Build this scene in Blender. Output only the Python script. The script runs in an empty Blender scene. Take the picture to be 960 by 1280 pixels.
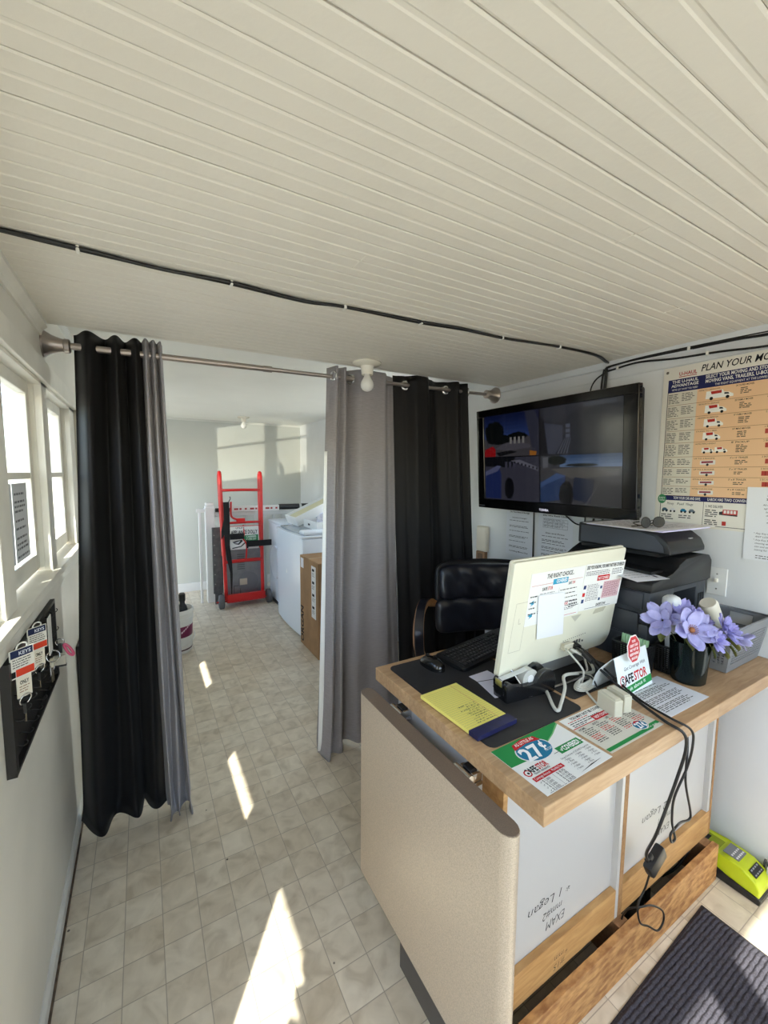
import bpy, bmesh, math, random
from math import sin, cos, pi, radians, sqrt
from mathutils import Vector, Matrix

# ------------------------------------------------------------------ camera, sky, sun, exposure
scene = bpy.context.scene
C = scene.collection
YAW, PITCH, ROLL, FPX = 0.528103, -0.091268, 0.00747962, 517.84
def cam_axes():
    f = Vector((sin(YAW)*cos(PITCH), cos(YAW)*cos(PITCH), sin(PITCH)))
    r = Vector((cos(YAW), -sin(YAW), 0))
    u = r.cross(f)
    c, s = cos(ROLL), sin(ROLL)
    return c*r + s*u, -s*r + c*u, f
cr, cu, cf = cam_axes()
cam_data = bpy.data.cameras.new('camera')
cam_data.sensor_fit = 'VERTICAL'
cam_data.sensor_height = 36.0
cam_data.lens = FPX/1280*36.0
cam_data.clip_start = 0.02
cam = bpy.data.objects.new('camera', cam_data)
C.objects.link(cam)
cam.matrix_world = Matrix(((cr.x, cu.x, -cf.x, 0), (cr.y, cu.y, -cf.y, 0), (cr.z, cu.z, -cf.z, 1.6), (0, 0, 0, 1)))
scene.camera = cam

SUN_DIR = Vector((1.0, 1.43, -1.9)).normalized()
world = bpy.data.worlds.new('sky')
scene.world = world
world.use_nodes = True
wn = world.node_tree
bg = wn.nodes['Background']
sky = wn.nodes.new('ShaderNodeTexSky')
sky.sky_type = 'NISHITA'
sky.sun_disc = False
sky.sun_elevation = radians(47)
sky.sun_rotation = math.atan2(-SUN_DIR.x, -SUN_DIR.y)
sky.air_density = 1.0
sky.dust_density = 1.0
wn.links.new(sky.outputs[0], bg.inputs[0])
bg.inputs[1].default_value = 0.26
sun_data = bpy.data.lights.new('sun', 'SUN')
sun_data.energy = 4.0
sun_data.angle = radians(0.55)
sun_data.color = (1.0, 0.95, 0.86)
sun = bpy.data.objects.new('sun', sun_data)
C.objects.link(sun)
sun.location = (-4, -5, 8)
sun.rotation_euler = SUN_DIR.to_track_quat('-Z', 'Y').to_euler()
# spot lamp added outside the left windows to throw the back wall's bright patch
gl = bpy.data.lights.new('wall_patch_spot', 'SPOT')
gl.energy = 900
gl.spot_size = radians(7.4)
gl.spot_blend = 0.1
gl.shadow_soft_size = 0.05
gl.color = (1.0, 0.93, 0.78)
glo = bpy.data.objects.new('wall_patch_spot', gl)
C.objects.link(glo)
GD = Vector((1.1, 1.0, 0.18)).normalized()
glo.location = Vector((-0.36, 4.28, 1.60)) - GD*8.0
glo.rotation_euler = GD.to_track_quat('-Z', 'Y').to_euler()
vs = scene.view_settings
vs.view_transform = 'Standard'
vs.look = 'None'
vs.gamma = 1.0
vs.use_curve_mapping = False
vs.exposure = 1.88

# ------------------------------------------------------------------ helpers
def lin(c):
    return tuple(((v/255.0)/12.92 if v/255.0 <= 0.04045 else ((v/255.0+0.055)/1.055)**2.4) for v in c) + (1.0,)
MATS = {}
def mat(name, rgb, rough=0.6, metal=0.0, spec=0.5, noise=0.0, scale=8.0, bump=0.0, bscale=60.0, stretch=None, coat=0.0, rgb2=None):
    if name in MATS: return MATS[name]
    m = bpy.data.materials.new(name); m.use_nodes = True
    nt = m.node_tree; b = nt.nodes['Principled BSDF']
    b.inputs['Roughness'].default_value = rough
    b.inputs['Metallic'].default_value = metal
    b.inputs['Specular IOR Level'].default_value = spec
    b.inputs['Coat Weight'].default_value = coat
    c = lin(rgb)
    b.inputs['Base Color'].default_value = c
    tc = nt.nodes.new('ShaderNodeTexCoord')
    mp = nt.nodes.new('ShaderNodeMapping')
    nt.links.new(tc.outputs['Object'], mp.inputs[0])
    if stretch: mp.inputs['Scale'].default_value = stretch
    if noise > 0 or rgb2:
        n = nt.nodes.new('ShaderNodeTexNoise'); n.inputs['Scale'].default_value = scale
        n.inputs['Detail'].default_value = 6
        nt.links.new(mp.outputs[0], n.inputs['Vector'])
        r = nt.nodes.new('ShaderNodeValToRGB')
        c2 = lin(rgb2) if rgb2 else tuple(v*(1-noise) for v in c[:3]) + (1,)
        c1 = c if rgb2 else tuple(min(1, v*(1+noise*0.6)) for v in c[:3]) + (1,)
        r.color_ramp.elements[0].position = 0.36; r.color_ramp.elements[0].color = c2
        r.color_ramp.elements[1].position = 0.64; r.color_ramp.elements[1].color = c1
        nt.links.new(n.outputs[0], r.inputs[0])
        nt.links.new(r.outputs[0], b.inputs['Base Color'])
    if bump > 0:
        n2 = nt.nodes.new('ShaderNodeTexNoise'); n2.inputs['Scale'].default_value = bscale
        n2.inputs['Detail'].default_value = 4
        nt.links.new(mp.outputs[0], n2.inputs['Vector'])
        bp = nt.nodes.new('ShaderNodeBump'); bp.inputs['Strength'].default_value = bump
        bp.inputs['Distance'].default_value = 0.004
        nt.links.new(n2.outputs[0], bp.inputs['Height'])
        nt.links.new(bp.outputs[0], b.inputs['Normal'])
    MATS[name] = m
    return m
def ink(rgb):
    return mat('ink_%d_%d_%d' % tuple(rgb), rgb, rough=0.75, spec=0.2)
def glow(name, rgb, strength, rough=0.2):
    if name in MATS: return MATS[name]
    m = mat(name, (8, 8, 10), rough=rough, spec=0.5)
    b = m.node_tree.nodes['Principled BSDF']
    b.inputs['Emission Color'].default_value = lin(rgb)
    b.inputs['Emission Strength'].default_value = strength
    b.inputs['Specular IOR Level'].default_value = 0.7
    return m

def cr_pts(pts, n=6, closed=False):
    P = [Vector(p) for p in pts]
    if len(P) < 3: return P
    out = []
    N = len(P)
    rng = range(N) if closed else range(N-1)
    for i in rng:
        p1, p2 = P[i], P[(i+1) % N]
        p0 = P[(i-1) % N] if (closed or i > 0) else p1*2-p2
        p3 = P[(i+2) % N] if (closed or i < N-2) else p2*2-p1
        for k in range(n):
            t = k/n
            out.append(0.5*((2*p1)+(p2-p0)*t+(2*p0-5*p1+4*p2-p3)*t*t+(3*p1-p0-3*p2+p3)*t**3))
    if not closed: out.append(P[-1])
    return out

def frame(o, z, xhint=None):
    z = Vector(z).normalized()
    h = Vector(xhint) if xhint is not None else (Vector((1, 0, 0)) if abs(z.x) < 0.9 else Vector((0, 1, 0)))
    y = z.cross(h).normalized(); x = y.cross(z).normalized()
    return Matrix(((x.x, y.x, z.x, o[0]), (x.y, y.y, z.y, o[1]), (x.z, y.z, z.z, o[2]), (0, 0, 0, 1)))
def axes(o, u, w, n):
    u, w, n = Vector(u), Vector(w), Vector(n)
    return Matrix(((u.x, w.x, n.x, o[0]), (u.y, w.y, n.y, o[1]), (u.z, w.z, n.z, o[2]), (0, 0, 0, 1)))

class MB:
    def __init__(s, M=None):
        s.bm = bmesh.new(); s.M = M or Matrix(); s.smooth = False
    def _x(s, verts, M=None):
        T = s.M @ M if M else s.M
        for v in verts: v.co = T @ v.co
    def box(s, x0, x1, y0, y1, z0, z1, bev=0.0, seg=2, M=None):
        r = bmesh.ops.create_cube(s.bm, size=1.0)
        vs_ = r['verts']
        for v in vs_:
            v.co = Vector(((x0+x1)/2+v.co.x*(x1-x0), (y0+y1)/2+v.co.y*(y1-y0), (z0+z1)/2+v.co.z*(z1-z0)))
        s._x(vs_, M)
        if bev > 0:
            ed = list({e for v in vs_ for e in v.link_edges})
            bmesh.ops.bevel(s.bm, geom=ed, offset=bev, segments=seg, profile=0.5, affect='EDGES', clamp_overlap=True)
        return s
    def cyl(s, p0, p1, r0, r1=None, seg=16, cap=True):
        r1 = r0 if r1 is None else r1
        p0, p1 = Vector(p0), Vector(p1)
        F = frame(p0, p1-p0); L = (p1-p0).length
        a = [s.bm.verts.new(s.M @ (F @ Vector((r0*cos(2*pi*i/seg), r0*sin(2*pi*i/seg), 0)))) for i in range(seg)]
        b = [s.bm.verts.new(s.M @ (F @ Vector((r1*cos(2*pi*i/seg), r1*sin(2*pi*i/seg), L)))) for i in range(seg)]
        for i in range(seg):
            s.bm.faces.new((a[i], a[(i+1) % seg], b[(i+1) % seg], b[i]))
        if cap:
            s.bm.faces.new(a[::-1]); s.bm.faces.new(b)
        return s
    def tube(s, pts, r, seg=8, n=6, closed=False, cat=True):
        P = cr_pts(pts, n, closed) if cat else [Vector(p) for p in pts]
        rings = []; N = len(P)
        up = None
        for i, p in enumerate(P):
            t = (P[(i+1) % N]-P[i-1]) if closed else (P[min(i+1, N-1)]-P[max(i-1, 0)])
            if t.length < 1e-9: t = Vector((0, 0, 1))
            t.normalize()
            if up is None:
                up = Vector((0, 0, 1)) if abs(t.z) < 0.9 else Vector((1, 0, 0))
            x = (up - t*up.dot(t))
            if x.length < 1e-6: x = Vector((1, 0, 0)) - t*t.x
            x.normalize(); up = x
            y = t.cross(x)
            rr = r(i/(N-1)) if callable(r) else r
            rings.append([s.bm.verts.new(s.M @ (p + x*rr*cos(2*pi*k/seg) + y*rr*sin(2*pi*k/seg))) for k in range(seg)])
        for i in range(N if closed else N-1):
            a, b = rings[i], rings[(i+1) % N]
            for k in range(seg):
                s.bm.faces.new((a[k], a[(k+1) % seg], b[(k+1) % seg], b[k]))
        if not closed:
            s.bm.faces.new(rings[0][::-1]); s.bm.faces.new(rings[-1])
        return s
    def lathe(s, prof, M=None, seg=24):
        T = s.M @ M if M else s.M
        rings = []
        for r, z in prof:
            if r < 1e-6: rings.append([s.bm.verts.new(T @ Vector((0, 0, z)))])
            else: rings.append([s.bm.verts.new(T @ Vector((r*cos(2*pi*i/seg), r*sin(2*pi*i/seg), z))) for i in range(seg)])
        for a, b in zip(rings, rings[1:]):
            for i in range(seg):
                j = (i+1) % seg
                if len(a) == 1 and len(b) == 1: continue
                if len(a) == 1: s.bm.faces.new((a[0], b[j], b[i]))
                elif len(b) == 1: s.bm.faces.new((a[i], a[j], b[0]))
                else: s.bm.faces.new((a[i], a[j], b[j], b[i]))
        return s
    def prism(s, poly, d, M=None, bev=0.0, seg=2):
        """polygon in local xy, extruded d along local z"""
        T = s.M @ M if M else s.M
        a = [s.bm.verts.new(T @ Vector((x, y, 0))) for x, y in poly]
        b = [s.bm.verts.new(T @ Vector((x, y, d))) for x, y in poly]
        n = len(poly); fs = []
        fs.append(s.bm.faces.new(a[::-1])); fs.append(s.bm.faces.new(b))
        for i in range(n):
            fs.append(s.bm.faces.new((a[i], a[(i+1) % n], b[(i+1) % n], b[i])))
        if bev > 0:
            ed = list({e for f in fs for e in f.edges})
            bmesh.ops.bevel(s.bm, geom=ed, offset=bev, segments=seg, profile=0.5, affect='EDGES', clamp_overlap=True)
        return s
    def poly(s, pts):
        s.bm.faces.new([s.bm.verts.new(s.M @ Vector(p)) for p in pts]); return s
    def grid(s, fn, nu, nv):
        V = [[s.bm.verts.new(s.M @ Vector(fn(i/nu, j/nv))) for j in range(nv+1)] for i in range(nu+1)]
        for i in range(nu):
            for j in range(nv):
                s.bm.faces.new((V[i][j], V[i+1][j], V[i+1][j+1], V[i][j+1]))
        return s
    def sphere(s, c, r, sx=1, sy=1, sz=1, u=16, v=10, M=None):
        rr = bmesh.ops.create_uvsphere(s.bm, u_segments=u, v_segments=v, radius=1.0)
        for q in rr['verts']: q.co = Vector((c[0]+q.co.x*r*sx, c[1]+q.co.y*r*sy, c[2]+q.co.z*r*sz))
        s._x(rr['verts'], M)
        return s
    def text(s, body, size, M, align='LEFT', bold=0.0, shear=0.0, width=None, res=2):
        cu_ = bpy.data.curves.new('lettering', 'FONT')
        cu_.body = body; cu_.size = size; cu_.align_x = align
        cu_.offset = bold*size; cu_.shear = shear; cu_.resolution_u = res
        o = bpy.data.objects.new('lettering', cu_)
        me = o.to_mesh()
        if len(me.vertices):
            xs = [v.co.x for v in me.vertices]
            k = 1.0
            if width and max(xs)-min(xs) > 1e-6: k = width/(max(xs)-min(xs))
            T = s.M @ M
            vv = [s.bm.verts.new(T @ Vector((v.co.x*k, v.co.y, v.co.z))) for v in me.vertices]
            for p in me.polygons:
                try: s.bm.faces.new([vv[i] for i in p.vertices])
                except ValueError: pass
        o.to_mesh_clear()
        bpy.data.objects.remove(o); bpy.data.curves.remove(cu_)
        return s

def W(o):
    m = o.matrix_basis.copy()
    while o.parent:
        o = o.parent; m = o.matrix_basis @ m
    return m
def obj(name, mb, m, parent=None, smooth=None, bevel=0.0, solid=0.0, kind=None, fix=True):
    me = bpy.data.meshes.new(name)
    if fix: bmesh.ops.recalc_face_normals(mb.bm, faces=mb.bm.faces[:])
    mb.bm.to_mesh(me); mb.bm.free()
    o = bpy.data.objects.new(name, me)
    C.objects.link(o)
    me.materials.append(m)
    if parent is not None:
        o.parent = parent
        me.transform(W(parent).inverted())
    if smooth:
        me.polygons.foreach_set('use_smooth', [True]*len(me.polygons))
        if smooth is not True:
            me.set_sharp_from_angle(angle=radians(smooth))
    if bevel > 0:
        md = o.modifiers.new('bevel', 'BEVEL'); md.width = bevel; md.segments = 2; md.limit_method = 'ANGLE'; md.angle_limit = radians(40)
    if solid > 0:
        md = o.modifiers.new('solid', 'SOLIDIFY'); md.thickness = solid; md.offset = 0
    if kind: o['kind'] = kind
    return o
def tag(o, label, cat, group=None):
    o['label'] = label; o['category'] = cat
    if group: o['group'] = group
    return o
def thing(name, label, cat, loc=(0, 0, 0), rz=0.0, group=None):
    o = bpy.data.objects.new(name, None)
    o.empty_display_size = 0.05
    C.objects.link(o)
    o.location = loc; o.rotation_euler = (0, 0, rz)
    return tag(o, label, cat, group)
def struct(name, mb, m, parent=None, **k):
    return obj(name, mb, m, parent, kind=None if parent else 'structure', **k)
def copy_tree(o, parent=None):
    c = o.copy(); C.objects.link(c)
    if parent is not None: c.parent = parent
    for ch in [q for q in bpy.data.objects if q.parent == o]:
        copy_tree(ch, c)
    return c

class Sheet:
    """a printed sheet: paper with its printing; x to the right and y down, both 0..1"""
    def __init__(s, name, label, cat, o, u, v, w, h, paper=(238, 238, 236), thick=0.0006, group=None, parent=None, rough=0.6, corner=0.0, seed=1):
        s.u = Vector(u).normalized(); s.v = Vector(v).normalized(); s.n = s.v.cross(s.u).normalized()
        s.o = Vector(o); s.w, s.h = w, h; s.layers = {}; s.rnd = random.Random(seed)
        s.M = axes(s.o, s.u, -s.v, s.n)
        mb = MB()
        mb.prism([(0, 0), (0, -h), (w, -h), (w, 0)], thick, s.M)
        s.thick = thick
        pm = mat('paper_%d_%d_%d_%d' % (tuple(paper)+(int(rough*100),)), paper, rough=rough, spec=0.3)
        s.root = obj(name, mb, pm, parent)
        if label: tag(s.root, label, cat, group)
        s.order = 0
    def lay(s, rgb, name='printing', lift=1, m=None):
        k = (name, tuple(rgb), lift)
        if k not in s.layers: s.layers[k] = (MB(), m)
        return s.layers[k][0], s.thick + 0.00022*lift
    def pt(s, x, y, z): return s.M @ Vector((x*s.w, -y*s.h, z))
    def rect(s, rgb, x, y, w, h, name='printed_panel', lift=1, m=None):
        mb, z = s.lay(rgb, name, lift, m)
        mb.poly([s.pt(x, y, z), s.pt(x, y+h, z), s.pt(x+w, y+h, z), s.pt(x+w, y, z)])
    def shape(s, rgb, pts, name='printed_shape', lift=1, m=None):
        mb, z = s.lay(rgb, name, lift, m)
        mb.poly([s.pt(x, y, z) for x, y in pts])
    def oval(s, rgb, cx, cy, rx, ry, name='printed_shape', lift=1, n=28, m=None):
        s.shape(rgb, [(cx+rx*cos(2*pi*i/n), cy+ry*sin(2*pi*i/n)) for i in range(n)], name, lift, m)
    def text(s, rgb, body, x, y, size, align='LEFT', width=None, bold=0.0, shear=0.0, name='lettering', lift=2, rot=0.0):
        """size is a share of the height; y is the baseline"""
        mb, z = s.lay(rgb, name, lift)
        M = s.M @ Matrix.Translation((x*s.w, -y*s.h, z)) @ Matrix.Rotation(rot, 4, 'Z')
        mb.text(body, size*s.h/0.72, M, align, bold, shear, width*s.w if width else None)
    def lines(s, rgb, x, y, w, n, dy, th, name='fine_print', lift=2, ragged=0.3, word=0.06, dots=False):
        mb, z = s.lay(rgb, name, lift)
        for i in range(n):
            xe = x + w*(1 - ragged*s.rnd.random()); xx = x; yy = y+i*dy
            while xx < xe-0.005:
                ww = min(word*(0.4+s.rnd.random()), xe-xx)
                mb.poly([s.pt(xx, yy, z), s.pt(xx, yy+th, z), s.pt(xx+ww, yy+th, z), s.pt(xx+ww, yy, z)])
                xx += ww + word*0.22
    def done(s):
        for (name, rgb, lift), (mb, m) in s.layers.items():
            obj(name, mb, m or ink(rgb), s.root, fix=False)
        return s.root
# ------------------------------------------------------------------ materials of the room
def wall_mat(name, rgb, amt=0.05):
    return mat(name, rgb, rough=0.42, spec=0.4, noise=amt, scale=1.6, bump=0.10, bscale=45)
M_wall = wall_mat('painted_wall', (226, 226, 220))
M_wallr = wall_mat('painted_wall_right', (222, 224, 226))
M_walll = wall_mat('scuffed_wall_paint', (228, 224, 212), 0.10)
M_ceil2 = mat('rear_ceiling_paint', (238, 237, 230), rough=0.5, spec=0.35, noise=0.03, scale=2.0)
M_wall2 = wall_mat('rear_wall_paint', (206, 208, 202), 0.03)
M_ceil = mat('ceiling_paint', (232, 226, 213), rough=0.5, spec=0.35, noise=0.03, scale=2.0, bump=0.08, bscale=80)
M_trim = mat('window_paint', (232, 228, 216), rough=0.4, spec=0.4, noise=0.05, scale=9, bump=0.08, bscale=60)
M_white = mat('white_paint', (236, 236, 234), rough=0.4)
M_concrete = mat('concrete', (160, 157, 150), rough=0.9, noise=0.15, scale=3)

def floor_material():
    m = bpy.data.materials.new('vinyl_tile_floor'); m.use_nodes = True
    nt = m.node_tree; N = nt.nodes; L = nt.links; b = N['Principled BSDF']
    b.inputs['Roughness'].default_value = 0.38
    b.inputs['Specular IOR Level'].default_value = 0.4
    tc = N.new('ShaderNodeTexCoord')
    mp = N.new('ShaderNodeMapping'); L.new(tc.outputs['Object'], mp.inputs[0])
    mp.inputs['Location'].default_value = (-0.003/0.117+20, -1.461/0.1195+40, 0)
    mp.inputs['Scale'].default_value = (1/0.117, 1/0.1195, 1)
    sep = N.new('ShaderNodeSeparateXYZ'); L.new(mp.outputs[0], sep.inputs[0])
    def math_(op, a, c=None):
        n = N.new('ShaderNodeMath'); n.operation = op
        for i, v in enumerate((a, c)):
            if v is None: continue
            if isinstance(v, (int, float)): n.inputs[i].default_value = v
            else: L.new(v, n.inputs[i])
        return n.outputs[0]
    ds = []
    cells = []
    for ax in (0, 1):
        fr = math_('FRACT', sep.outputs[ax])
        d = math_('MINIMUM', fr, math_('SUBTRACT', 1.0, fr))
        ds.append(d); cells.append(math_('FLOOR', sep.outputs[ax]))
    dm = math_('MINIMUM', ds[0], ds[1])
    line = N.new('ShaderNodeMapRange'); L.new(dm, line.inputs[0])
    line.inputs[1].default_value = 0.004; line.inputs[2].default_value = 0.016
    comb = N.new('ShaderNodeCombineXYZ'); L.new(cells[0], comb.inputs[0]); L.new(cells[1], comb.inputs[1])
    wn_ = N.new('ShaderNodeTexWhiteNoise'); wn_.noise_dimensions = '2D'; L.new(comb.outputs[0], wn_.inputs['Vector'])
    add = N.new('ShaderNodeVectorMath'); add.operation = 'MULTIPLY_ADD'
    L.new(wn_.outputs['Color'], add.inputs[0]); add.inputs[1].default_value = (7, 7, 7); L.new(tc.outputs['Object'], add.inputs[2])
    nz = N.new('ShaderNodeTexNoise'); nz.inputs['Scale'].default_value = 13; nz.inputs['Detail'].default_value = 8; nz.inputs['Distortion'].default_value = 0.7
    L.new(add.outputs[0], nz.inputs['Vector'])
    ramp = N.new('ShaderNodeValToRGB')
    e = ramp.color_ramp.elements
    e[0].position = 0.30; e[0].color = lin((200, 187, 164))
    e[1].position = 0.72; e[1].color = lin((236, 226, 206))
    mid = e.new(0.47); mid.color = lin((220, 209, 188))
    L.new(nz.outputs[0], ramp.inputs[0])
    tint = N.new('ShaderNodeMix'); tint.data_type = 'RGBA'; tint.blend_type = 'MULTIPLY'
    tint.inputs[0].default_value = 1.0
    tr = N.new('ShaderNodeValToRGB'); te = tr.color_ramp.elements
    te[0].color = (0.90, 0.87, 0.83, 1); te[1].color = (1, 1, 1, 1)
    L.new(wn_.outputs['Value'], tr.inputs[0])
    L.new(ramp.outputs[0], tint.inputs[6]); L.new(tr.outputs[0], tint.inputs[7])
    gm = N.new('ShaderNodeMix'); gm.data_type = 'RGBA'
    L.new(line.outputs[0], gm.inputs[0]); gm.inputs[6].default_value = lin((172, 160, 142)); L.new(tint.outputs[2], gm.inputs[7])
    # dark scuffs and crumbs
    vz = N.new('ShaderNodeTexVoronoi'); vz.inputs['Scale'].default_value = 5.5; vz.inputs['Randomness'].default_value = 1.0
    L.new(tc.outputs['Object'], vz.inputs['Vector'])
    sp = N.new('ShaderNodeMapRange'); L.new(vz.outputs['Distance'], sp.inputs[0])
    sp.inputs[1].default_value = 0.018; sp.inputs[2].default_value = 0.03
    sm = N.new('ShaderNodeMix'); sm.data_type = 'RGBA'
    L.new(sp.outputs[0], sm.inputs[0]); sm.inputs[6].default_value = lin((84, 74, 64)); L.new(gm.outputs[2], sm.inputs[7])
    L.new(sm.outputs[2], b.inputs['Base Color'])
    bp = N.new('ShaderNodeBump'); bp.inputs['Strength'].default_value = 0.25; bp.inputs['Distance'].default_value = 0.002
    L.new(line.outputs[0], bp.inputs['Height']); L.new(bp.outputs[0], b.inputs['Normal'])
    return m
M_floor = floor_material()

def glass_material(name='window_glass'):
    m = bpy.data.materials.new(name); m.use_nodes = True
    nt = m.node_tree; N = nt.nodes; L = nt.links
    N.remove(N['Principled BSDF'])
    out = N['Material Output']
    tr = N.new('ShaderNodeBsdfTransparent'); tr.inputs[0].default_value = (0.96, 0.98, 0.97, 1)
    gl_ = N.new('ShaderNodeBsdfGlossy'); gl_.inputs['Roughness'].default_value = 0.02
    fr0 = N.new('ShaderNodeLayerWeight'); fr0.inputs[0].default_value = 0.12
    fr = N.new('ShaderNodeMath'); fr.operation = 'MULTIPLY_ADD'; L.new(fr0.outputs['Facing'], fr.inputs[0]); fr.inputs[1].default_value = 0.35; fr.inputs[2].default_value = 0.02
    mx = N.new('ShaderNodeMixShader')
    L.new(fr.outputs[0], mx.inputs[0]); L.new(tr.outputs[0], mx.inputs[1]); L.new(gl_.outputs[0], mx.inputs[2])
    L.new(mx.outputs[0], out.inputs[0])
    return m
M_glass = glass_material()

# ------------------------------------------------------------------ the room shell
XL, XR, YB, YF = -0.31, 2.07, 6.06, -1.0
def ceil_z(x): return 2.15 + 0.010*(x-XL)
struct('floor', MB().box(XL-0.11, XR+0.1, YF-0.1, YB+0.1, -0.05, 0), M_floor)
struct('ground', MB().box(-14, 10, -12, 16, -0.30, -0.20), M_concrete)

def holed_wall(mb, a0, a1, z0, z1, holes, put):
    """wall slab in (a, z) with rectangular holes; put(a0,a1,z0,z1) adds a block"""
    cuts = sorted({a0, a1} | {h[0] for h in holes} | {h[1] for h in holes})
    for c0, c1 in zip(cuts, cuts[1:]):
        hs = sorted([(h[2], h[3]) for h in holes if h[0] <= c0+1e-6 and h[1] >= c1-1e-6])
        z = z0
        for h0, h1 in hs:
            if h0 > z: put(c0, c1, z, h0)
            z = h1
        if z < z1: put(c0, c1, z, z1)
SILL, HEAD = 1.22, 1.935
W_NEAR = [(0.75, 1.364), (1.487, 2.008), (2.118, 2.70)]
W_FAR = [(3.73, 4.23), (4.265, 4.85)]
DOOR_L = (-0.55, 0.45)
holes = [(0.75, 2.93, SILL-0.03, HEAD), (3.73, 4.85, 1.26, 1.98), (5.02, 5.95, 0.0, 2.05), (DOOR_L[0], DOOR_L[1], 0.0, 2.02)]
mb = MB()
holed_wall(mb, YF-0.1, YB+0.1, -0.05, 2.45, holes, lambda a, b, c, d: mb.box(XL-0.11, XL, a, b, c, d))
struct('wall_left', mb, M_walll)
mb = MB()
holed_wall(mb, YF-0.1, YB+0.1, -0.05, 2.45, [(2.35, 4.80, 0.95, 2.20)], lambda a, b, c, d: mb.box(XR, XR+0.1, a, b, c, d))
struct('wall_right', mb, M_wallr)
struct('wall_back', MB().box(XL, XR, YB, YB+0.1, -0.05, 2.45), M_wall2)
RW = [(-0.25, 0.46, 0.0, 2.11), (0.505, 1.95, 0.95, 2.11)]
mb = MB()
holed_wall(mb, XL, XR, -0.05, 2.45, RW, lambda a, b, c, d: mb.box(a, b, YF-0.1, YF, c, d))
struct('wall_front', mb, M_wall)

# beaded-board ceiling of the front room: grooves run along x
mb = MB()
P = 0.0865; yy = YF-0.0; prof = []
k0 = math.floor((YF-0.506)/P)
prof.append((YF, 0.0))
y = 0.506 + P*(k0+1)
while y < 1.99:
    w_ = (0.0003, 0.0007, 0.0012, 0.0004)[int(round(y/P)) % 4]
    prof += [(y-0.0045, 0), (y-w_-0.0001, 0.0016), (y-w_, 0.008), (y+w_, 0.008), (y+w_+0.0001, 0.0016), (y+0.0045, 0)]
    yb = y + P/2
    if yb < 1.99:
        prof += [(yb-0.006, 0), (yb-0.003, 0.0014), (yb+0.003, 0.0014), (yb+0.006, 0)]
    y += P
prof += [(2.02, 0.0), (2.02, 0.16)]
rows = []
for x in (XL, XR):
    rows.append([mb.bm.verts.new((x, py, ceil_z(x)+pz)) for py, pz in prof])
for i in range(len(prof)-1):
    mb.bm.faces.new((rows[0][i], rows[0][i+1], rows[1][i+1], rows[1][i]))
# plank butt joints
for (jx, jy) in ((1.02, 0.598), (0.52, 1.03), (1.35, 1.12), (0.1, 1.29), (0.75, 1.45), (1.6, 0.77)):
    z = ceil_z(jx)
    mb.box(jx-0.0012, jx+0.0012, jy-0.04, jy+0.04, z-0.0006, z+0.001)
struct('ceiling', mb, M_ceil, fix=False)
mb = MB()
mb.box(XL, XR, 2.02, YB, 2.305, 2.40)
struct('ceiling_rear', mb, M_ceil2)
struct('roof', MB().box(-0.80, XR+0.1, YF-0.22, YB+0.2, 2.46, 2.50).box(-0.80, -0.76, YF-0.2, YB+0.2, 2.275, 2.50), M_concrete)

# ceiling moulding and trims
mb = MB()
mb.prism([(0, 0), (0.028, 0), (0.028, -0.014), (0.012, -0.03), (0.008, -0.045), (0, -0.045)], 3.02, axes((XL, YF, ceil_z(XL)), (1, 0, 0), (0, 0, 1), (0, 1, 0)))
struct('trim_1', mb, M_trim)
mb = MB()
mb.prism([(0, 0), (0.022, 0), (0.022, -0.012), (0.010, -0.024), (0, -0.028)], YB-2.02, axes((XL, 2.02, 2.305), (1, 0, 0), (0, 0, 1), (0, 1, 0)))
mb.box(XL, XR, YB-0.012, YB, 2.28, 2.305)
struct('trim_2', mb, M_wall)
mb = MB()
mb.prism([(0, 0.003), (-0.014, 0.003), (-0.014, -0.032), (-0.004, -0.036), (0, -0.036)], 3.02, axes((XR, YF, ceil_z(XR)), (1, 0, 0), (0, 0, 1), (0, 1, 0)))
mb.box(XR-0.006, XR, YF, 2.02, 2.085, 2.0865)
struct('trim_3', mb, M_wallr)
mb = MB()
mb.prism([(0, 0), (0.012, 0), (0.012, 0.05), (0.004, 0.062), (0, 0.062)], YB-0.47, axes((XL, 0.47, 0), (1, 0, 0), (0, 0, 1), (0, 1, 0)))
struct('baseboard_left', mb, mat('baseboard_paint', (222, 220, 212), rough=0.4, noise=0.06, scale=6))
struct('trim_4', MB().box(XL+0.012, XL+0.018, 0.47, 2.6, 0.0, 0.009), mat('floor_edge_brown', (92, 74, 58), rough=0.9, noise=0.4, scale=40))  # mottled dark brown strip along the foot of the baseboard
mb = MB().box(XL, XR, YB-0.014, YB, 0.0, 0.115, 0.003)
struct('baseboard_back', mb, M_white)

# windows of the left wall
def sash(parent, y0, y1, z0, z1, xg, rail, st=0.045):
    f = MB()
    f.box(xg-0.016, xg+0.016, y0, y0+st, z0, z1, 0.003).box(xg-0.016, xg+0.016, y1-st, y1, z0, z1, 0.003)
    f.box(xg-0.016, xg+0.016, y0+st, y1-st, z0, z0+0.06, 0.003).box(xg-0.016, xg+0.016, y0+st, y1-st, z1-0.055, z1, 0.003)
    f.box(xg-0.012, xg+0.014, y0+st, y1-st, rail-0.011, rail+0.011, 0.002)
    obj('sash', f, M_trim, parent)
    g = MB().box(xg-0.002, xg+0.002, y0+st, y1-st, z0+0.06, z1-0.055)
    obj('glass', g, M_glass, parent)
for i, (y0, y1) in enumerate(W_NEAR):
    jamb = MB()
    jamb.box(-0.415, -0.335, y0-0.012, y0, SILL, HEAD).box(-0.415, -0.335, y1, y1+0.012, SILL, HEAD)
    w = struct('window_%d' % (i+1), jamb, M_trim)
    sash(w, y0, y1, SILL+0.012, HEAD, -0.365, 1.585)
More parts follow.
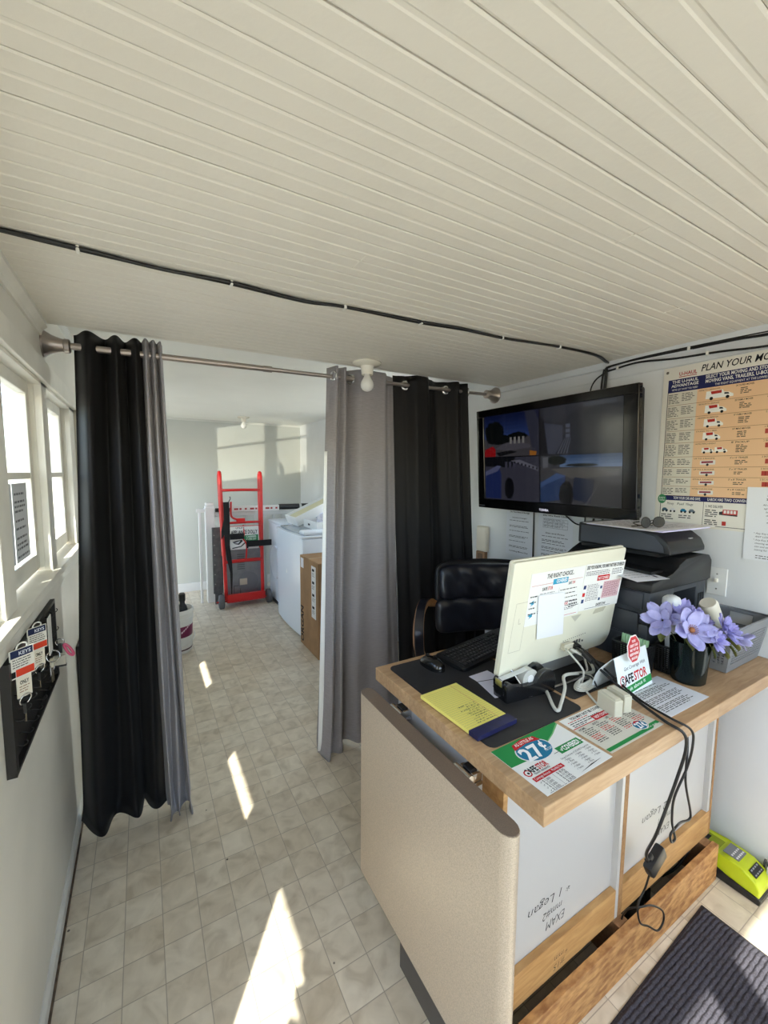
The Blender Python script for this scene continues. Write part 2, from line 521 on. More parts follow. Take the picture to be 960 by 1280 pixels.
for i, (y0, y1) in enumerate(W_FAR):
    jamb = MB()
    jamb.box(-0.415, -0.335, y0-0.0, y0+0.004, 1.26, 1.98).box(-0.415, -0.335, y1-0.004, y1, 1.26, 1.98)
    w = struct('window_%d' % (i+4), jamb, M_trim)
    sash(w, y0+0.004, y1-0.004, 1.27, 1.98, -0.365, 1.70, 0.022)
mb = MB()
for a, b in ((1.376, 1.475), (2.020, 2.106), (2.712, 2.93)):
    mb.box(-0.415, -0.335, a, b, SILL, HEAD)
    mb.box(-0.335, -0.311, a-0.012, b+0.0, SILL+0.0, HEAD, 0.002)
mb.box(-0.415, -0.345, 4.23, 4.265, 1.26, 1.98)
struct('trim_5', mb, M_trim)
mb = MB()
mb.box(XL-0.001, XL+0.016, 0.70, 2.95, HEAD, HEAD+0.075, 0.002)
mb.box(XL-0.001, XL+0.014, 2.86, 2.945, SILL, HEAD, 0.002)
mb.box(-0.35, XL-0.001, 0.75, 2.93, HEAD-0.012, HEAD)
struct('trim_6', mb, M_trim)
mb = MB().box(-0.425, XL+0.022, 0.70, 2.96, SILL-0.028, SILL, 0.004)
mb.box(XL, XL+0.010, 0.72, 2.94, SILL-0.075, SILL-0.028, 0.003)
struct('trim_7', mb, M_trim)

# glazed door beside the camera in the left wall, and the shop-front glazing behind it
mb = MB()
y0, y1 = DOOR_L
mb.box(-0.40, -0.36, y0, y0+0.06, 0.02, 2.0).box(-0.40, -0.36, y1-0.022, y1, 0.02, 2.0)
mb.box(-0.40, -0.36, y0+0.06, y1-0.022, 0.02, 0.22).box(-0.40, -0.36, y0+0.06, y1-0.022, 1.92, 2.0)
d = struct('door_1', mb, M_trim)
obj('glass', MB().box(-0.382, -0.378, y0+0.06, y1-0.022, 0.22, 1.92), M_glass, d)
mb = MB()
mb.box(-0.25, -0.19, YF-0.07, YF-0.03, 0.02, 2.11).box(0.41, 0.46, YF-0.07, YF-0.03, 0.02, 2.11)
mb.box(-0.19, 0.41, YF-0.07, YF-0.03, 0.02, 0.2).box(-0.19, 0.41, YF-0.07, YF-0.03, 2.065, 2.11)
d = struct('door_2', mb, M_trim)
obj('glass', MB().box(-0.19, 0.41, YF-0.052, YF-0.048, 0.2, 2.065), M_glass, d)
mb = MB()
mb.box(0.505, 0.555, YF-0.07, YF-0.03, 0.95, 2.11).box(1.90, 1.95, YF-0.07, YF-0.03, 0.95, 2.11)
mb.box(0.555, 1.90, YF-0.07, YF-0.03, 0.95, 1.00).box(0.555, 1.90, YF-0.07, YF-0.03, 2.065, 2.11)
w = struct('window_6', mb, M_trim)
obj('glass', MB().box(0.555, 1.90, YF-0.052, YF-0.048, 1.00, 2.065), M_glass, w)

mb = MB()
mb.box(-0.40, -0.36, 5.02, 5.08, 0.02, 2.05).box(-0.40, -0.36, 5.89, 5.95, 0.02, 2.05)
mb.box(-0.40, -0.36, 5.08, 5.89, 0.02, 0.2).box(-0.40, -0.36, 5.08, 5.89, 2.0, 2.05)
d = struct('added_door', mb, M_trim)  # unseen glazed door added to bring more daylight into the rear room
obj('glass', MB().box(-0.382, -0.378, 5.08, 5.89, 0.2, 2.0), M_glass, d)
mb = MB()
GY = [2.35, 2.95, 3.55, 4.15, 4.75]
for a in GY: mb.box(XR+0.03, XR+0.07, a, a+0.05, 0.95, 2.20)
mb.box(XR+0.03, XR+0.07, 2.40, 4.75, 0.95, 1.0).box(XR+0.03, XR+0.07, 2.40, 4.75, 2.15, 2.20)
w = struct('window_7', mb, M_trim)  # unseen glazing added behind the curtains to brighten the rear room
for a in GY[:-1]: obj('glass', MB().box(XR+0.048, XR+0.052, a+0.05, a+0.60, 1.0, 2.15), M_glass, w)
# unseen white wall added on the right to bounce sun into the rear room
struct('bounce_wall', MB().box(4.6, 4.8, -4, 11, -0.3, 4.2), mat('bounce_wall_white', (226, 224, 216), rough=0.9, noise=0.06, scale=3))

# lace panel added unseen at the left door, its edge shaping the sun patch
lc = thing('sun_mask', 'white lace panel, unseen, added on the left door to shape the sun patch', 'curtain', (-0.335, -0.2, 0.2))
mb = MB()
def scallop(u, v):
    z = 0.15+1.80*v
    e = 0.085+0.050*abs(sin(pi*z/0.085))**0.6
    y = -0.54+(e+0.54)*u
    return (-0.338+0.008*sin(30*y), y, z)
mb.grid(scallop, 40, 120)
obj('mask_panel', mb, mat('mask_white', (234, 232, 226), rough=0.8), lc, smooth=True, solid=0.001)
obj('rail', MB().cyl((-0.338, -0.54, 1.955), (-0.338, 0.40, 1.955), 0.006), M_trim, lc)
# ------------------------------------------------------------------ curtains and rod
def fabric(name, rgb, rough=0.85, sheen=0.0):
    m = mat(name, rgb, rough=rough, spec=0.25)
    nt = m.node_tree; b = nt.nodes['Principled BSDF']
    b.inputs['Sheen Weight'].default_value = sheen
    tc = nt.nodes.new('ShaderNodeTexCoord')
    w = nt.nodes.new('ShaderNodeTexNoise'); w.inputs['Scale'].default_value = 1.0; w.inputs['Detail'].default_value = 2
    mp = nt.nodes.new('ShaderNodeMapping'); mp.inputs['Scale'].default_value = (30, 30, 320)
    nt.links.new(tc.outputs['Object'], mp.inputs[0]); nt.links.new(mp.outputs[0], w.inputs['Vector'])
    r = nt.nodes.new('ShaderNodeValToRGB'); c = lin(rgb)
    r.color_ramp.elements[0].position = 0.35; r.color_ramp.elements[0].color = tuple(v*0.92 for v in c[:3])+(1,)
    r.color_ramp.elements[1].position = 0.65; r.color_ramp.elements[1].color = tuple(min(1, v*1.05) for v in c[:3])+(1,)
    nt.links.new(w.outputs[0], r.inputs[0]); nt.links.new(r.outputs[0], b.inputs['Base Color'])
    bp = nt.nodes.new('ShaderNodeBump'); bp.inputs['Strength'].default_value = 0.12; bp.inputs['Distance'].default_value = 0.001
    nt.links.new(w.outputs[0], bp.inputs['Height']); nt.links.new(bp.outputs[0], b.inputs['Normal'])
    return m
M_black = fabric('black_curtain_fabric', (24, 23, 24), 0.6, 0.03)
M_grey = fabric('grey_curtain_fabric', (154, 149, 151), 0.8, 0.15)
ROD_Y = 2.08
def rod_z(x): return 2.091 + 0.0165*(x-XL)
def interp(keys, s, col):
    for a, b in zip(keys, keys[1:]):
        if s <= b[0]:
            t = (s-a[0])/max(1e-6, b[0]-a[0]); t = (1-cos(pi*max(0, min(1, t))))/2
            return a[col]*(1-t)+b[col]*t
    return keys[-1][col]
def curtain(label, xt, xb, keys, m, ztop, rings, group=None, yb=0.0, hem=None, nu=110, nv=60, seed=1, ybk=0.0):
    rnd = random.Random(seed)
    ph = [rnd.random()*6 for _ in range(6)]
    hemk = hem or [(0, 0.0), (1, 0.0)]
    def fn(s, t):
        # t 0 at the hem, 1 at the heading
        k = 1-t
        x = xt[0]+(xt[1]-xt[0])*s
        x2 = xb[0]+(xb[1]-xb[0])*s
        e = k**1.15
        x = x*(1-e)+x2*e
        off = interp(keys, s, 1)*(1-e)+interp(keys, s, 2)*e
        off += 0.006*sin(9*s+5*t+ph[0])*k + 0.004*sin(23*s-4*t+ph[1])*k*(1-k*0.3)
        x += 0.006*sin(7*t+9*s+ph[2])*k
        y = ROD_Y+off+yb*e
        zt = ztop(x) if callable(ztop) else ztop
        h0 = interp(hemk, s, 1)
        z = h0 + (zt-h0)*t
        # fabric breaking on the floor
        f = max(0.0, 1-(z-h0)/0.09)
        y -= f*f*(0.022+0.012*sin(9*s+ph[3]))
        x += f*f*0.012*sin(17*s+ph[4])
        z += f*0.004*sin(12*s+ph[5])
        return (x, y, max(z, 0.004))
    root = thing('curtain', label, 'curtain', (0.5*(xb[0]+xb[1]), ROD_Y, 0), group=group)
    mb = MB(); mb.grid(fn, nu, nv)
    obj('curtain_panel', mb, m, root, smooth=True, solid=0.003, fix=False)
    T = 0.962
    for s in rings:
        a, b = Vector(fn(s-0.01, T)), Vector(fn(s+0.01, T))
        c = (a+b)/2
        d = (b-a).normalized(); n = Vector((d.y, -d.x, 0)).normalized()
        if n.y > 0: n = -n
        g = MB(); F = frame((c.x, c.y, rod_z(c.x)), n)
        g.lathe([(0.0165, -0.006), (0.0165, 0.005), (0.020, 0.0075), (0.026, 0.0055), (0.0275, 0.002), (0.0275, -0.004), (0.024, -0.006), (0.0165, -0.006)], F, 28)
        obj('grommet', g, mat('grommet_metal', (205, 203, 200), rough=0.25, metal=0.7), root, smooth=40)
    return root
CG = 'eyelet curtains across the room'
curtain('black eyelet curtain bunched at the window end of the rod', (-0.215, 0.028), (-0.295, 0.045),
        [(0, 0.045, 0.07), (0.22, -0.05, -0.05), (0.43, 0.045, 0.05), (0.60, -0.045, -0.03), (0.72, 0.045, 0.06), (0.88, -0.045, -0.02), (1, 0.03, 0.03)],
        M_black, 2.148, [], None, 0.045, [(0, 0.025), (0.22, 0.012), (0.5, 0.045), (0.62, 0.03), (0.75, 0.04), (1, 0.03)], seed=3)
curtain('grey eyelet curtain gathered tight beside the bunched black one', (0.020, 0.098), (0.035, 0.150),
        [(0, 0.03, 0.04), (0.18, -0.048, -0.05), (0.38, 0.0, 0.02), (0.55, -0.04, -0.03), (0.74, 0.015, 0.03), (0.88, -0.035, -0.06), (1, 0.03, 0.02)],
        M_grey, 2.152, [], None, 0.0, [(0, 0.01), (0.4, 0.0), (0.7, 0.012), (0.95, 0.0), (1, 0.0)], nu=80, seed=8)
cgr = curtain('grey eyelet curtain hanging behind the counter, left of the black panel', (0.876, 1.285), (0.815, 1.375),
        [(0, 0.04, 0.05), (0.06, -0.045, -0.06), (0.13, 0.0, 0.0), (0.19, -0.035, -0.04), (0.26, 0.035, 0.055), (0.42, -0.035, -0.02), (0.58, -0.040, 0.0), (0.76, -0.036, -0.02), (0.90, 0.02, 0.02), (1, 0.035, 0.03)],
        M_grey, 2.160, [0.04, 0.32], None, 0.02, [(0, 0.0), (0.1, 0.0), (0.25, 0.02), (1, 0.02)], seed=11)
mb = MB()
mb.grid(lambda s, t: (0.820+0.050*t+(0.028-0.016*t)*s-0.012, 2.115-0.012*s, 0.02+1.70*t), 4, 24)
obj('white_lining', mb, mat('curtain_lining', (246, 246, 244), rough=0.8), cgr, smooth=True, solid=0.002)
curtain('black eyelet curtain hanging behind the office chair', (1.285, 1.840), (1.375, 2.045),
        [(0, 0.035, 0.03), (0.12, 0.012, 0.01), (0.22, -0.042, -0.03), (0.34, -0.040, -0.035), (0.45, 0.010, 0.0), (0.56, 0.040, 0.03), (0.67, 0.010, 0.0), (0.77, -0.040, -0.04), (0.86, 0.0, 0.0), (0.92, -0.03, -0.03), (1, 0.02, 0.03)],
        M_black, 2.172, [0.125, 0.665, 0.96], None, 0.02, [(0, 0.01), (1, 0.01)], seed=5)

rod = thing('curtain_rod', 'brushed metal telescopic curtain rod just under the ceiling', 'curtain rod', (XL, ROD_Y, 2.09))
M_rod = mat('brushed_nickel', (178, 168, 162), rough=0.3, metal=0.85, noise=0.05, scale=40)
obj('rod_tube', MB().cyl((-0.24, ROD_Y, rod_z(-0.24)), (0.55, ROD_Y, rod_z(0.55)), 0.0135, seg=20), M_rod, rod, smooth=40)
obj('inner_rod_tube', MB().cyl((0.545, ROD_Y, rod_z(0.545)), (1.99, ROD_Y, rod_z(1.99)), 0.0105, seg=20), M_rod, rod, smooth=40)
obj('coupling', MB().cyl((0.53, ROD_Y, rod_z(0.53)), (0.57, ROD_Y, rod_z(0.57)), 0.0150, seg=20).cyl((0.955, ROD_Y, rod_z(0.955)), (1.01, ROD_Y, rod_z(1.01)), 0.0135, seg=20), M_rod, rod, smooth=40)
for x0, sg in ((XL, 1), (XR, -1)):
    F = frame((x0, ROD_Y, rod_z(x0)), (sg, 0, 0))
    mb = MB(); mb.lathe([(0, 0), (0.052, 0), (0.052, 0.006), (0.046, 0.012), (0.035, 0.03), (0.027, 0.055), (0.0245, 0.066), (0.027, 0.069), (0.027, 0.084), (0.022, 0.088), (0, 0.088)], F, 28)
    obj('end_bracket', mb, M_rod, rod, smooth=35)

# ------------------------------------------------------------------ ceiling lamps
M_porc = mat('white_porcelain', (236, 230, 214), rough=0.25)
M_bulb = mat('frosted_bulb', (240, 238, 232), rough=0.15, spec=0.6)
def ceiling_lamp(label, x, y, z):
    t = thing('ceiling_lamp', label, 'lamp', (x, y, z))
    F = frame((x, y, z), (0, 0, -1))
    obj('lamp_base', MB().lathe([(0, 0), (0.072, 0), (0.072, 0.006), (0.062, 0.014), (0.036, 0.019), (0.032, 0.026), (0.030, 0.058), (0.027, 0.062), (0.022, 0.058), (0, 0.056)], F, 32), M_porc, t, smooth=35)
    obj('bulb', MB().lathe([(0.013, 0.055), (0.014, 0.066), (0.022, 0.080), (0.031, 0.096), (0.034, 0.110), (0.032, 0.124), (0.024, 0.136), (0.012, 0.143), (0, 0.145)], F, 28), M_bulb, t, smooth=True)
    return t
ceiling_lamp('bare bulb in white porcelain holder on the beadboard ceiling, in front of the curtain', 1.012, 1.915, ceil_z(1.0)-0.0)
ceiling_lamp('small far bare bulb in porcelain holder on the rear ceiling', 1.14, 5.50, 2.305)

# ------------------------------------------------------------------ counter: worktop, cabinets, base frame, hanging panel
def wood(name, c1, c2, stretch, scale=6, rough=0.45, blocks=None):
    m = mat(name, c1, rough=rough, spec=0.4)
    nt = m.node_tree; N = nt.nodes; L = nt.links; b = N['Principled BSDF']
    tc = N.new('ShaderNodeTexCoord'); mp = N.new('ShaderNodeMapping'); mp.inputs['Scale'].default_value = stretch
    L.new(tc.outputs['Object'], mp.inputs[0])
    nz = N.new('ShaderNodeTexNoise'); nz.inputs['Scale'].default_value = scale; nz.inputs['Detail'].default_value = 7; nz.inputs['Distortion'].default_value = 0.8
    L.new(mp.outputs[0], nz.inputs['Vector'])
    r = N.new('ShaderNodeValToRGB'); e = r.color_ramp.elements
    e[0].position = 0.3; e[0].color = lin(c2); e[1].position = 0.7; e[1].color = lin(c1)
    L.new(nz.outputs[0], r.inputs[0])
    col = r.outputs[0]
    if blocks:
        mp2 = N.new('ShaderNodeMapping'); mp2.inputs['Scale'].default_value = blocks
        L.new(tc.outputs['Object'], mp2.inputs[0])
        sp = N.new('ShaderNodeSeparateXYZ'); L.new(mp2.outputs[0], sp.inputs[0])
        fl = N.new('ShaderNodeMath'); fl.operation = 'FLOOR'; L.new(sp.outputs[1], fl.inputs[0])
        ml = N.new('ShaderNodeMath'); ml.operation = 'MULTIPLY_ADD'; L.new(fl.outputs[0], ml.inputs[0]); ml.inputs[1].default_value = 0.37; L.new(sp.outputs[0], ml.inputs[2])
        fx = N.new('ShaderNodeMath'); fx.operation = 'FLOOR'; L.new(ml.outputs[0], fx.inputs[0])
        cb = N.new('ShaderNodeCombineXYZ'); L.new(fx.outputs[0], cb.inputs[0]); L.new(fl.outputs[0], cb.inputs[1])
        w = N.new('ShaderNodeTexWhiteNoise'); w.noise_dimensions = '2D'; L.new(cb.outputs[0], w.inputs['Vector'])
        r2 = N.new('ShaderNodeValToRGB'); r2.color_ramp.elements[0].color = (0.80, 0.77, 0.73, 1); r2.color_ramp.elements[1].color = (1.05, 1.03, 1.0, 1)
        L.new(w.outputs['Value'], r2.inputs[0])
        mx = N.new('ShaderNodeMix'); mx.data_type = 'RGBA'; mx.blend_type = 'MULTIPLY'; mx.inputs[0].default_value = 1
        L.new(col, mx.inputs[6]); L.new(r2.outputs[0], mx.inputs[7]); col = mx.outputs[2]
    L.new(col, b.inputs['Base Color'])
    return m
M_block = wood('butcher_block', (202, 168, 130), (178, 142, 104), (1.5, 14, 14), 6, 0.42, (2.6, 22, 1))
M_ply = wood('pine_ply', (200, 158, 104), (172, 128, 78), (2, 10, 14), 5, 0.5)
M_edge = wood('particle_edge', (176, 136, 92), (140, 102, 66), (30, 30, 8), 6, 0.7)
M_brown = wood('planed_timber', (160, 122, 86), (128, 94, 62), (3, 20, 20), 5, 0.6)
M_osb = mat('osb_board', (202, 154, 98), rough=0.7, noise=0.0, scale=42, rgb2=(150, 102, 60), stretch=(0.5, 1.2, 1.6), bump=0.35, bscale=60)
M_mel = mat('white_melamine', (192, 190, 187), rough=0.3, spec=0.5)

ZT = 0.90
mb = MB().box(0.707, XR-0.004, 0.53, 1.265, ZT-0.046, ZT, 0.002)
tag(obj('worktop', mb, M_block), 'thick butcher block worktop of the counter, laid across the white cabinets', 'worktop')

def marker(body, x, z, size, parent, w=None, y=0.699, name='handwriting', rgb=(52, 52, 54), tilt=0.0):
    # written upside down: the cabinet stands on its head
    M = axes((x, y, z), (-1, 0, 0), (0, 0, -1), (0, -1, 0)) @ Matrix.Rotation(tilt, 4, 'Z')
    obj(name, MB().text(body, size, M, 'LEFT', bold=-0.012, shear=0.25, width=w), ink(rgb), parent, fix=False)
def cabinet(label, x0, x1, left_m, right_m, lt, rt, writing):
    t = thing('cabinet', label, 'cabinet', ((x0+x1)/2, 0.95, 0.148), group='white cabinets under the worktop')
    zb, zt = 0.148, ZT-0.047
    obj('side_panel', MB().box(x0, x0+lt, 0.68, 1.00, zb, zt, 0.001), left_m, t)
    obj('side_panel', MB().box(x1-rt, x1, 0.68, 1.00, zb, zt, 0.001), right_m, t)
    obj('back_panel', MB().box(x0+lt, x1-rt, 0.700, 0.706, zb+0.02, zt), M_mel, t)
    obj('bottom_rail', MB().box(x0+lt, x1-rt, 0.680, 0.6995, zb, 0.252, 0.001), M_ply, t)
    obj('top_panel', MB().box(x0+lt, x1-rt, 0.706, 1.00, zt-0.016, zt), M_mel, t)
    obj('bottom_panel', MB().box(x0+lt, x1-rt, 0.706, 1.00, zb+0.01, zb+0.026), M_mel, t)
    for wr in writing: marker(wr[0], wr[1], wr[2], wr[3], t, wr[4] if len(wr) > 4 else None, wr[5] if len(wr) > 5 else 0.6995)
    return t
ca = cabinet('left white cabinet under the worktop, beside the hanging taupe panel', 0.748, 1.300, M_ply, M_mel, 0.016, 0.016,
        [('EXAM', 1.050, 0.306, 0.040, 0.085), ('mm#2', 1.035, 0.340, 0.034, 0.085), ('* 1 Legan', 1.075, 0.385, 0.040, 0.185), ('* mm', 1.045, 0.205, 0.026, 0.06, 0.6797), ('#15', 1.030, 0.178, 0.026, 0.05, 0.6797)])
cb_ = cabinet('right white cabinet under the worktop, next to the right wall', 1.301, 1.950, M_edge, M_edge, 0.022, 0.016,
        [('EXAM', 1.655, 0.318, 0.036, 0.09), ('mm#1', 1.66, 0.362, 0.034, 0.09), ('* 2 Legan', 1.665, 0.412, 0.040, 0.20)])
obj('inner_edge', MB().box(1.914, 1.934, 0.682, 0.70, 0.252, ZT-0.048), M_mel, cb_)
sp = thing('hinge_board', 'white board on the counter side that carries the panel hinges', 'board', (0.741, 0.95, 0.30))
obj('board', MB().box(0.733, 0.747, 0.752, 1.150, 0.30, ZT-0.048, 0.002), M_mel, sp)

base = thing('base_frame', 'timber base frame with flaked board front lying under the cabinets', 'frame', (1.3, 0.9, 0))
obj('front_board', MB().box(0.70, 1.915, 0.634, 0.656, 0.0, 0.150, 0.0015), M_osb, base)
obj('cross_piece', MB().box(1.275, 1.325, 0.657, 0.97, 0.0, 0.146, 0.002), M_brown, base)
obj('cross_piece', MB().box(1.865, 1.913, 0.657, 0.97, 0.0, 0.146, 0.002), M_brown, base)
obj('cross_piece', MB().box(0.715, 0.760, 0.657, 0.97, 0.0, 0.146, 0.002), M_brown, base)
obj('rear_board', MB().box(0.715, 1.915, 0.971, 1.00, 0.0, 0.146, 0.002), M_brown, base)
tag(obj('kick_board', MB().box(0.664, 0.699, 0.40, 1.016, 0.0, 0.107, 0.003), mat('dark_vinyl', (74, 70, 68), rough=0.35, noise=0.1, scale=20)), 'low dark kick board on the floor beneath the hanging grey panel', 'board')

# laminate panel hung on hinges at the end of the counter
pn = thing('laminate_panel', 'speckled taupe laminate panel with rounded edges hanging at the counter end', 'panel', (0.655, 0.90, 0.16))
M_lam = mat('taupe_laminate', (192, 174, 152), rough=0.32, spec=0.45, scale=420, noise=0.20)
M_lamedge = mat('dark_laminate_edge', (120, 104, 90), rough=0.4, noise=0.15, scale=420)
def bull(w, t, r, n=8):
    pts = []
    for cx, a0 in ((w-r, -pi/2), (r, pi/2)):
        for i in range(n+1):
            a = a0 + pi*i/n
            pts.append((cx + r*cos(a), t/2 + (t/2)*sin(a)))
    return pts
mb = MB()
# cross-section seen from above (y, x) with bull-nosed ends, extruded upward
sec = bull(0.70, 0.050, 0.030)
mb.prism(sec, 0.672, axes((0.682, 0.555, 0.165), (0, 1, 0), (-1, 0, 0), (0, 0, 1)))
obj('panel', mb, M_lam, pn, smooth=30)
obj('top_edge', MB().prism([(0.002+x*0.9943, 0.0004+y*0.984) for x, y in sec], 0.002, axes((0.682, 0.555, 0.8371), (0, 1, 0), (-1, 0, 0), (0, 0, 1))), M_lamedge, pn)
M_chrome = mat('chrome', (205, 205, 208), rough=0.15, metal=1.0)
M_dark = mat('dark_plastic', (28, 28, 30), rough=0.4)
for yc in (1.09, 0.765):
    h = obj('hinge', MB().box(0.6822, 0.7325, yc-0.028, yc+0.028, 0.800, 0.812, 0.003).cyl((0.690, yc-0.03, 0.826), (0.690, yc+0.03, 0.826), 0.014, seg=16).box(0.700, 0.7325, yc-0.026, yc+0.026, 0.812, 0.836, 0.003), M_chrome, pn, smooth=30)
    obj('hinge_cup', MB().box(0.700, 0.725, yc-0.016, yc+0.016, 0.8362, 0.8420, 0.002), M_dark, h)
# ------------------------------------------------------------------ television on the right wall
XT = 1.93
tv = thing('television', 'wide black flat television on the right wall showing four camera views', 'television', (XR, 1.556, 1.395))
M_gloss = mat('gloss_black', (10, 10, 12), rough=0.12, spec=0.6)
TY0, TY1, TZ0, TZ1 = 1.042, 2.070, 1.396, 2.020
SY0, SY1, SZ0, SZ1 = 1.112, 2.010, 1.456, 1.976
mb = MB()
mb.box(XT, XT+0.03, TY0, TY1, SZ1, TZ1, 0.004).box(XT, XT+0.03, TY0, TY1, TZ0, SZ0, 0.004)
mb.box(XT, XT+0.03, TY0, SY0, SZ0-0.002, SZ1+0.002, 0.004).box(XT, XT+0.03, SY1, TY1, SZ0-0.002, SZ1+0.002, 0.004)
obj('bezel', mb, M_gloss, tv)
obj('housing', MB().box(XT+0.031, XT+0.075, TY0+0.012, TY1-0.012, TZ0+0.012, TZ1-0.012, 0.012), M_dark, tv)
obj('wall_bracket', MB().box(XT+0.076, XR-0.001, 1.36, 1.76, 1.55, 1.85, 0.004), M_dark, tv)
obj('maker_name', MB().text('TOSHIBA', 0.018, axes((XT-0.0006, 1.578, 1.410), (0, -1, 0), (0, 0, 1), (-1, 0, 0)), 'LEFT', 0.02, width=0.062), glow('logo_glow', (205, 205, 220), 0.35), tv, fix=False)
obj('trim_strip', MB().box(XT-0.002, XT+0.001, 1.06, 1.29, 1.3975, 1.4015).box(XT-0.002, XT+0.001, 2.01, 2.062, 1.408, 1.4125), mat('silver_strip', (120, 120, 124), rough=0.3, metal=0.6), tv)
class Screen(Sheet):
    pass
SW, SH = SY1-SY0, SZ1-SZ0
scr = Sheet('screen', None, None, (XT+0.012, SY1, SZ1), (0, -1, 0), (0, 0, -1), SW, SH, thick=0.001, parent=tv)
scr.root.data.materials.clear(); scr.root.data.materials.append(glow('screen_black', (6, 8, 14), 0.12, 0.16))
def px(name, rgb, k=0.13): return glow('screen_'+name, rgb, k, 0.13)
def sr(name, rgb, x, y, w, h, lift=1): scr.rect(rgb, x, y, w, h, 'picture', lift, px(name, rgb))
def sp_(name, rgb, pts, lift=1): scr.shape(rgb, pts, 'picture', lift, px(name, rgb))
rs = random.Random(4)
def blob(name, rgb, cx, cy, rx, ry, lift, n=26, j=0.25):
    sp_(name, rgb, [(cx+rx*cos(2*pi*i/n)*(1-j*rs.random()), cy+ry*sin(2*pi*i/n)*(1-j*rs.random())) for i in range(n)], lift)
HX, HY = 0.478, 0.492
# upper left view: yard under a blue sky
for i in range(6): sr('skya%d' % i, (14+i*5, 22+i*7, 54+i*10), 0.0, i*0.045, 0.40, 0.0455, 1)
sr('yarda', (62, 60, 64), 0.0, 0.27, HX-0.006, HY-0.275, 1)
sp_('eavea', (44, 46, 60), [(0.36, 0), (0.40, 0.27), (0.43, HY-0.01), (HX-0.006, HY-0.01), (HX-0.006, 0)], 2)
sp_('eaveb', (24, 26, 52), [(0.435, 0), (HX-0.006, 0.12), (HX-0.006, 0)], 3)
blob('treea', (6, 9, 10), 0.09, 0.20, 0.10, 0.15, 2); blob('treeb', (8, 11, 12), 0.14, 0.29, 0.13, 0.06, 3)
sp_('wallsa', (74, 72, 80), [(0.10, 0.40), (0.22, 0.30), (0.40, 0.36), (0.41, 0.40), (0.22, 0.42)], 2)
blob('treec', (7, 10, 12), 0.30, 0.26, 0.09, 0.05, 3)
for k in range(4): sr('posta', (120, 118, 116), 0.235+0.035*k, 0.27, 0.018, 0.075, 4)
sp_('reda', (140, 16, 22), [(0.0, 0.40), (0.08, 0.36), (0.105, 0.40), (0.105, 0.485), (0.0, 0.485)], 4)
sp_('shadea', (14, 14, 18), [(0.11, 0.44), (0.24, 0.42), (0.30, 0.44), (0.14, 0.485)], 4)
sp_('orange', (150, 92, 30), [(0.40, 0.43), (0.455, 0.445), (0.45, 0.485), (0.40, 0.485)], 4)
# upper right view: inside of the office
sr('roomb', (40, 42, 50), HX+0.004, 0.0, 1-HX-0.004, HY-0.004, 1)
sp_('ceilb', (50, 52, 60), [(HX+0.03, 0.0), (0.80, 0), (0.62, 0.165), (HX+0.03, 0.13)], 2)
sp_('wallb', (62, 66, 80), [(HX+0.02, 0.15), (0.64, 0.20), (0.64, 0.40), (0.60, HY-0.01), (HX+0.05, HY-0.01)], 2)
sp_('curtb', (22, 22, 28), [(HX+0.004, 0.09), (HX+0.03, 0.12), (HX+0.06, HY-0.01), (HX+0.004, HY-0.01)], 3)
sp_('deskb', (30, 34, 48), [(0.59, HY-0.01), (0.66, 0.30), (0.69, 0.30), (0.68, HY-0.01)], 3)
for k in range(4): sp_('lineb', (96, 100, 112), [(0.605+0.02*k, HY-0.01), (0.655+0.012*k, 0.33), (0.659+0.012*k, 0.33), (0.612+0.02*k, HY-0.01)], 4)
for k in range(3): sr('postb%d' % k, (84, 90, 104), 0.66, 0.19+0.05*k, 0.03, 0.035, 4)
sr('barb', (70, 74, 84), 0.77, 0.012, 0.19, 0.035, 3)
# lower left view: blue bins along a lane
sr('lanec', (54, 54, 66), 0.0, HY+0.006, HX-0.006, 0.995-HY, 1)
sp_('trec', (10, 12, 18), [(0, HY+0.006), (0.28, HY+0.006), (0.25, 0.62), (0.0, 0.60)], 2)
for k in range(3): sr('winc', (60, 60, 74), 0.19+0.035*k, 0.55, 0.022, 0.07, 3)
sp_('carsc', (96, 96, 108), [(0.24, 0.54), (0.32, 0.53), (HX-0.01, 0.62), (HX-0.01, 0.66)], 3)
for k in range(7): sr('carc', (20, 22, 30), 0.27+0.03*k, 0.548+0.012*k, 0.012, 0.022, 4)
sp_('binc', (28, 40, 84), [(0.0, 0.66), (0.13, 0.60), (0.155, 0.70), (0.15, 0.99), (0.0, 0.99)], 3)
sp_('lidc', (82, 86, 116), [(0.0, 0.67), (0.12, 0.59), (0.155, 0.60), (0.12, 0.66), (0.0, 0.72)], 4)
blob('tyrec', (8, 9, 14), 0.225, 0.86, 0.045, 0.13, 4, j=0.1)
# lower right view: driveway with bins and a lamp
for i in range(4): sr('skyd%d' % i, (50+14*i, 74+14*i, 108+14*i), 0.62, HY+0.006+i*0.03, 0.378, 0.031, 1)
sr('laned', (60, 60, 64), HX+0.004, 0.62, 0.515, 0.375, 1)
sr('backd', (58, 60, 66), HX+0.004, HY+0.006, 0.14, 0.125, 1)
blob('treed', (14, 22, 20), 0.60, 0.55, 0.075, 0.055, 2); blob('treee', (16, 22, 24), 0.76, 0.60, 0.12, 0.018, 2)
sp_('housed', (92, 94, 100), [(0.50, 0.52), (0.54, 0.51), (0.54, 0.62), (0.50, 0.63)], 3)
sp_('sandd', (84, 82, 80), [(0.56, 0.64), (0.76, 0.625), (0.98, 0.64), (0.98, 0.70), (0.70, 0.74)], 2)
sp_('bind', (34, 56, 96), [(HX+0.004, 0.78), (0.60, 0.69), (0.66, 0.72), (0.645, 0.95), (0.50, 0.995), (HX+0.004, 0.995)], 3)
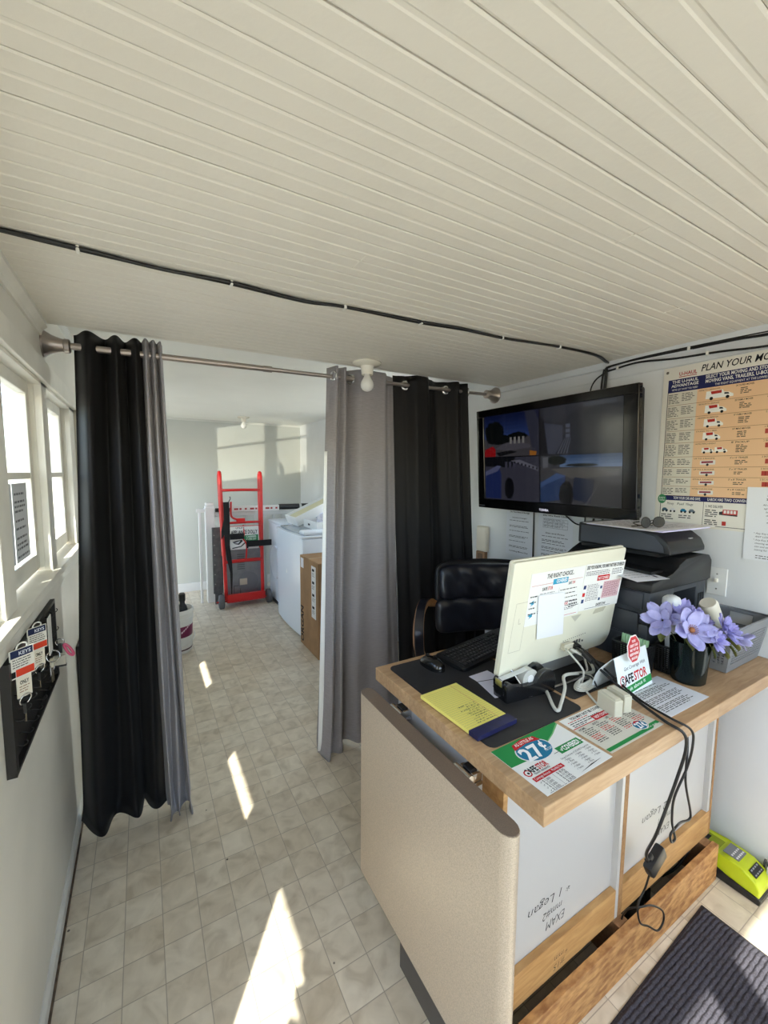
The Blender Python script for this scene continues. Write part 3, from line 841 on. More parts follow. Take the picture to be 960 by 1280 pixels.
sp_('bine', (60, 84, 126), [(HX+0.004, 0.79), (0.60, 0.68), (0.665, 0.71), (0.54, 0.79), (HX+0.004, 0.84)], 4)
blob('tyred', (8, 9, 12), 0.665, 0.90, 0.05, 0.14, 5, j=0.1)
sp_('binf', (30, 38, 60), [(0.72, 0.72), (0.84, 0.75), (0.82, 0.98), (0.70, 0.94)], 4)
sp_('ramp', (80, 80, 84), [(0.86, 0.80), (0.88, 0.76), (0.80, 0.99), (0.785, 0.99)], 4)
scr.done()
tv.rotation_euler = (0, radians(-4), 0); tv.location.x += 0.010

# ------------------------------------------------------------------ cables on the ceiling and the right wall
M_cable = mat('black_cable', (16, 16, 17), rough=0.35)
M_clip = mat('white_clip', (236, 234, 226), rough=0.4)
cab = thing('ceiling_cable', 'long black cable bundle clipped across the beadboard ceiling', 'cable', (0.8, 1.3, 2.14))
cp = [(-0.305, 1.287), (-0.25, 1.290), (-0.114, 1.303), (0.064, 1.313), (0.247, 1.310), (0.47, 1.322), (0.606, 1.305), (0.908, 1.293), (1.092, 1.273), (1.296, 1.271), (1.61, 1.237), (1.86, 1.230), (2.045, 1.285)]
for dy, dz, r in ((0, -0.006, 0.0052), (0.008, -0.0055, 0.0045)):
    rr = random.Random(int(r*1e5))
    pts = [(x, y+dy+rr.uniform(-0.003, 0.003), ceil_z(x)+dz-rr.uniform(0, 0.003)) for x, y in cp]
    obj('cable', MB().tube(pts, r, 8, 6), M_cable, cab, smooth=True)
for x, y in ((-0.114, 1.303), (0.247, 1.311), (0.606, 1.306), (0.908, 1.295), (1.296, 1.272), (1.61, 1.238)):
    z = ceil_z(x)
    obj('clip', MB().box(x-0.004, x+0.004, y-0.007, y+0.017, z-0.014, z-0.0005, 0.002), M_clip, cab)
wc = thing('wall_cable', 'black cables clipped along the top of the right wall toward the television', 'cable', (XR, 0.9, 2.15))
X = XR-0.012
for pts, r in (([(X, 1.30, 2.145), (X, 1.19, 2.152), (X, 1.05, 2.150), (X, 0.90, 2.146), (X, 0.76, 2.142), (X, 0.55, 2.128), (X, 0.2, 2.13)], 0.0055),
               ([(X, 1.31, 2.125), (X, 1.25, 2.13), (X, 1.14, 2.137), (X, 0.98, 2.118), (X, 0.82, 2.108), (X, 0.62, 2.090), (X, 0.2, 2.09)], 0.0045),
               ([(X, 1.29, 2.15), (X, 1.1, 2.157), (X, 0.8, 2.150), (X, 0.5, 2.14), (X, 0.2, 2.14)], 0.0035)):
    obj('cable', MB().tube(pts, r, 8, 6), M_cable, wc, smooth=True)
for y, z in ((0.93, 2.147), (0.86, 2.111), (1.24, 2.131), (0.56, 2.128)):
    obj('clip', MB().box(XR-0.022, XR-0.001, y-0.005, y+0.005, z-0.007, z+0.008, 0.002), M_clip, wc)
tc_ = thing('television_cable', 'short black cables dropping from the ceiling behind the television', 'cable', (XR, 1.31, 2.02))
for pts, r in (([(X, 1.300, 2.143), (X, 1.300, 2.09), (X, 1.305, 1.99)], 0.0075), ([(X+0.002, 1.312, 2.14), (X, 1.320, 2.08), (X, 1.322, 1.99)], 0.005),
               ([(X, 1.302, 2.125), (X, 1.355, 2.095), (X, 1.380, 2.05), (X, 1.378, 1.99)], 0.0035)):
    obj('cable', MB().tube(pts, r, 8, 6), M_cable, tc_, smooth=True)
X = XR-0.010
dz = thing('hanging_cable', 'black cables hanging below the television, behind the printer', 'cable', (XR, 1.4, 1.2))
for pts, r in (([(X, 1.715, 1.40), (X, 1.712, 1.25), (X, 1.708, 1.0)], 0.004),
               ([(X, 1.54, 1.40), (X, 1.495, 1.375), (X, 1.43, 1.335), (X, 1.36, 1.330), (X, 1.30, 1.310), (X, 1.24, 1.30)], 0.004),
               ([(X, 1.375, 1.40), (X, 1.376, 1.28), (X, 1.372, 1.15)], 0.0035),
               ([(X, 1.322, 1.40), (X, 1.335, 1.30), (X, 1.352, 1.15)], 0.0055),
               ([(X, 1.275, 1.40), (X, 1.280, 1.30), (X, 1.30, 1.20), (X, 1.31, 1.1)], 0.006),
               ([(X, 1.255, 1.40), (X, 1.268, 1.28), (X, 1.268, 1.15)], 0.0035)):
    obj('cable', MB().tube(pts, r, 8, 6), M_cable, dz, smooth=True)

# ------------------------------------------------------------------ things on the right wall
BK = (34, 34, 38); NAVY = (38, 42, 88); RED = (176, 44, 44); PEACH = (230, 190, 150)
ps = Sheet('poster', 'large tan and navy price chart poster with rows of little vehicles', 'poster', (XR-0.0015, 1.030, 2.082), (0, -1, 0), (0, 0, -1), 0.80, 0.702, (226, 222, 212), 0.001, rough=0.3, seed=5)
K = 1/0.80; Hh = 0.702
def X_(m): return m*K
ps.text(RED, 'U-HAUL', X_(0.063), 0.058, 0.022, width=X_(0.068), bold=0.02)
ps.rect(RED, X_(0.063), 0.064, X_(0.068), 0.004, 'underline', 2)
ps.text(BK, 'PLAN YOUR MOVE AND SAVE', X_(0.145), 0.055, 0.040, bold=0.012, shear=0.25, width=X_(0.42), name='headline')
ps.rect(NAVY, X_(0.022), 0.078, X_(0.76), 0.080, 'header_band', 1)
W2 = (232, 230, 226)
ps.text(W2, 'THE U-HAUL', X_(0.088), 0.102, 0.018, 'CENTER', bold=0.02)
ps.text(W2, 'ADVANTAGE', X_(0.088), 0.126, 0.018, 'CENTER', bold=0.02)
ps.text(W2, 'WE\'VE GOT WHAT YOU NEED', X_(0.088), 0.148, 0.012, 'CENTER', width=X_(0.10))
ps.text(W2, 'SELECT YOUR MOVING AND STORAGE', X_(0.165), 0.102, 0.020, bold=0.02, width=X_(0.235))
ps.text(W2, 'MOVING VANS, TRAILERS, U-BOX CO', X_(0.165), 0.128, 0.020, bold=0.02, width=X_(0.235))
ps.text(W2, 'THE RIGHT EQUIPMENT AT THE LOWEST COST', X_(0.20), 0.150, 0.013, width=X_(0.20))
ps.rect((214, 208, 194), X_(0.022), 0.158, X_(0.116), 0.652, 'side_panel', 1)
ps.rect(PEACH, X_(0.138), 0.158, X_(0.644), 0.652, 'chart_panel', 1)
rows_y = [0.158, 0.240, 0.322, 0.402, 0.478, 0.566, 0.632, 0.692, 0.750, 0.810]
for i, (a, b) in enumerate(zip(rows_y, rows_y[1:])):
    h = b-a
    ps.rect((150, 110, 80), X_(0.022), b-0.0015, X_(0.76), 0.0022, 'rule', 2)
    n = max(3, int(h/0.0105))
    ps.lines((92, 90, 88), X_(0.027), a+0.012, X_(0.045), n-1, 0.0105, 0.0045, word=0.02)
    ps.lines((92, 90, 88), X_(0.080), a+0.012, X_(0.052), n-2, 0.0105, 0.0045, word=0.02)
    ps.text(BK, ['HOME TO 4 BEDROOMS', '2 BEDROOM TO 3 BEDROOM', '1 BEDROOM TO 2 BEDROOM', 'STUDIO TO 1 BED', 'HOME IMPROVEMENT', 'UP TO 3 ROOMS', 'UP TO 2 ROOMS', 'SMALL LOADS', 'MOTORCYCLES AND MORE'][i], X_(0.144), a+0.016, 0.008, width=X_(0.075))
    ps.text(BK, ['26\' SUPER MOVER', '20\' FAMILY MOVER', '15\' FAMILY MOVER', '10\' MINI MOVER', '8\' PICKUP', '6\' x 12\' TRAILER', '5\' x 10\' TRAILER', '5\' x 8\' TRAILER', '4\' x 8\' CARGO'][i], X_(0.330), a+0.016, 0.010, 'RIGHT', width=X_(0.058), bold=0.01)
    ps.lines((70, 66, 62), X_(0.288), a+0.026, X_(0.042), max(2, n-3), 0.0095, 0.0045, word=0.02, ragged=0.5)
    yc = a+h*0.60
    if i < 5:
        s = [1.0, 0.8, 0.72, 0.66, 0.6][i]; x0 = X_(0.170); ww = X_(0.096)*s*(1.55 if i == 4 else 1)
        hh = h*0.54*(0.6 if i == 4 else 1)
        for q in range(2 if i == 4 else 1):
            xx = x0 + q*ww*0.52; w1 = ww*(0.5 if i == 4 else 1)
            ps.shape((240, 238, 232), [(xx, yc+hh*0.4), (xx+w1*0.02, yc-hh*0.6), (xx+w1*0.62, yc-hh*0.62), (xx+w1*0.66, yc-hh*0.30), (xx+w1*0.84, yc-hh*0.22), (xx+w1, yc+hh*0.1), (xx+w1, yc+hh*0.4)], 'truck_picture', 3)
            ps.shape((176, 52, 44), [(xx+w1*0.18, yc-hh*0.55), (xx+w1*0.58, yc-hh*0.58), (xx+w1*0.58, yc-hh*0.2), (xx+w1*0.22, yc-hh*0.15)], 'truck_stripe', 4)
            ps.shape((44, 46, 52), [(xx+w1*0.68, yc-hh*0.22), (xx+w1*0.82, yc-hh*0.16), (xx+w1*0.86, yc+hh*0.05), (xx+w1*0.68, yc+hh*0.02)], 'truck_window', 4)
            for fx in (0.22, 0.80): ps.oval((34, 34, 36), xx+w1*fx, yc+hh*0.40, 0.006*s+0.002, 0.008*s+0.002, 'truck_wheel', 5, 12)
    else:
        x0 = X_(0.168); ww = X_(0.055)
        ps.shape((224, 222, 218), [(x0, yc+h*0.15), (x0, yc-h*0.22), (x0+ww, yc-h*0.25), (x0+ww, yc+h*0.15)], 'trailer_picture', 3)
        ps.shape((150, 70, 80), [(x0+0.006, yc+h*0.02), (x0+0.006, yc-h*0.16), (x0+ww-0.01, yc-h*0.18), (x0+ww-0.01, yc)], 'trailer_stripe', 4)
        ps.oval((60, 58, 60), x0+ww*0.5, yc+h*0.16, 0.006, 0.008, 'trailer_wheel', 5, 12)
    for q in range(5):
        bx = X_(0.375 + 0.036*q + 0.004*(i % 3))
        for r_ in range(2 if i < 2 else 1):
            ps.rect((178, 72, 62), bx, a+0.022+r_*0.034, X_(0.024), 0.026, 'box_picture', 3)
            ps.rect((120, 40, 36), bx+X_(0.011), a+0.022+r_*0.034, X_(0.002), 0.026, 'box_line', 4)
    ps.text(BK, '2 BOXES', X_(0.372), a+0.014, 0.009)
ps.rect(NAVY, X_(0.022), 0.810, X_(0.76), 0.030, 'footer_band', 2)
ps.oval((62, 132, 88), X_(0.028), 0.833, 0.022, 0.030, 'green_badge', 4)
ps.text(W2, 'EASY', X_(0.028), 0.832, 0.012, 'CENTER', lift=5); ps.text(W2, 'TOWING', X_(0.028), 0.848, 0.012, 'CENTER', width=X_(0.026), lift=5)
ps.text(W2, 'TOW YOUR CAR AND SAVE.', X_(0.075), 0.832, 0.017, width=X_(0.105), bold=0.015, lift=3)
ps.text(W2, 'U-BOX HAS TWO CONVENIENT', X_(0.205), 0.832, 0.017, width=X_(0.155), bold=0.015, lift=3)
for x, t in ((0.050, 'Money'), (0.090, 'Fuel'), (0.125, 'Mileage')): ps.text(BK, t, X_(x), 0.868, 0.016, shear=0.2, width=X_(0.028))
for q, (x, c) in enumerate(((0.030, (70, 96, 112)), (0.062, (214, 214, 214)), (0.105, (40, 122, 160)), (0.138, (112, 124, 134)))):
    xx = X_(x); ww = X_(0.026)
    ps.shape(c, [(xx, 0.908), (xx+ww*0.1, 0.896), (xx+ww*0.3, 0.890), (xx+ww*0.65, 0.890), (xx+ww*0.85, 0.898), (xx+ww, 0.902), (xx+ww, 0.910)], 'car_picture', 3)
    for fx in (0.22, 0.78): ps.oval((36, 36, 38), xx+ww*fx, 0.910, 0.005, 0.007, 'car_wheel', 4, 10)
ps.lines((84, 84, 84), X_(0.028), 0.930, X_(0.06), 3, 0.013, 0.006, word=0.03); ps.lines((84, 84, 84), X_(0.10), 0.930, X_(0.06), 2, 0.013, 0.006, word=0.03)
ps.rect((70, 70, 70), X_(0.192), 0.84, 0.002, 0.145, 'rule', 2)
ps.text(BK, '1. WE DELIVER', X_(0.200), 0.872, 0.015, width=X_(0.06), bold=0.01)
ps.lines((84, 84, 84), X_(0.200), 0.885, X_(0.05), 4, 0.012, 0.006, word=0.03); ps.lines((84, 84, 84), X_(0.200), 0.945, X_(0.055), 3, 0.012, 0.006, word=0.03)
ps.rect((190, 70, 66), X_(0.262), 0.880, X_(0.05), 0.028, 'lorry_picture', 3); ps.shape((60, 60, 62), [(X_(0.25), 0.912), (X_(0.25), 0.895), (X_(0.262), 0.89), (X_(0.312), 0.909), (X_(0.312), 0.916)], 'lorry_cab', 2)
for k in range(4): ps.rect((226, 222, 218), X_(0.266+0.011*k), 0.884, X_(0.008), 0.018, 'lorry_panel', 4)
ps.rect((178, 62, 56), X_(0.262), 0.950, X_(0.014), 0.024, 'box_picture', 3)
for pts in ([(0.022, 0.158), (0.022, 0.985), (0.0245, 0.985), (0.0245, 0.158)], [(0.022, 0.982), (0.782, 0.982), (0.782, 0.985), (0.022, 0.985)]):
    ps.shape((60, 60, 66), [(X_(a), b) for a, b in pts], 'border', 3)
poster = ps.done()
F = frame((XR-0.003, 1.014, 2.062), (-1, 0, 0))
obj('rivet', MB().lathe([(0, 0.003), (0.004, 0.0025), (0.006, 0.0)], F, 16), mat('rivet_metal', (120, 112, 100), rough=0.4, metal=0.6), poster, smooth=True)

nt_ = Sheet('notice', 'white typed notice sheet taped over the lower corner of the price poster', 'paper', (XR-0.0045, 0.692, 1.560), (0, -1, 0), (0.0, -0.012, -1), 0.215, 0.285, (226, 228, 232), 0.0006, seed=7)
nt_.text(BK, 'As a customer of this', 0.5, 0.12, 0.030, 'CENTER', width=0.42, bold=0.012, name='headline')
nt_.text(BK, 'Self-Storage facility', 0.5, 0.175, 0.030, 'CENTER', width=0.44, bold=0.012, name='headline')
for i, t in enumerate(('All rental agreements require', 'agreement to be signed and', 'been prepaid before any', 'charges are applied to a', 'vehicle and a late fee', 'will be issued for each', 'shared space')):
    nt_.text((60, 60, 66), t, 0.5, 0.25+i*0.047, 0.024, 'CENTER', shear=0.1)
for i, t in enumerate(('* Any Key Fobs', '  ANY LOST, or', '* Any Key Fobs left', '  cleaning will be', '  size and unit', '  leaving for')):
    nt_.text((60, 60, 66), t, 0.13, 0.64+i*0.045, 0.024, shear=0.2)
nt_.lines((84, 84, 88), 0.18, 0.93, 0.7, 2, 0.03, 0.010)
nt_.done()

def typed(label, o, w, h, title, sub, seed, table=False, curl=(0.0, 0.0, -1)):
    s = Sheet('notice', label, 'paper', o, (0, -1, 0), curl, w, h, (226, 228, 234), 0.0006, seed=seed)
    s.text(BK, title, 0.5, 0.085, 0.030, 'CENTER', width=0.72, bold=0.02, name='headline')
    y = 0.14
    if table:
        for k in range(4): s.rect((120, 120, 130), 0.14, 0.13+0.06*k, 0.72, 0.005, 'table_rule', 2)
        for k in range(6): s.rect((120, 120, 130), 0.14+0.142*k, 0.13, 0.005, 0.185, 'table_rule', 2)
        for r_ in range(3): s.lines((90, 90, 100), 0.16, 0.145+0.06*r_, 0.68, 2, 0.018, 0.007, word=0.09)
        y = 0.37
    s.text(BK, sub, 0.5, y+0.06, 0.026, 'CENTER', width=0.55, bold=0.015, name='headline')
    n = 6
    for k in range(n): s.lines((74, 74, 82), 0.12, y+0.11+k*(0.80-y)/n, 0.76, 2 if k % 2 else 1, 0.024, 0.010, word=0.10, ragged=0.25)
    s.text(BK, 'including Move-Out', 0.14, 0.93, 0.026, bold=0.015, width=0.7)
    return s.done()
typed('white typed notice pinned under the television, nearer the curtain', (XR-0.0015, 1.938, 1.385), 0.215, 0.300, 'Do You Have A Storage', 'Insurance Coverage ?', 21)
typed('white notice with a small table printed on it, under the middle of the television', (XR-0.0015, 1.684, 1.385), 0.235, 0.300, 'Do We Rent Units', 'Size and Price', 22, True)

sw = thing('light_switch', 'white toggle light switch plate on the wall beside the printer', 'light switch', (XR, 0.768, 1.162))
obj('plate', MB().box(XR-0.006, XR-0.0005, 0.733, 0.803, 1.105, 1.221, 0.003), M_white, sw)
obj('toggle', MB().box(XR-0.020, XR-0.004, 0.763, 0.773, 1.160, 1.176, 0.002, M=Matrix.Translation((0, 0, 0))), mat('toggle', (220, 214, 200), rough=0.3), sw)
for z in (1.132, 1.194):
    obj('screw', MB().lathe([(0, 0.0020), (0.003, 0.0015), (0.0035, 0)], frame((XR-0.006, 0.768, z), (-1, 0, 0)), 12), mat('screw', (150, 148, 144), rough=0.3, metal=0.8), sw)
pl = thing('wall_phone', 'white wall device mounted on a brown box between curtain and notices', 'wall device', (XR, 2.13, 1.06))
obj('cover', MB().box(XR-0.040, XR-0.0005, 2.085, 2.185, 1.066, 1.244, 0.012, 3), mat('aged_white', (222, 214, 198), rough=0.4), pl, smooth=40)
obj('back_box', MB().box(XR-0.030, XR-0.0005, 2.105, 2.19, 1.000, 1.063, 0.004), mat('brown_box', (150, 112, 80), rough=0.6), pl)
obj('socket', MB().box(XR-0.033, XR-0.030, 2.125, 2.17, 1.012, 1.050, 0.002), mat('socket_brown', (110, 80, 56), rough=0.5), pl)
# ------------------------------------------------------------------ on the worktop
M_mat = mat('desk_mat_rubber', (34, 33, 35), rough=0.65, noise=0.1, scale=60)
def rounded(x0, x1, y0, y1, r, n=6):
    pts = []
    for cx, cy, a0 in ((x1-r, y0+r, -pi/2), (x1-r, y1-r, 0), (x0+r, y1-r, pi/2), (x0+r, y0+r, pi)):
        for i in range(n+1):
            a = a0+pi/2*i/n; pts.append((cx+r*cos(a), cy+r*sin(a)))
    return pts
tag(obj('desk_mat', MB().prism(rounded(0.745, 1.124, 0.722, 1.238, 0.022), 0.0026, Matrix.Translation((0, 0, ZT+0.0003))), M_mat), 'black rounded desk mat under the keyboard, mouse and yellow pad', 'desk mat', 'black desk mats')
tag(obj('desk_mat', MB().prism(rounded(1.140, 1.465, 0.768, 1.238, 0.012), 0.0026, Matrix.Translation((0, 0, ZT+0.0003))), M_mat), 'black desk mat to the right, under the monitor and coiled cable', 'desk mat', 'black desk mats')
ZM = ZT+0.003

# keyboard
M_kb = mat('keyboard_black', (22, 22, 24), rough=0.35)
M_key = mat('keycap_black', (30, 30, 32), rough=0.3)
kb = thing('keyboard', 'black full size keyboard at the back of the counter', 'keyboard', (0.955, 1.068, ZM), radians(11))
F = W(kb)
mb = MB(F)
mb.prism(rounded(0, 0.43, 0, 0.142, 0.016), 0.014, Matrix.Rotation(radians(2.5), 4, 'X'), bev=0.003)
obj('case', mb, M_kb, kb, smooth=30)
R5 = Matrix.Rotation(radians(2.5), 4, 'X')
for r_, (yy, ks) in enumerate(((0.020, [1.25, 1.25, 1.25, 6, 1.25, 1.25, 1.25, 1.25]), (0.038, [2.2]+[1]*10+[2.55]), (0.056, [1.7]+[1]*11+[2.05]), (0.074, [1.5]+[1]*12+[1.3]), (0.092, [1]*13+[1.8]), (0.114, [1]*14))):
    mb = MB(F); x = 0.018
    for k in ks:
        mb.box(x+0.0008, x+k*0.0182-0.0012, yy-0.008, yy+0.008, 0.0135, 0.019, 0.0015, 1, R5); x += k*0.0182
    x = 0.298
    for q in range(3): 
        if r_ not in (2,): mb.box(x+0.0008, x+0.0165, yy-0.008, yy+0.008, 0.0135, 0.019, 0.0015, 1, R5)
        x += 0.0182
    x = 0.358
    if r_ < 5:
        for q in range(4 if r_ != 5 else 0): 
            if x+0.0165 < 0.425: mb.box(x+0.0006, x+0.0158, yy-0.008, yy+0.008, 0.0135, 0.019, 0.0015, 1, R5)
            x += 0.0172
    obj('key_row', mb, M_key, kb)
mb = MB(F)
rk = random.Random(2)
for yy in (0.020, 0.038, 0.056, 0.074, 0.092, 0.114):
    for k in range(22):
        if rk.random() < 0.75:
            x = 0.022+0.0182*k
            mb.poly([R5 @ Vector((x+a, yy+b, 0.0192)) for a, b in ((0, 0), (0.004, 0), (0.004, 0.005), (0, 0.005))])
obj('key_legends', mb, ink((150, 150, 152)), kb, fix=False)

ms = thing('mouse', 'black computer mouse beside the keyboard on the desk mat', 'mouse', (0.888, 1.165, ZM), radians(4))
mb = MB(W(ms))
mb.grid(lambda u, v: (lambda a, b: (0.033*sin(b)*cos(a)*(1.0-0.10*cos(a*2)), 0.058*sin(b)*sin(a), 0.036*max(0, cos(b))**0.7*(1+0.15*sin(a)*sin(b)*-1)))(2*pi*u, pi/2*v), 32, 12)
obj('shell', mb, mat('mouse_gloss', (16, 16, 17), rough=0.12, spec=0.6), ms, smooth=True)
obj('wheel', MB(W(ms)).cyl((-0.004, 0.026, 0.030), (0.004, 0.026, 0.030), 0.009, seg=18), M_dark, ms, smooth=40)

# yellow pad, its writing faces the chair
pad = thing('legal_pad', 'yellow ruled pad with handwriting and a navy binding', 'notepad', (0.815, 0.89, ZM))
PU = Vector((-0.998, -0.045, 0)); PV = Vector((-0.045, 0.998, 0))
PO = Vector((0.884, 0.772, ZM))
def pp(a, b, z=0): return PO + PU*a + PV*b + Vector((0, 0, z))
PM = axes(PO, PU, -PV, (0, 0, 1))
mb = MB(); mb.prism([(0, 0), (0.148, 0), (0.148, -0.243), (0, -0.243)], 0.010, PM)
obj('pages', mb, mat('yellow_paper', (244, 230, 120), rough=0.7), pad)
mb = MB(); mb.prism([(-0.003, 0.004), (0.150, 0.004), (0.150, -0.030), (-0.003, -0.030)], 0.0125, PM)
obj('binding', mb, mat('navy_binding', (26, 28, 74), rough=0.5, noise=0.25, scale=50), pad)
mb = MB()
for k in range(22):
    b = 0.042+k*0.0088; mb.poly([pp(0.001, b, 0.0103), pp(0.147, b, 0.0103), pp(0.147, b+0.0007, 0.0103), pp(0.001, b+0.0007, 0.0103)])
obj('ruled_lines', mb, ink((176, 178, 130)), pad, fix=False)
mb = MB(); mb.poly([pp(0.030, 0.032, 0.0104), pp(0.031, 0.032, 0.0104), pp(0.031, 0.242, 0.0104), pp(0.030, 0.242, 0.0104)])
obj('margin_line', mb, ink((200, 120, 100)), pad, fix=False)
mb = MB(); rp = random.Random(9)
for k in range(10):
    b = 0.046+k*0.0093; a = 0.028+rp.random()*0.012
    while a < 0.105-0.03*rp.random():
        for q in range(rp.randint(2, 5)):
            p = [pp(a, b, 0.0107)]
            x0 = a+rp.uniform(0, 0.003)
            mb.poly([pp(x0, b-0.001, 0.0107), pp(x0+0.0009, b-0.001, 0.0107), pp(x0+0.0009+rp.uniform(-0.002, 0.003), b-rp.uniform(0.003, 0.0065), 0.0107), pp(x0+rp.uniform(-0.002, 0.003), b-rp.uniform(0.003, 0.0065), 0.0107)])
            a += 0.0030
        a += 0.003
    if k in (3, 4): mb.poly([pp(0.03, b-0.0028, 0.0108), pp(0.085, b-0.0034, 0.0108), pp(0.085, b-0.0042, 0.0108), pp(0.03, b-0.0036, 0.0108)])
obj('handwriting', mb, ink((56, 54, 50)), pad, fix=False)

# small note slips
def slip(label, o, w, h, rot, seed, z, wr):
    u = Vector((cos(rot), sin(rot), 0)); v = Vector((sin(rot), -cos(rot), 0))
    s = Sheet('note_slip', label, 'note', (o[0], o[1], z), u, v, w, h, (224, 222, 234), 0.0006, seed=seed)
    for k, t in enumerate(wr): s.text((70, 70, 80), t, 0.62, 0.42+0.16*k, 0.11, 'CENTER', shear=0.2, width=0.55, rot=pi, name='handwriting')
    s.rect((40, 40, 44), 0.0, 0.075, 1.0, 0.03, 'rule', 2) if wr else None
    return s.done()
slip('white note slip lying partly under the handwritten slip', (0.952, 1.040), 0.088, 0.055, 0.02, 31, ZM+0.0003, [])
slip('white slip with three rows of handwriting beside the tape dispenser', (0.953, 1.005), 0.094, 0.115, -0.22, 32, ZM+0.0012, ['2 rm', '19 40', '10 x 20'])

# tape dispenser
td = thing('tape_dispenser', 'black tape dispenser with a roll of clear tape', 'tape dispenser', (1.045, 0.87, ZM), radians(-6))
T0 = W(td)
prof = [(-0.108, 0.0), (-0.112, 0.055), (-0.104, 0.066), (-0.092, 0.062), (-0.070, 0.046), (-0.045, 0.040), (0.010, 0.040), (0.016, 0.058), (0.030, 0.074), (0.050, 0.080), (0.070, 0.076), (0.086, 0.062), (0.092, 0.040), (0.088, 0.0)]
mb = MB(T0); mb.prism(prof, 0.018, axes((0, -0.032, 0), (1, 0, 0), (0, 0, 1), (0, 1, 0)), bev=0.003)
obj('side_cheek', mb, mat('dispenser_plastic', (24, 24, 26), rough=0.22, spec=0.55), td, smooth=40)
mb = MB(T0); mb.prism(prof, 0.018, axes((0, 0.014, 0), (1, 0, 0), (0, 0, 1), (0, 1, 0)), bev=0.003)
obj('side_cheek', mb, MATS['dispenser_plastic'], td, smooth=40)
mb = MB(T0); mb.prism([(-0.107, 0.001), (-0.110, 0.050), (-0.09, 0.044), (-0.060, 0.030), (0.075, 0.022), (0.080, 0.001)], 0.028, axes((0, -0.014, 0), (1, 0, 0), (0, 0, 1), (0, 1, 0)))
obj('body', mb, MATS['dispenser_plastic'], td)
RF = T0 @ axes((0.002, -0.013, 0.050), (1, 0, 0), (0, 0, 1), (0, 1, 0))
obj('tape_roll', MB().lathe([(0.013, 0), (0.031, 0), (0.031, 0.026), (0.013, 0.026), (0.013, 0)], RF, 28), mat('clear_tape', (196, 196, 190), rough=0.2), td, smooth=30)
obj('roll_core', MB().lathe([(0, -0.002), (0.0125, -0.002), (0.0130, 0.0), (0.0130, 0.028), (0, 0.028)], RF, 24), mat('core_white', (232, 232, 232), rough=0.35), td, smooth=30)
mb = MB(T0); mb.prism([(-0.110, 0.0670), (-0.030, 0.077), (-0.008, 0.0815), (-0.008, 0.0803), (-0.030, 0.0758), (-0.109, 0.0655)], 0.020, axes((0, -0.010, 0), (1, 0, 0), (0, 0, 1), (0, 1, 0)))
obj('tape_strip', mb, mat('tape_film', (206, 208, 208), rough=0.25), td)
obj('cutter', MB(T0).box(-0.1165, -0.1125, -0.015, 0.015, 0.046, 0.067, 0.001), M_chrome, td)

# ------------------------------------------------------------------ all-in-one computer seen from behind
MT = radians(7.56)
mup = Vector((0, -sin(MT), cos(MT))); mn = Vector((0, -cos(MT), -sin(MT)))
MO = Vector((0.999, 0.949, 0.925))
MS = 0.945
CAMP = Vector((0, 0, 1.6))
MF = axes(CAMP+(MO-CAMP)*MS, Vector((1, 0, 0))*MS, mup*MS, Vector(mn)*MS)          # local z points out of the back, toward the counter front
def msc(p, k=1.0): return Vector(p).lerp(CAMP+(Vector(p)-CAMP)*MS, k)
mo = thing('computer_monitor', 'cream all-in-one computer seen from behind, sheets of paper taped on its back', 'computer', (1.30, 0.98, ZM))
M_cream = mat('cream_plastic', (228, 225, 206), rough=0.35, spec=0.4)
def rr(w, h, rb, rt, n=8):
    pts = []
    for cx, cy, a0, r in ((w-rb, rb, -pi/2, rb), (w-rt, h-rt, 0, rt), (rt, h-rt, pi/2, rt), (0.012, 0.012, pi, 0.012)):
        for i in range(n+1):
            a = a0+pi/2*i/n; pts.append((cx+r*cos(a), cy+r*sin(a)))
    return pts
mb = MB(); mb.prism(rr(0.612, 0.403, 0.055, 0.010), 0.013, MF @ Matrix.Translation((0, 0, -0.013)), bev=0.004, seg=3)
obj('rear_shell', mb, M_cream, mo, smooth=40)
mb = MB(); mb.prism(rr(0.618, 0.410, 0.055, 0.010), 0.008, MF @ Matrix.Translation((-0.001, -0.003, -0.0215)), bev=0.002)
obj('front_bezel', mb, mat('cream_bezel', (216, 212, 196), rough=0.3), mo, smooth=40)
obj('display_glass', MB().prism([(0.02, 0.045), (0.592, 0.045), (0.592, 0.388), (0.02, 0.388)], 0.001, MF @ Matrix.Translation((0, 0, -0.0228))), mat('display_glass', (12, 14, 18), rough=0.08), mo)
M_line = ink((186, 182, 164))
def mline(mb, x0, y0, x1, y1, w=0.0008, z=0.0003):
    d = Vector((x1-x0, y1-y0)); d.normalize(); p = Vector((-d.y, d.x))*w/2
    mb.poly([MF @ Vector((a, b, z)) for a, b in ((x0-p.x, y0-p.y), (x1-p.x, y1-p.y), (x1+p.x, y1+p.y), (x0+p.x, y0+p.y))])
mb = MB()
pq = [(0.036, 0.260), (0.090, 0.260), (0.084, 0.085), (0.028, 0.085)]
for a, b in zip(pq, pq[1:]+pq[:1]): mline(mb, a[0], a[1], b[0], b[1], 0.0014)
mline(mb, 0.058, 0.205, 0.058, 0.185, 0.002); mline(mb, 0.058, 0.185, 0.068, 0.185, 0.002)
obj('access_cover_line', mb, M_line, mo, fix=False)
mb = MB()
for k in range(12):
    mb.poly([MF @ Vector((0.315+0.0115*k+a, 0.067+0.0006*k+b, 0.0003)) for a, b in ((0, 0), (0.004, 0), (0.004, 0.003), (0, 0.003))])
obj('vent_holes', mb, ink((60, 60, 56)), mo, fix=False)
mb = MB()
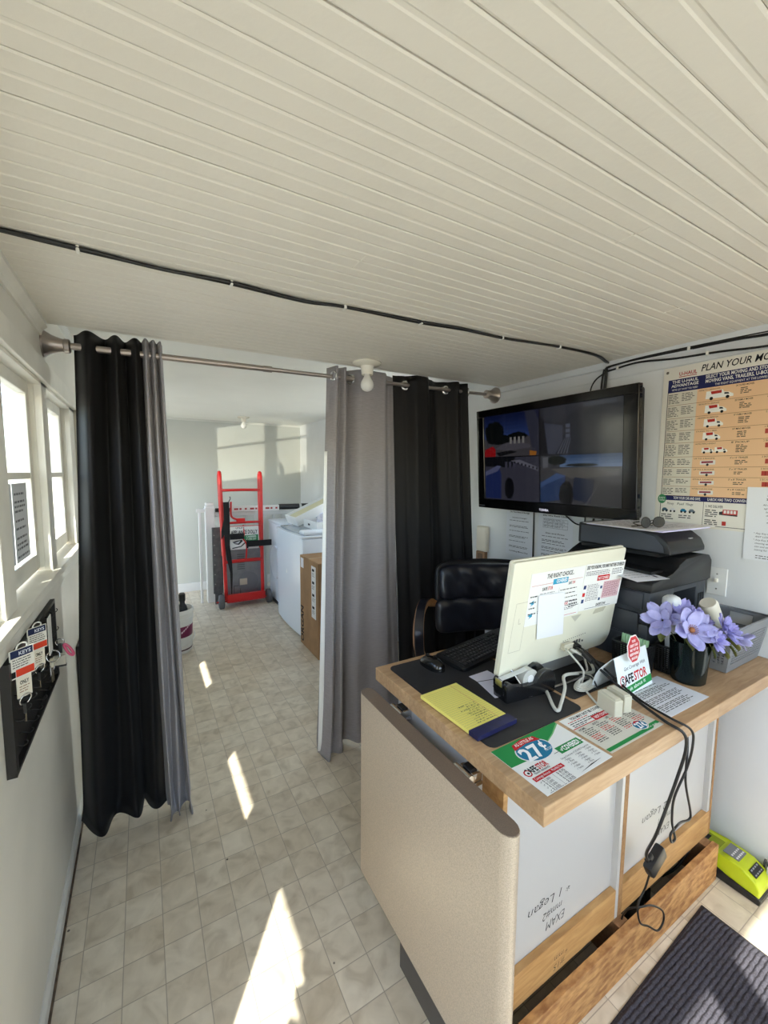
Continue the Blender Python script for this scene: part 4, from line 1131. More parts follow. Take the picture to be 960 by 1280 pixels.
for x, w, h in ((0.312, 0.034, 0.020), (0.362, 0.012, 0.010), (0.378, 0.012, 0.012), (0.396, 0.008, 0.014), (0.412, 0.006, 0.014), (0.430, 0.006, 0.006)):
    mb.prism([(x, 0.044), (x+w, 0.044), (x+w, 0.044+h), (x, 0.044+h)], 0.002, MF @ Matrix.Translation((0, 0, 0.0)))
obj('port_block', mb, mat('port_dark', (70, 70, 68), rough=0.5), mo)
obj('carry_slot', MB().prism([(0.470, 0.150), (0.535, 0.152), (0.548, 0.170), (0.482, 0.168)], 0.0012, MF), mat('slot_shade', (190, 186, 166), rough=0.5), mo)
obj('logo_patch', MB().prism([(0.338, 0.163), (0.398, 0.163), (0.366, 0.138)], 0.0008, MF), mat('patch_grey', (196, 192, 176), rough=0.4), mo)
mb = MB(); mb.tube([(1.00, 0.905, 0.985), (1.01, 0.865, 0.940), (1.02, 0.845, ZM+0.005), (1.12, 0.842, ZM+0.005), (1.30, 0.842, ZM+0.005), (1.34, 0.865, 0.940), (1.35, 0.905, 0.985)], 0.0048, 10, 5)
obj('wire_stand', mb, M_chrome, mo, smooth=True)
mb = MB(); mb.box(1.02, 1.45, 0.925, 0.935, ZM+0.0002, 0.975, 0.002)
obj('foot_bar', mb, mat('foot_grey', (120, 120, 118), rough=0.4), mo)

# sheets taped on the back
def msheet(name, label, x, ytop, w, h, rot, z, seed, paper=(238, 238, 236)):
    u = MF.to_3x3() @ Vector((cos(rot), sin(rot), 0)); v = MF.to_3x3() @ Vector((sin(rot), -cos(rot), 0))
    return Sheet(name, label, 'flyer', MF @ Vector((x, ytop, z)), u, v, w*MS, h*MS, paper, 0.0006, seed=seed)
BLU = (62, 160, 196); REDF = (196, 40, 44); GRN = (44, 140, 74)
s = msheet('flyer', 'flyer headed THE RIGHT CHOICE taped to the computer back', 0.087, 0.357, 0.285, 0.188, 0.0, 0.0006, 41)
s.text((24, 24, 28), 'THE RIGHT CHOICE...', 0.27, 0.135, 0.085, bold=0.02, shear=0.2, width=0.50)
s.shape(BLU, [(0.40, 0.17), (0.68, 0.17), (0.68, 0.275), (0.40, 0.275)], 'blue_label', 2); s.text((244, 246, 248), 'COVERED', 0.56, 0.25, 0.065, 'CENTER', bold=0.03, width=0.2, lift=3)
s.rect(REDF, 0.03, 0.235, 0.37, 0.006, 'rule', 1); s.rect(REDF, 0.68, 0.235, 0.29, 0.006, 'rule', 1)
s.text((30, 30, 36), 'SAFE', 0.22, 0.36, 0.065, bold=0.02, width=0.09); s.text(REDF, 'STOR', 0.32, 0.36, 0.065, bold=0.02, width=0.09)
s.text((30, 30, 36), 'SAFE', 0.70, 0.33, 0.055, bold=0.02, width=0.06); s.text(REDF, 'TOW', 0.77, 0.33, 0.055, bold=0.02, width=0.06)
s.rect((130, 130, 134), 0.535, 0.36, 0.003, 0.22, 'rule', 1)
for k in range(4): s.lines((60, 60, 66), 0.03, 0.43+0.11*k, 0.14, 1, 0.03, 0.022, word=0.04); s.lines((120, 120, 126), 0.19, 0.41+0.11*k, 0.32, 2, 0.035, 0.012, word=0.05)
for k in range(5): s.lines((60, 60, 66), 0.56, 0.41+0.085*k, 0.40, 1, 0.03, 0.016, word=0.05)
for k, y in enumerate((0.56, 0.80)): s.shape(BLU, [(0.03, y), (0.10, y-0.05), (0.11, y+0.02), (0.05, y+0.06), (0.07, y+0.02)], 'blue_arrow', 2)
s.text(REDF, 'SAFEMOVE', 0.60, 0.74, 0.05, bold=0.03, width=0.15)
for k in range(3): s.lines((90, 90, 96), 0.77, 0.68+0.05*k, 0.20, 1, 0.03, 0.018, word=0.035)
s.lines((90, 90, 96), 0.56, 0.80, 0.38, 2, 0.03, 0.012); s.rect(REDF, 0.56, 0.955, 0.40, 0.008, 'rule', 1)
s.done()
s = msheet('flyer', 'flyer with pink boxes taped to the right of the computer back', 0.374, 0.359, 0.247, 0.182, radians(-1.5), 0.0016, 42)
s.text((24, 24, 28), 'DID YOU KNOW...YOU MAY NOT BE COVERED?', 0.02, 0.11, 0.075, bold=0.03, shear=0.2, width=0.95)
s.shape(REDF, [(0.33, 0.27), (0.64, 0.27), (0.64, 0.385), (0.33, 0.385)], 'red_label', 2); s.text((246, 240, 240), 'NOT COVERED', 0.485, 0.36, 0.06, 'CENTER', bold=0.02, width=0.26, lift=3)
s.lines((96, 92, 98), 0.03, 0.16, 0.60, 3, 0.035, 0.014, word=0.05, ragged=0.1); s.lines((96, 92, 98), 0.68, 0.16, 0.29, 4, 0.035, 0.014, word=0.05, ragged=0.1)
s.rect((222, 190, 196), 0.52, 0.42, 0.44, 0.38, 'pink_box', 1); s.lines((150, 84, 96), 0.54, 0.45, 0.40, 10, 0.033, 0.013, word=0.05, ragged=0.15)
s.lines((120, 112, 118), 0.12, 0.45, 0.32, 10, 0.037, 0.013, word=0.05, ragged=0.2)
for y, c in ((0.50, (44, 62, 110)), (0.66, REDF), (0.80, (60, 80, 120))): s.rect(c, 0.03, y-0.05, 0.06, 0.08, 'icon', 2)
for y in (0.56, 0.82): s.rect((60, 80, 120), 0.45, y-0.05, 0.05, 0.06, 'icon', 2)
s.text((20, 20, 22), 'SAFETOW', 0.42, 0.95, 0.06, bold=0.03, width=0.25); s.rect((40, 40, 44), 0.15, 0.965, 0.65, 0.007, 'rule', 1)
s.done()
tag(obj('paper_sheet', MB().prism([(0.131, 0.277), (0.268, 0.271), (0.298, 0.104), (0.157, 0.112)], 0.0015, MF @ Matrix.Translation((0, 0, 0.0042))), mat('blank_paper', (236, 238, 246), rough=0.6)), 'blank white sheet taped over the lower half of the computer-back flyer', 'paper')

# ------------------------------------------------------------------ flyers on the counter
def flat(label, x0, y0, w, h, seed, rot=0.0, z=ZT, paper=(234, 234, 230)):
    return Sheet('flyer', label, 'flyer', (x0, y0, z+0.0003), (cos(rot), sin(rot), 0), (sin(rot), -cos(rot), 0), w, h, paper, 0.0008, seed=seed, rough=0.35)
s = flat('green topped flyer advertising 27 cents, at the counter corner', 0.736, 0.716, 0.250, 0.168, 51, 0.02)
s.shape(GRN, [(0, 0), (1, 0), (1, 0.06), (0.80, 0.20), (0.55, 0.33), (0.30, 0.42), (0, 0.40)], 'green_band', 1)
s.shape((120, 180, 120), [(1, 0.06), (0.80, 0.20), (0.55, 0.33), (0.55, 0.315), (0.80, 0.18), (1, 0.03)], 'green_edge', 2)
s.oval((232, 232, 232), 0.41, 0.30, 0.235, 0.225, 'oval_rim', 2); s.oval((38, 120, 156), 0.41, 0.30, 0.22, 0.21, 'blue_oval', 3)
s.shape(REDF, [(0.22, 0.18), (0.25, 0.07), (0.41, 0.03), (0.57, 0.07), (0.60, 0.18), (0.41, 0.14)], 'red_banner', 4)
s.text((246, 236, 230), 'AS LITTLE AS', 0.41, 0.125, 0.06, 'CENTER', bold=0.02, width=0.27, lift=5)
s.text((248, 248, 248), '27', 0.22, 0.45, 0.26, bold=0.03, width=0.26, lift=5); s.text((248, 248, 248), '\u00a2', 0.50, 0.34, 0.17, bold=0.03, width=0.07, lift=5); s.text((240, 244, 248), 'PER DAY', 0.495, 0.42, 0.05, width=0.11, lift=5)
s.shape(GRN, [(0.60, 0.44), (0.96, 0.44), (0.96, 0.58), (0.60, 0.58)], 'green_label', 2); s.text((250, 250, 250), '\u2713COVERED!', 0.78, 0.555, 0.09, 'CENTER', bold=0.03, width=0.30, lift=4)
s.rect((40, 40, 44), 0.53, 0.515, 0.07, 0.008, 'rule', 2); s.rect((40, 40, 44), 0.96, 0.515, 0.035, 0.008, 'rule', 2)
s.text((24, 24, 30), 'SAFE', 0.07, 0.62, 0.10, bold=0.035, width=0.14); s.text(REDF, 'STOR', 0.22, 0.62, 0.10, bold=0.035, width=0.14)
s.oval(REDF, 0.075, 0.595, 0.045, 0.065, 'octagon_mark', 2, 8); s.oval((240, 240, 238), 0.075, 0.595, 0.030, 0.045, 'octagon_middle', 3, 8); s.oval((24, 24, 30), 0.078, 0.60, 0.014, 0.02, 'keyhole', 4, 10)
s.text((40, 40, 46), 'TENANT INSURANCE', 0.12, 0.665, 0.03, width=0.22, bold=0.02)
s.rect(REDF, 0.05, 0.69, 0.42, 0.075, 'red_bar', 2); s.text((246, 240, 240), 'Coverage Amount   Monthly Fee', 0.065, 0.745, 0.045, width=0.38, lift=4)
for k, (a, b) in enumerate((('\u2713 $ 1,000', '$ 8.95'), ('\u2713 $ 2,000', '$ 11.95'), ('\u2713 $ 3,000', '$ 14.95'), ('\u2713 $ 5,000', '$ 18.95'))):
    s.text((40, 40, 46), a, 0.07, 0.82+0.053*k, 0.042, width=0.14); s.text((40, 40, 46), b, 0.31, 0.82+0.053*k, 0.042, width=0.11)
s.rect((90, 90, 96), 0.265, 0.775, 0.003, 0.2, 'rule', 2)
s.text((40, 40, 46), 'Damage & Destruction of CUSTOMER\'S Property from', 0.52, 0.66, 0.032, width=0.44)
for q, x in enumerate((0.53, 0.70, 0.86)):
    for k in range(5 - (q == 2)): s.text((40, 40, 46), '\u2713 ' + ['Burglary', 'Fire', 'Smoke', 'Collapse', 'Vermin'][(k+q*2) % 5], x, 0.71+0.05*k, 0.036, width=0.09)
s.lines((110, 110, 112), 0.05, 0.985, 0.4, 1, 0.02, 0.006); s.shape((30, 30, 34), [(0.52, 0.965), (0.72, 0.93), (0.90, 0.925), (0.72, 0.945)], 'pen_stroke', 2)
s.done()
s = flat('grey flyer with red and green bands lying under the beige plugs', 1.000, 0.716, 0.250, 0.155, 52, 0.0, paper=(214, 210, 196))
s.rect((236, 234, 228), 0, 0, 1, 0.30, 'top_panel', 1)
s.text((28, 28, 32), 'YOU MAY NOT BE COVERED!', 0.14, 0.10, 0.065, bold=0.03, width=0.62)
s.lines(REDF, 0.05, 0.125, 0.50, 1, 0.03, 0.016, word=0.05); s.lines((50, 50, 54), 0.05, 0.17, 0.55, 2, 0.05, 0.018, word=0.05); s.lines((50, 50, 54), 0.05, 0.26, 0.30, 1, 0.03, 0.016)
s.rect(REDF, 0.0, 0.295, 1.0, 0.016, 'red_rule', 2)
s.shape(REDF, [(0.40, 0.19), (0.74, 0.19), (0.74, 0.32), (0.40, 0.32)], 'red_label', 3); s.text((248, 240, 240), 'NOT COVERED', 0.57, 0.285, 0.065, 'CENTER', bold=0.03, width=0.28, lift=4)
for q, x in enumerate((0.04, 0.28, 0.52, 0.76)):
    s.text((40, 40, 44), ['HOME', 'AUTO', 'LIFE', 'RENT'][q], x, 0.385, 0.045, bold=0.02)
    for k in range(9): s.lines(REDF if (k+q*2) % 7 in (4, 5, 6) else (74, 72, 70), x+0.02, 0.41+0.040*k, 0.19, 1, 0.03, 0.016, word=0.05)
    if q: s.rect((150, 146, 134), x-0.015, 0.33, 0.003, 0.42, 'rule', 1)
s.oval((232, 230, 222), 0.745, 0.80, 0.105, 0.125, 'oval_rim', 3); s.oval((38, 112, 146), 0.745, 0.80, 0.095, 0.11, 'blue_oval', 4); s.shape(REDF, [(0.67, 0.74), (0.745, 0.68), (0.82, 0.74), (0.745, 0.72)], 'red_banner', 5)
s.text((248, 248, 248), '27\u00a2', 0.745, 0.87, 0.14, 'CENTER', bold=0.03, width=0.14, lift=6)
s.shape(GRN, [(0.0, 0.90), (0.78, 0.90), (0.86, 0.86), (1.0, 0.86), (1.0, 0.93), (0.88, 0.93), (0.82, 0.97), (0.0, 0.97)], 'green_band', 2); s.text((240, 248, 240), 'Don\'t wait - ask today', 0.84, 0.935, 0.035, 'CENTER', width=0.2, lift=4)
s.done()
s = flat('white sheet of printed paragraphs lying in front of the tent card', 1.305, 0.724, 0.232, 0.156, 53, -0.01, paper=(228, 230, 234))
s.shape((56, 60, 58), [(0.40, 0.03), (0.62, 0.03), (0.62, 0.09), (0.40, 0.09)], 'heading_block', 2)
for k in range(10): s.lines((70, 72, 76), 0.06, 0.16+0.078*k, 0.86, 2 if k % 3 else 1, 0.034, 0.016, word=0.09, ragged=0.35)
s.done()

# tent card with a little stop sign
tn = thing('tent_card', 'folded white tent card with a red octagon sign on top', 'tent card', (1.36, 0.74, ZT))
A0, A1 = Vector((1.268, 0.694, ZT+0.001)), Vector((1.470, 0.704, ZT+0.001))
up = Vector((0, 0.030, 0.122))
m_card = mat('tent_card_stock', (230, 236, 238), rough=0.35)
u = (A1-A0).normalized()
f = Sheet('front_panel', None, None, A0+up, u, -up, (A1-A0).length, up.length, (232, 238, 240), 0.0008, parent=tn, rough=0.35)
f.text((40, 40, 44), 'Got Coverage With', 0.55, 0.40, 0.09, 'CENTER', shear=0.2, width=0.66)
f.text((24, 24, 30), 'SAFE', 0.12, 0.72, 0.22, bold=0.03, width=0.34); f.text(REDF, 'STOR', 0.48, 0.72, 0.22, bold=0.03, width=0.40)
f.oval(REDF, 0.14, 0.62, 0.085, 0.145, 'octagon_mark', 2, 8); f.oval((232, 238, 240), 0.14, 0.62, 0.065, 0.11, 'octagon_middle', 3, 8); f.text((24, 24, 30), 'S', 0.14, 0.70, 0.16, 'CENTER', bold=0.03, lift=5)
f.shape(GRN, [(0.04, 0.80), (1, 0.74), (1, 0.92), (0.04, 0.98)], 'green_band', 2); f.text((236, 246, 238), 'Ask about it', 0.5, 0.89, 0.09, 'CENTER', bold=0.01, width=0.6, rot=0.05, lift=3)
f.done()
mb = MB(); B0, B1 = A0+Vector((-0.020, 0.085, 0)), A1+Vector((-0.005, 0.085, 0))
def back(s_, t):
    p = A0.lerp(A1, s_)+up; q = B0.lerp(B1, s_)
    r = p.lerp(q, t); r.y += 0.018*sin(pi*t); return r
mb.grid(back, 4, 12)
obj('rear_panel', mb, m_card, tn, smooth=True, solid=0.001)
oc = Vector((1.345, 0.706, 1.046)); 
OF = axes(oc, u, Vector((0, 0.12, 0.99)).normalized(), Vector((0, -0.99, 0.12)).normalized())
def octo(r): return [(r*cos(pi/8+pi/4*i), r*1.12*sin(pi/8+pi/4*i)) for i in range(8)]
obj('octagon_sign', MB().prism(octo(0.042), 0.0012, OF @ Matrix.Translation((0, 0, 0.0))), mat('octagon_rim', (240, 236, 234), rough=0.4), tn)
obj('octagon_face', MB().prism(octo(0.038), 0.0004, OF @ Matrix.Translation((0, 0, 0.0013))), mat('octagon_red', (196, 34, 40), rough=0.4), tn)
mb = MB()
for k, t in enumerate(('YOUR', 'CREDIT CARD', 'MAY NOT BE', 'RESPONSIBLE', 'ENOUGH')): mb.text(t, 0.011, OF @ Matrix.Translation((0, 0.022-0.0135*k, 0.0020)), 'CENTER', 0.04, width=[0.024, 0.050, 0.050, 0.056, 0.036][k])
obj('octagon_lettering', mb, ink((248, 240, 240)), tn, fix=False)

# beige plugs and cables
M_beige = mat('beige_plug', (204, 198, 178), rough=0.5)
for i, (x, lab) in enumerate(((1.176, 'left one of two beige plug blocks on the grey flyer'), (1.222, 'right one of two beige plug blocks, against the tent card'))):
    t = thing('plug_block', lab, 'plug', (x, 0.675, ZT+0.0015), radians(-14))
    T = W(t)
    obj('case', MB(T).box(-0.0145, 0.0145, -0.034, 0.034, 0, 0.050, 0.003).box(-0.011, 0.011, -0.030, 0.030, 0.0502, 0.054, 0.002), M_beige, t)
M_wcable = mat('white_cable', (206, 204, 194), rough=0.4)
bc = thing('computer_cable', 'two black cables plugged into the computer and trailing over the counter edge', 'cable', (1.3, 0.7, ZT))
cA = [(1.363, 0.936, 0.971), (1.345, 0.88, 0.965), (1.30, 0.765, 0.945), (1.272, 0.660, 0.925), (1.250, 0.560, 0.911), (1.262, 0.516, 0.895), (1.272, 0.512, 0.845), (1.258, 0.520, 0.770), (1.229, 0.53, 0.677), (1.205, 0.54, 0.60), (1.235, 0.575, 0.50), (1.300, 0.60, 0.42)]
cA = [msc(p, w_) for p, w_ in zip(cA, [1, 0.9, 0.5]+[0]*20)]
obj('cable', MB().tube(cA, 0.0042, 8, 6), M_cable, bc, smooth=True)
cB = [(1.378, 0.932, 0.972), (1.365, 0.87, 0.960), (1.325, 0.755, 0.935), (1.29, 0.645, 0.917), (1.280, 0.560, 0.911), (1.300, 0.516, 0.895), (1.312, 0.512, 0.851), (1.309, 0.520, 0.776), (1.271, 0.53, 0.693), (1.29, 0.54, 0.611), (1.315, 0.545, 0.561), (1.330, 0.545, 0.525), (1.309, 0.545, 0.524), (1.301, 0.545, 0.552), (1.335, 0.545, 0.563), (1.40, 0.56, 0.535), (1.448, 0.56, 0.522), (1.455, 0.56, 0.545), (1.393, 0.555, 0.677), (1.428, 0.57, 0.750), (1.457, 0.59, 0.80), (1.465, 0.63, 0.853)]
cB = [msc(p, w_) for p, w_ in zip(cB, [1, 0.9, 0.5]+[0]*30)]
obj('cable', MB().tube(cB, 0.0034, 8, 6), M_cable, bc, smooth=True)
obj('ferrite_bead', MB().cyl(msc((1.343, 0.875, 0.965), 0.9), msc((1.325, 0.83, 0.957), 0.75), 0.0095, seg=14), M_cable, bc, smooth=40)
obj('plug', MB().cyl(msc((1.365, 0.943, 0.972)), msc((1.357, 0.915, 0.969)), 0.0075, seg=12), M_cable, bc, smooth=40)
obj('plug', MB().cyl(msc((1.380, 0.940, 0.973)), msc((1.374, 0.912, 0.969)), 0.0075, seg=12), M_cable, bc, smooth=40)
il = thing('cable_adapter', 'black in-line adapter with a lever hanging in front of the white cabinets', 'adapter', (1.345, 0.60, 0.39))
IF = frame((1.325, 0.603, 0.395), (0.32, 0, -0.30), (0, 1, 0)) @ Matrix.Rotation(0, 4, 'Z')
IM = axes((1.345, 0.60, 0.402), Vector((0.86, 0, 0.50)).normalized()*0.80, Vector((-0.50, 0, 0.86)).normalized()*0.80, (0, -0.8, 0))
obj('body', MB(IM).box(-0.058, 0.052, -0.034, 0.030, -0.018, 0.018, 0.008), M_dark, il, smooth=40)
obj('lever', MB(IM).box(-0.030, -0.008, 0.0305, 0.060, -0.006, 0.008, 0.004).cyl((-0.02, 0.050, 0), (-0.045, 0.062, 0), 0.006), M_dark, il)
obj('lower_cable', MB().tube([(1.318, 0.60, 0.370), (1.318, 0.61, 0.31), (1.292, 0.615, 0.26), (1.300, 0.61, 0.20), (1.345, 0.605, 0.165), (1.395, 0.60, 0.125), (1.428, 0.60, 0.140), (1.415, 0.60, 0.185), (1.365, 0.61, 0.222), (1.315, 0.62, 0.235), (1.300, 0.64, 0.22), (1.300, 0.66, 0.18), (1.34, 0.70, 0.07), (1.42, 0.80, 0.02)], 0.0030, 8, 6), M_cable, il, smooth=True)
wcab = thing('white_cable', 'white cable running from the computer to the beige plugs', 'cable', (1.25, 0.78, ZM))
obj('cable', MB().tube([msc((1.318, 0.938, 0.970)), msc((1.300, 0.90, 0.965)), (1.262, 0.82, 0.945), (1.228, 0.80, 0.915), (1.20, 0.755, ZM+0.004), (1.175, 0.71, ZT+0.006), (1.178, 0.695, ZT+0.010)], 0.0034, 8, 6), M_wcable, wcab, smooth=True)
obj('plug', MB(MF).box(0.305, 0.350, 0.042, 0.062, 0.002, 0.018, 0.003), M_beige, wcab)
obj('thick_cable', MB().tube([msc((1.335, 0.925, 0.965)), msc((1.37, 0.88, 0.94)), (1.335, 0.83, 0.92), (1.27, 0.84, 0.925), (1.19, 0.84, 0.935), (1.14, 0.80, 0.925), (1.075, 0.765, ZM+0.006), (1.035, 0.745, ZM+0.006), (1.040, 0.765, ZM+0.006), (1.10, 0.84, ZM+0.006), (1.13, 0.90, ZM+0.006)], 0.0052, 10, 6), M_wcable, wcab, smooth=True)
cl = thing('cable_coil', 'tied coil of white cable on the desk mat behind the plugs', 'cable', (1.245, 0.80, ZM))
rc = random.Random(6)
for k in range(5):
    pts = []
    for i in range(14):
        a = 2*pi*i/14
        pts.append((1.245+(0.056-0.004*k+0.003*rc.random())*cos(a), 0.80+(0.024-0.003*k)*sin(a)+0.01*cos(a), ZM+0.005+0.0042*k+0.003*rc.random()))
    obj('loop', MB().tube(pts, 0.0032, 8, 5, True), M_wcable, cl, smooth=True)
obj('tie', MB().tube([(1.262, 0.768, ZM+0.005), (1.260, 0.79, ZM+0.032), (1.258, 0.83, ZM+0.026)], 0.0028, 8, 5), M_dark, cl, smooth=True)
# ------------------------------------------------------------------ printer and the things on it
M_pr = mat('printer_grey', (50, 54, 61), rough=0.45, bump=0.08, bscale=300)
M_prb = mat('printer_black', (24, 25, 27), rough=0.40, bump=0.06, bscale=300)
M_prd = mat('printer_recess', (14, 14, 15), rough=0.6)
pr = thing('printer', 'black and dark grey multifunction printer at the back corner of the counter', 'printer', (1.77, 0.98, ZT))
x0, x1, y0, y1 = 1.560, 1.985, 0.775, 1.20
mb = MB()
mb.box(x0, x1, y0, y1, 0.905, 1.060, 0.008)
mb.box(x0, 1.735, y0, y1, 1.060, 1.180, 0.006).box(1.905, x1, y0, y1, 1.060, 1.180, 0.006).box(1.73, 1.91, 0.87, y1, 1.060, 1.18)
mb.box(1.73, 1.91, y0+0.001, 0.88, 1.160, 1.180)
obj('body', mb, M_pr, pr, smooth=30)
obj('rear_opening', MB().box(1.737, 1.903, 0.862, 0.869, 1.062, 1.158).box(1.737, 1.903, 0.80, 0.86, 1.0605, 1.066), M_prd, pr)
mb = MB()
for a, w, z, h in ((1.690, 0.018, 1.105, 0.030), (1.655, 0.012, 1.085, 0.018), (1.925, 0.008, 1.075, 0.055), (1.945, 0.008, 1.075, 0.055), (1.962, 0.008, 1.075, 0.055)):
    mb.box(a, a+w, y0-0.0015, y0+0.004, z, z+h)
obj('rear_slots', mb, M_prd, pr)
mb = MB()
mb.box(x0-0.006, x0, y0+0.02, y1-0.02, 1.115, 1.175, 0.002).box(x0-0.012, x0, y0+0.03, y1-0.03, 1.015, 1.100, 0.008).box(x0-0.006, x0, y0+0.02, y1-0.02, 0.915, 1.005, 0.002)
obj('front_trays', mb, mat('tray_grey', (44, 48, 56), rough=0.4), pr, smooth=30)
lid = [(1.545, 1.186), (1.545, 1.212), (1.556, 1.222), (1.64, 1.226), (1.69, 1.238), (1.73, 1.266), (1.78, 1.286), (1.93, 1.292), (1.968, 1.286), (1.992, 1.262), (1.992, 1.186)]
mb = MB(); mb.prism(lid, 0.45, axes((0, 0.762, 0), (1, 0, 0), (0, 0, 1), (0, 1, 0)) , bev=0.004)
obj('scanner_lid', mb, M_prb, pr, smooth=40)
obj('lid_seam', MB().box(1.556, 1.988, 0.770, 1.20, 1.1805, 1.1855), M_prd, pr)
adf = [(0.785, 1.300), (0.785, 1.318), (0.800, 1.350), (0.835, 1.376), (0.90, 1.389), (1.17, 1.391), (1.17, 1.300)]
mb = MB(); mb.prism(adf, 0.272, axes((1.708, 0, 0), (0, 1, 0), (0, 0, 1), (1, 0, 0)), bev=0.006, seg=3)
ad = obj('document_feeder', mb, M_prb, pr, smooth=35)
mb = MB(); mb.prism([(0.808, 1.308), (0.812, 1.330), (0.845, 1.366), (0.90, 1.378), (1.155, 1.380), (1.155, 1.308)], 0.002, axes((1.7055, 0, 0), (0, 1, 0), (0, 0, 1), (1, 0, 0)))
obj('feeder_side', mb, mat('feeder_grey', (70, 74, 82), rough=0.5, bump=0.5, bscale=500), ad)
mb = MB(); mb.box(1.72, 1.97, 0.83, 1.16, 1.286, 1.301)
obj('feeder_hinge', mb, M_prd, pr)
obj('feeder_mark', MB().box(1.87, 1.895, 0.7945, 0.800, 1.352, 1.357, M=Matrix()), mat('mark_grey', (140, 142, 146), rough=0.4), ad)
obj('feeder_tray', MB().prism([(0.80, 1.236), (1.17, 1.240), (1.17, 1.252), (0.80, 1.246)], 0.09, axes((1.61, 0, 0), (0, 1, 0), (0, 0, 1), (1, 0, 0))), M_prb, pr)

def sheet_poly(name, label, pts, m, t=0.0006, cat='paper', group=None):
    mb = MB(); n = len(pts)
    a = [mb.bm.verts.new(Vector(p)) for p in pts]; b = [mb.bm.verts.new(Vector(p)+Vector((0, 0, t))) for p in pts]
    mb.bm.faces.new(a[::-1]); mb.bm.faces.new(b)
    for i in range(n): mb.bm.faces.new((a[i], a[(i+1) % n], b[(i+1) % n], b[i]))
    return tag(obj(name, mb, m), label, cat, group)
M_paper = mat('copy_paper', (228, 228, 236), rough=0.6)
M_lilac = mat('lilac_paper', (206, 200, 232), rough=0.6)
pz = 1.393
sheet_poly('paper_sheet', 'lilac sheet at the bottom of the papers on the printer', [(1.650, 0.790, pz-0.001), (1.985, 0.775, pz-0.001), (2.045, 0.86, pz-0.001), (1.99, 1.10, pz-0.001), (1.66, 1.10, pz-0.001)], M_lilac, 0.004)
sp2 = Sheet('paper_sheet', 'printed white sheet uppermost on the printer, under the sunglasses', 'paper', (1.640, 1.105, pz+0.0045), Vector((0.97, -0.10, 0)), Vector((-0.10, -0.97, 0)), 0.40, 0.30, (230, 230, 234), 0.0010, seed=61)
for k in range(9): sp2.lines((150, 150, 160), 0.08, 0.1+0.09*k, 0.8, 2, 0.03, 0.012, word=0.1)
sp2.done()
def lidsheet():
    s = Sheet('paper_sheet', 'printed sheet lying in the output hollow of the printer lid', 'paper', (1.520, 1.02, 1.2462), Vector((0.98, -0.16, -0.02)), Vector((-0.16, -0.98, -0.06)), 0.165, 0.245, (226, 227, 234), 0.0008, seed=62)
    for k in range(8): s.lines((120, 122, 130), 0.12, 0.12+0.1*k, 0.76, 1, 0.03, 0.012, word=0.1)
    s.shape((70, 72, 90), [(0.78, 0.82), (0.86, 0.82), (0.86, 0.90), (0.78, 0.90)], 'printed_mark', 2)
    s.done()
lidsheet()
sg = thing('sunglasses', 'black sunglasses folded on the papers over the printer', 'sunglasses', (1.71, 0.86, pz+0.006), radians(-12))
T = W(sg)
M_lens = mat('dark_lens', (26, 24, 24), rough=0.06, spec=0.7)
for sx in (-1, 1):
    LP = [(sx*0.034+0.027*cos(a)*(1.0), 0.021+0.020*sin(a)*(1.05 if sin(a) > 0 else 0.95)) for a in [2*pi*i/24 for i in range(24)]]
    LM = T @ axes((0, 0, 0), (1, 0, 0), (0, 0.10, 0.995), (0, -0.995, 0.10)) @ Matrix.Rotation(radians(-6*sx), 4, 'Y')
    obj('lens', MB().prism(LP, 0.002, LM), M_lens, sg)
    obj('rim', MB().tube([LM @ Vector((x, y, 0.001)) for x, y in LP[::2]], 0.0017, 6, 3, True), mat('frame_black', (16, 16, 17), rough=0.25), sg, smooth=True)
    obj('temple', MB(T).tube([(sx*0.062, 0.002, 0.026), (sx*0.060, 0.030, 0.018), (sx*0.015, 0.038, 0.006), (-sx*0.055, 0.040, 0.004)], 0.0022, 6, 5), MATS['frame_black'], sg, smooth=True)
obj('bridge', MB(T).tube([(-0.009, 0, 0.026), (0, -0.002, 0.030), (0.009, 0, 0.026)], 0.0018, 6, 4), MATS['frame_black'], sg, smooth=True)

# ------------------------------------------------------------------ baskets
def perf(mb, P00, P10, P11, P01, nu, nv, fu, fv, u0=0, u1=1, v0=0, v1=1):
    P00, P10, P11, P01 = (Vector(p) for p in (P00, P10, P11, P01))
    def q(u, v): return (P00*(1-u)+P10*u)*(1-v)+(P01*(1-u)+P11*u)*v
    def quad(a, b, c, d):
        mb.bm.faces.new([mb.bm.verts.new(mb.M @ q(*t)) for t in ((a, c), (b, c), (b, d), (a, d))])
    if u0 > 0: quad(0, u0, 0, 1)
    if u1 < 1: quad(u1, 1, 0, 1)
    if v0 > 0: quad(u0, u1, 0, v0)
    if v1 < 1: quad(u0, u1, v1, 1)
    for i in range(nu):
        for j in range(nv):
            a = u0+(u1-u0)*i/nu; b = u0+(u1-u0)*(i+1)/nu; c = v0+(v1-v0)*j/nv; d = v0+(v1-v0)*(j+1)/nv
            du = (b-a)*(1-fu)/2; dv = (d-c)*(1-fv)/2
            vs_ = [mb.bm.verts.new(mb.M @ q(*t)) for t in ((a, c), (b, c), (b, d), (a, d), (a+du, c+dv), (b-du, c+dv), (b-du, d-dv), (a+du, d-dv))]
            for k in range(4): mb.bm.faces.new((vs_[k], vs_[(k+1) % 4], vs_[4+(k+1) % 4], vs_[4+k]))
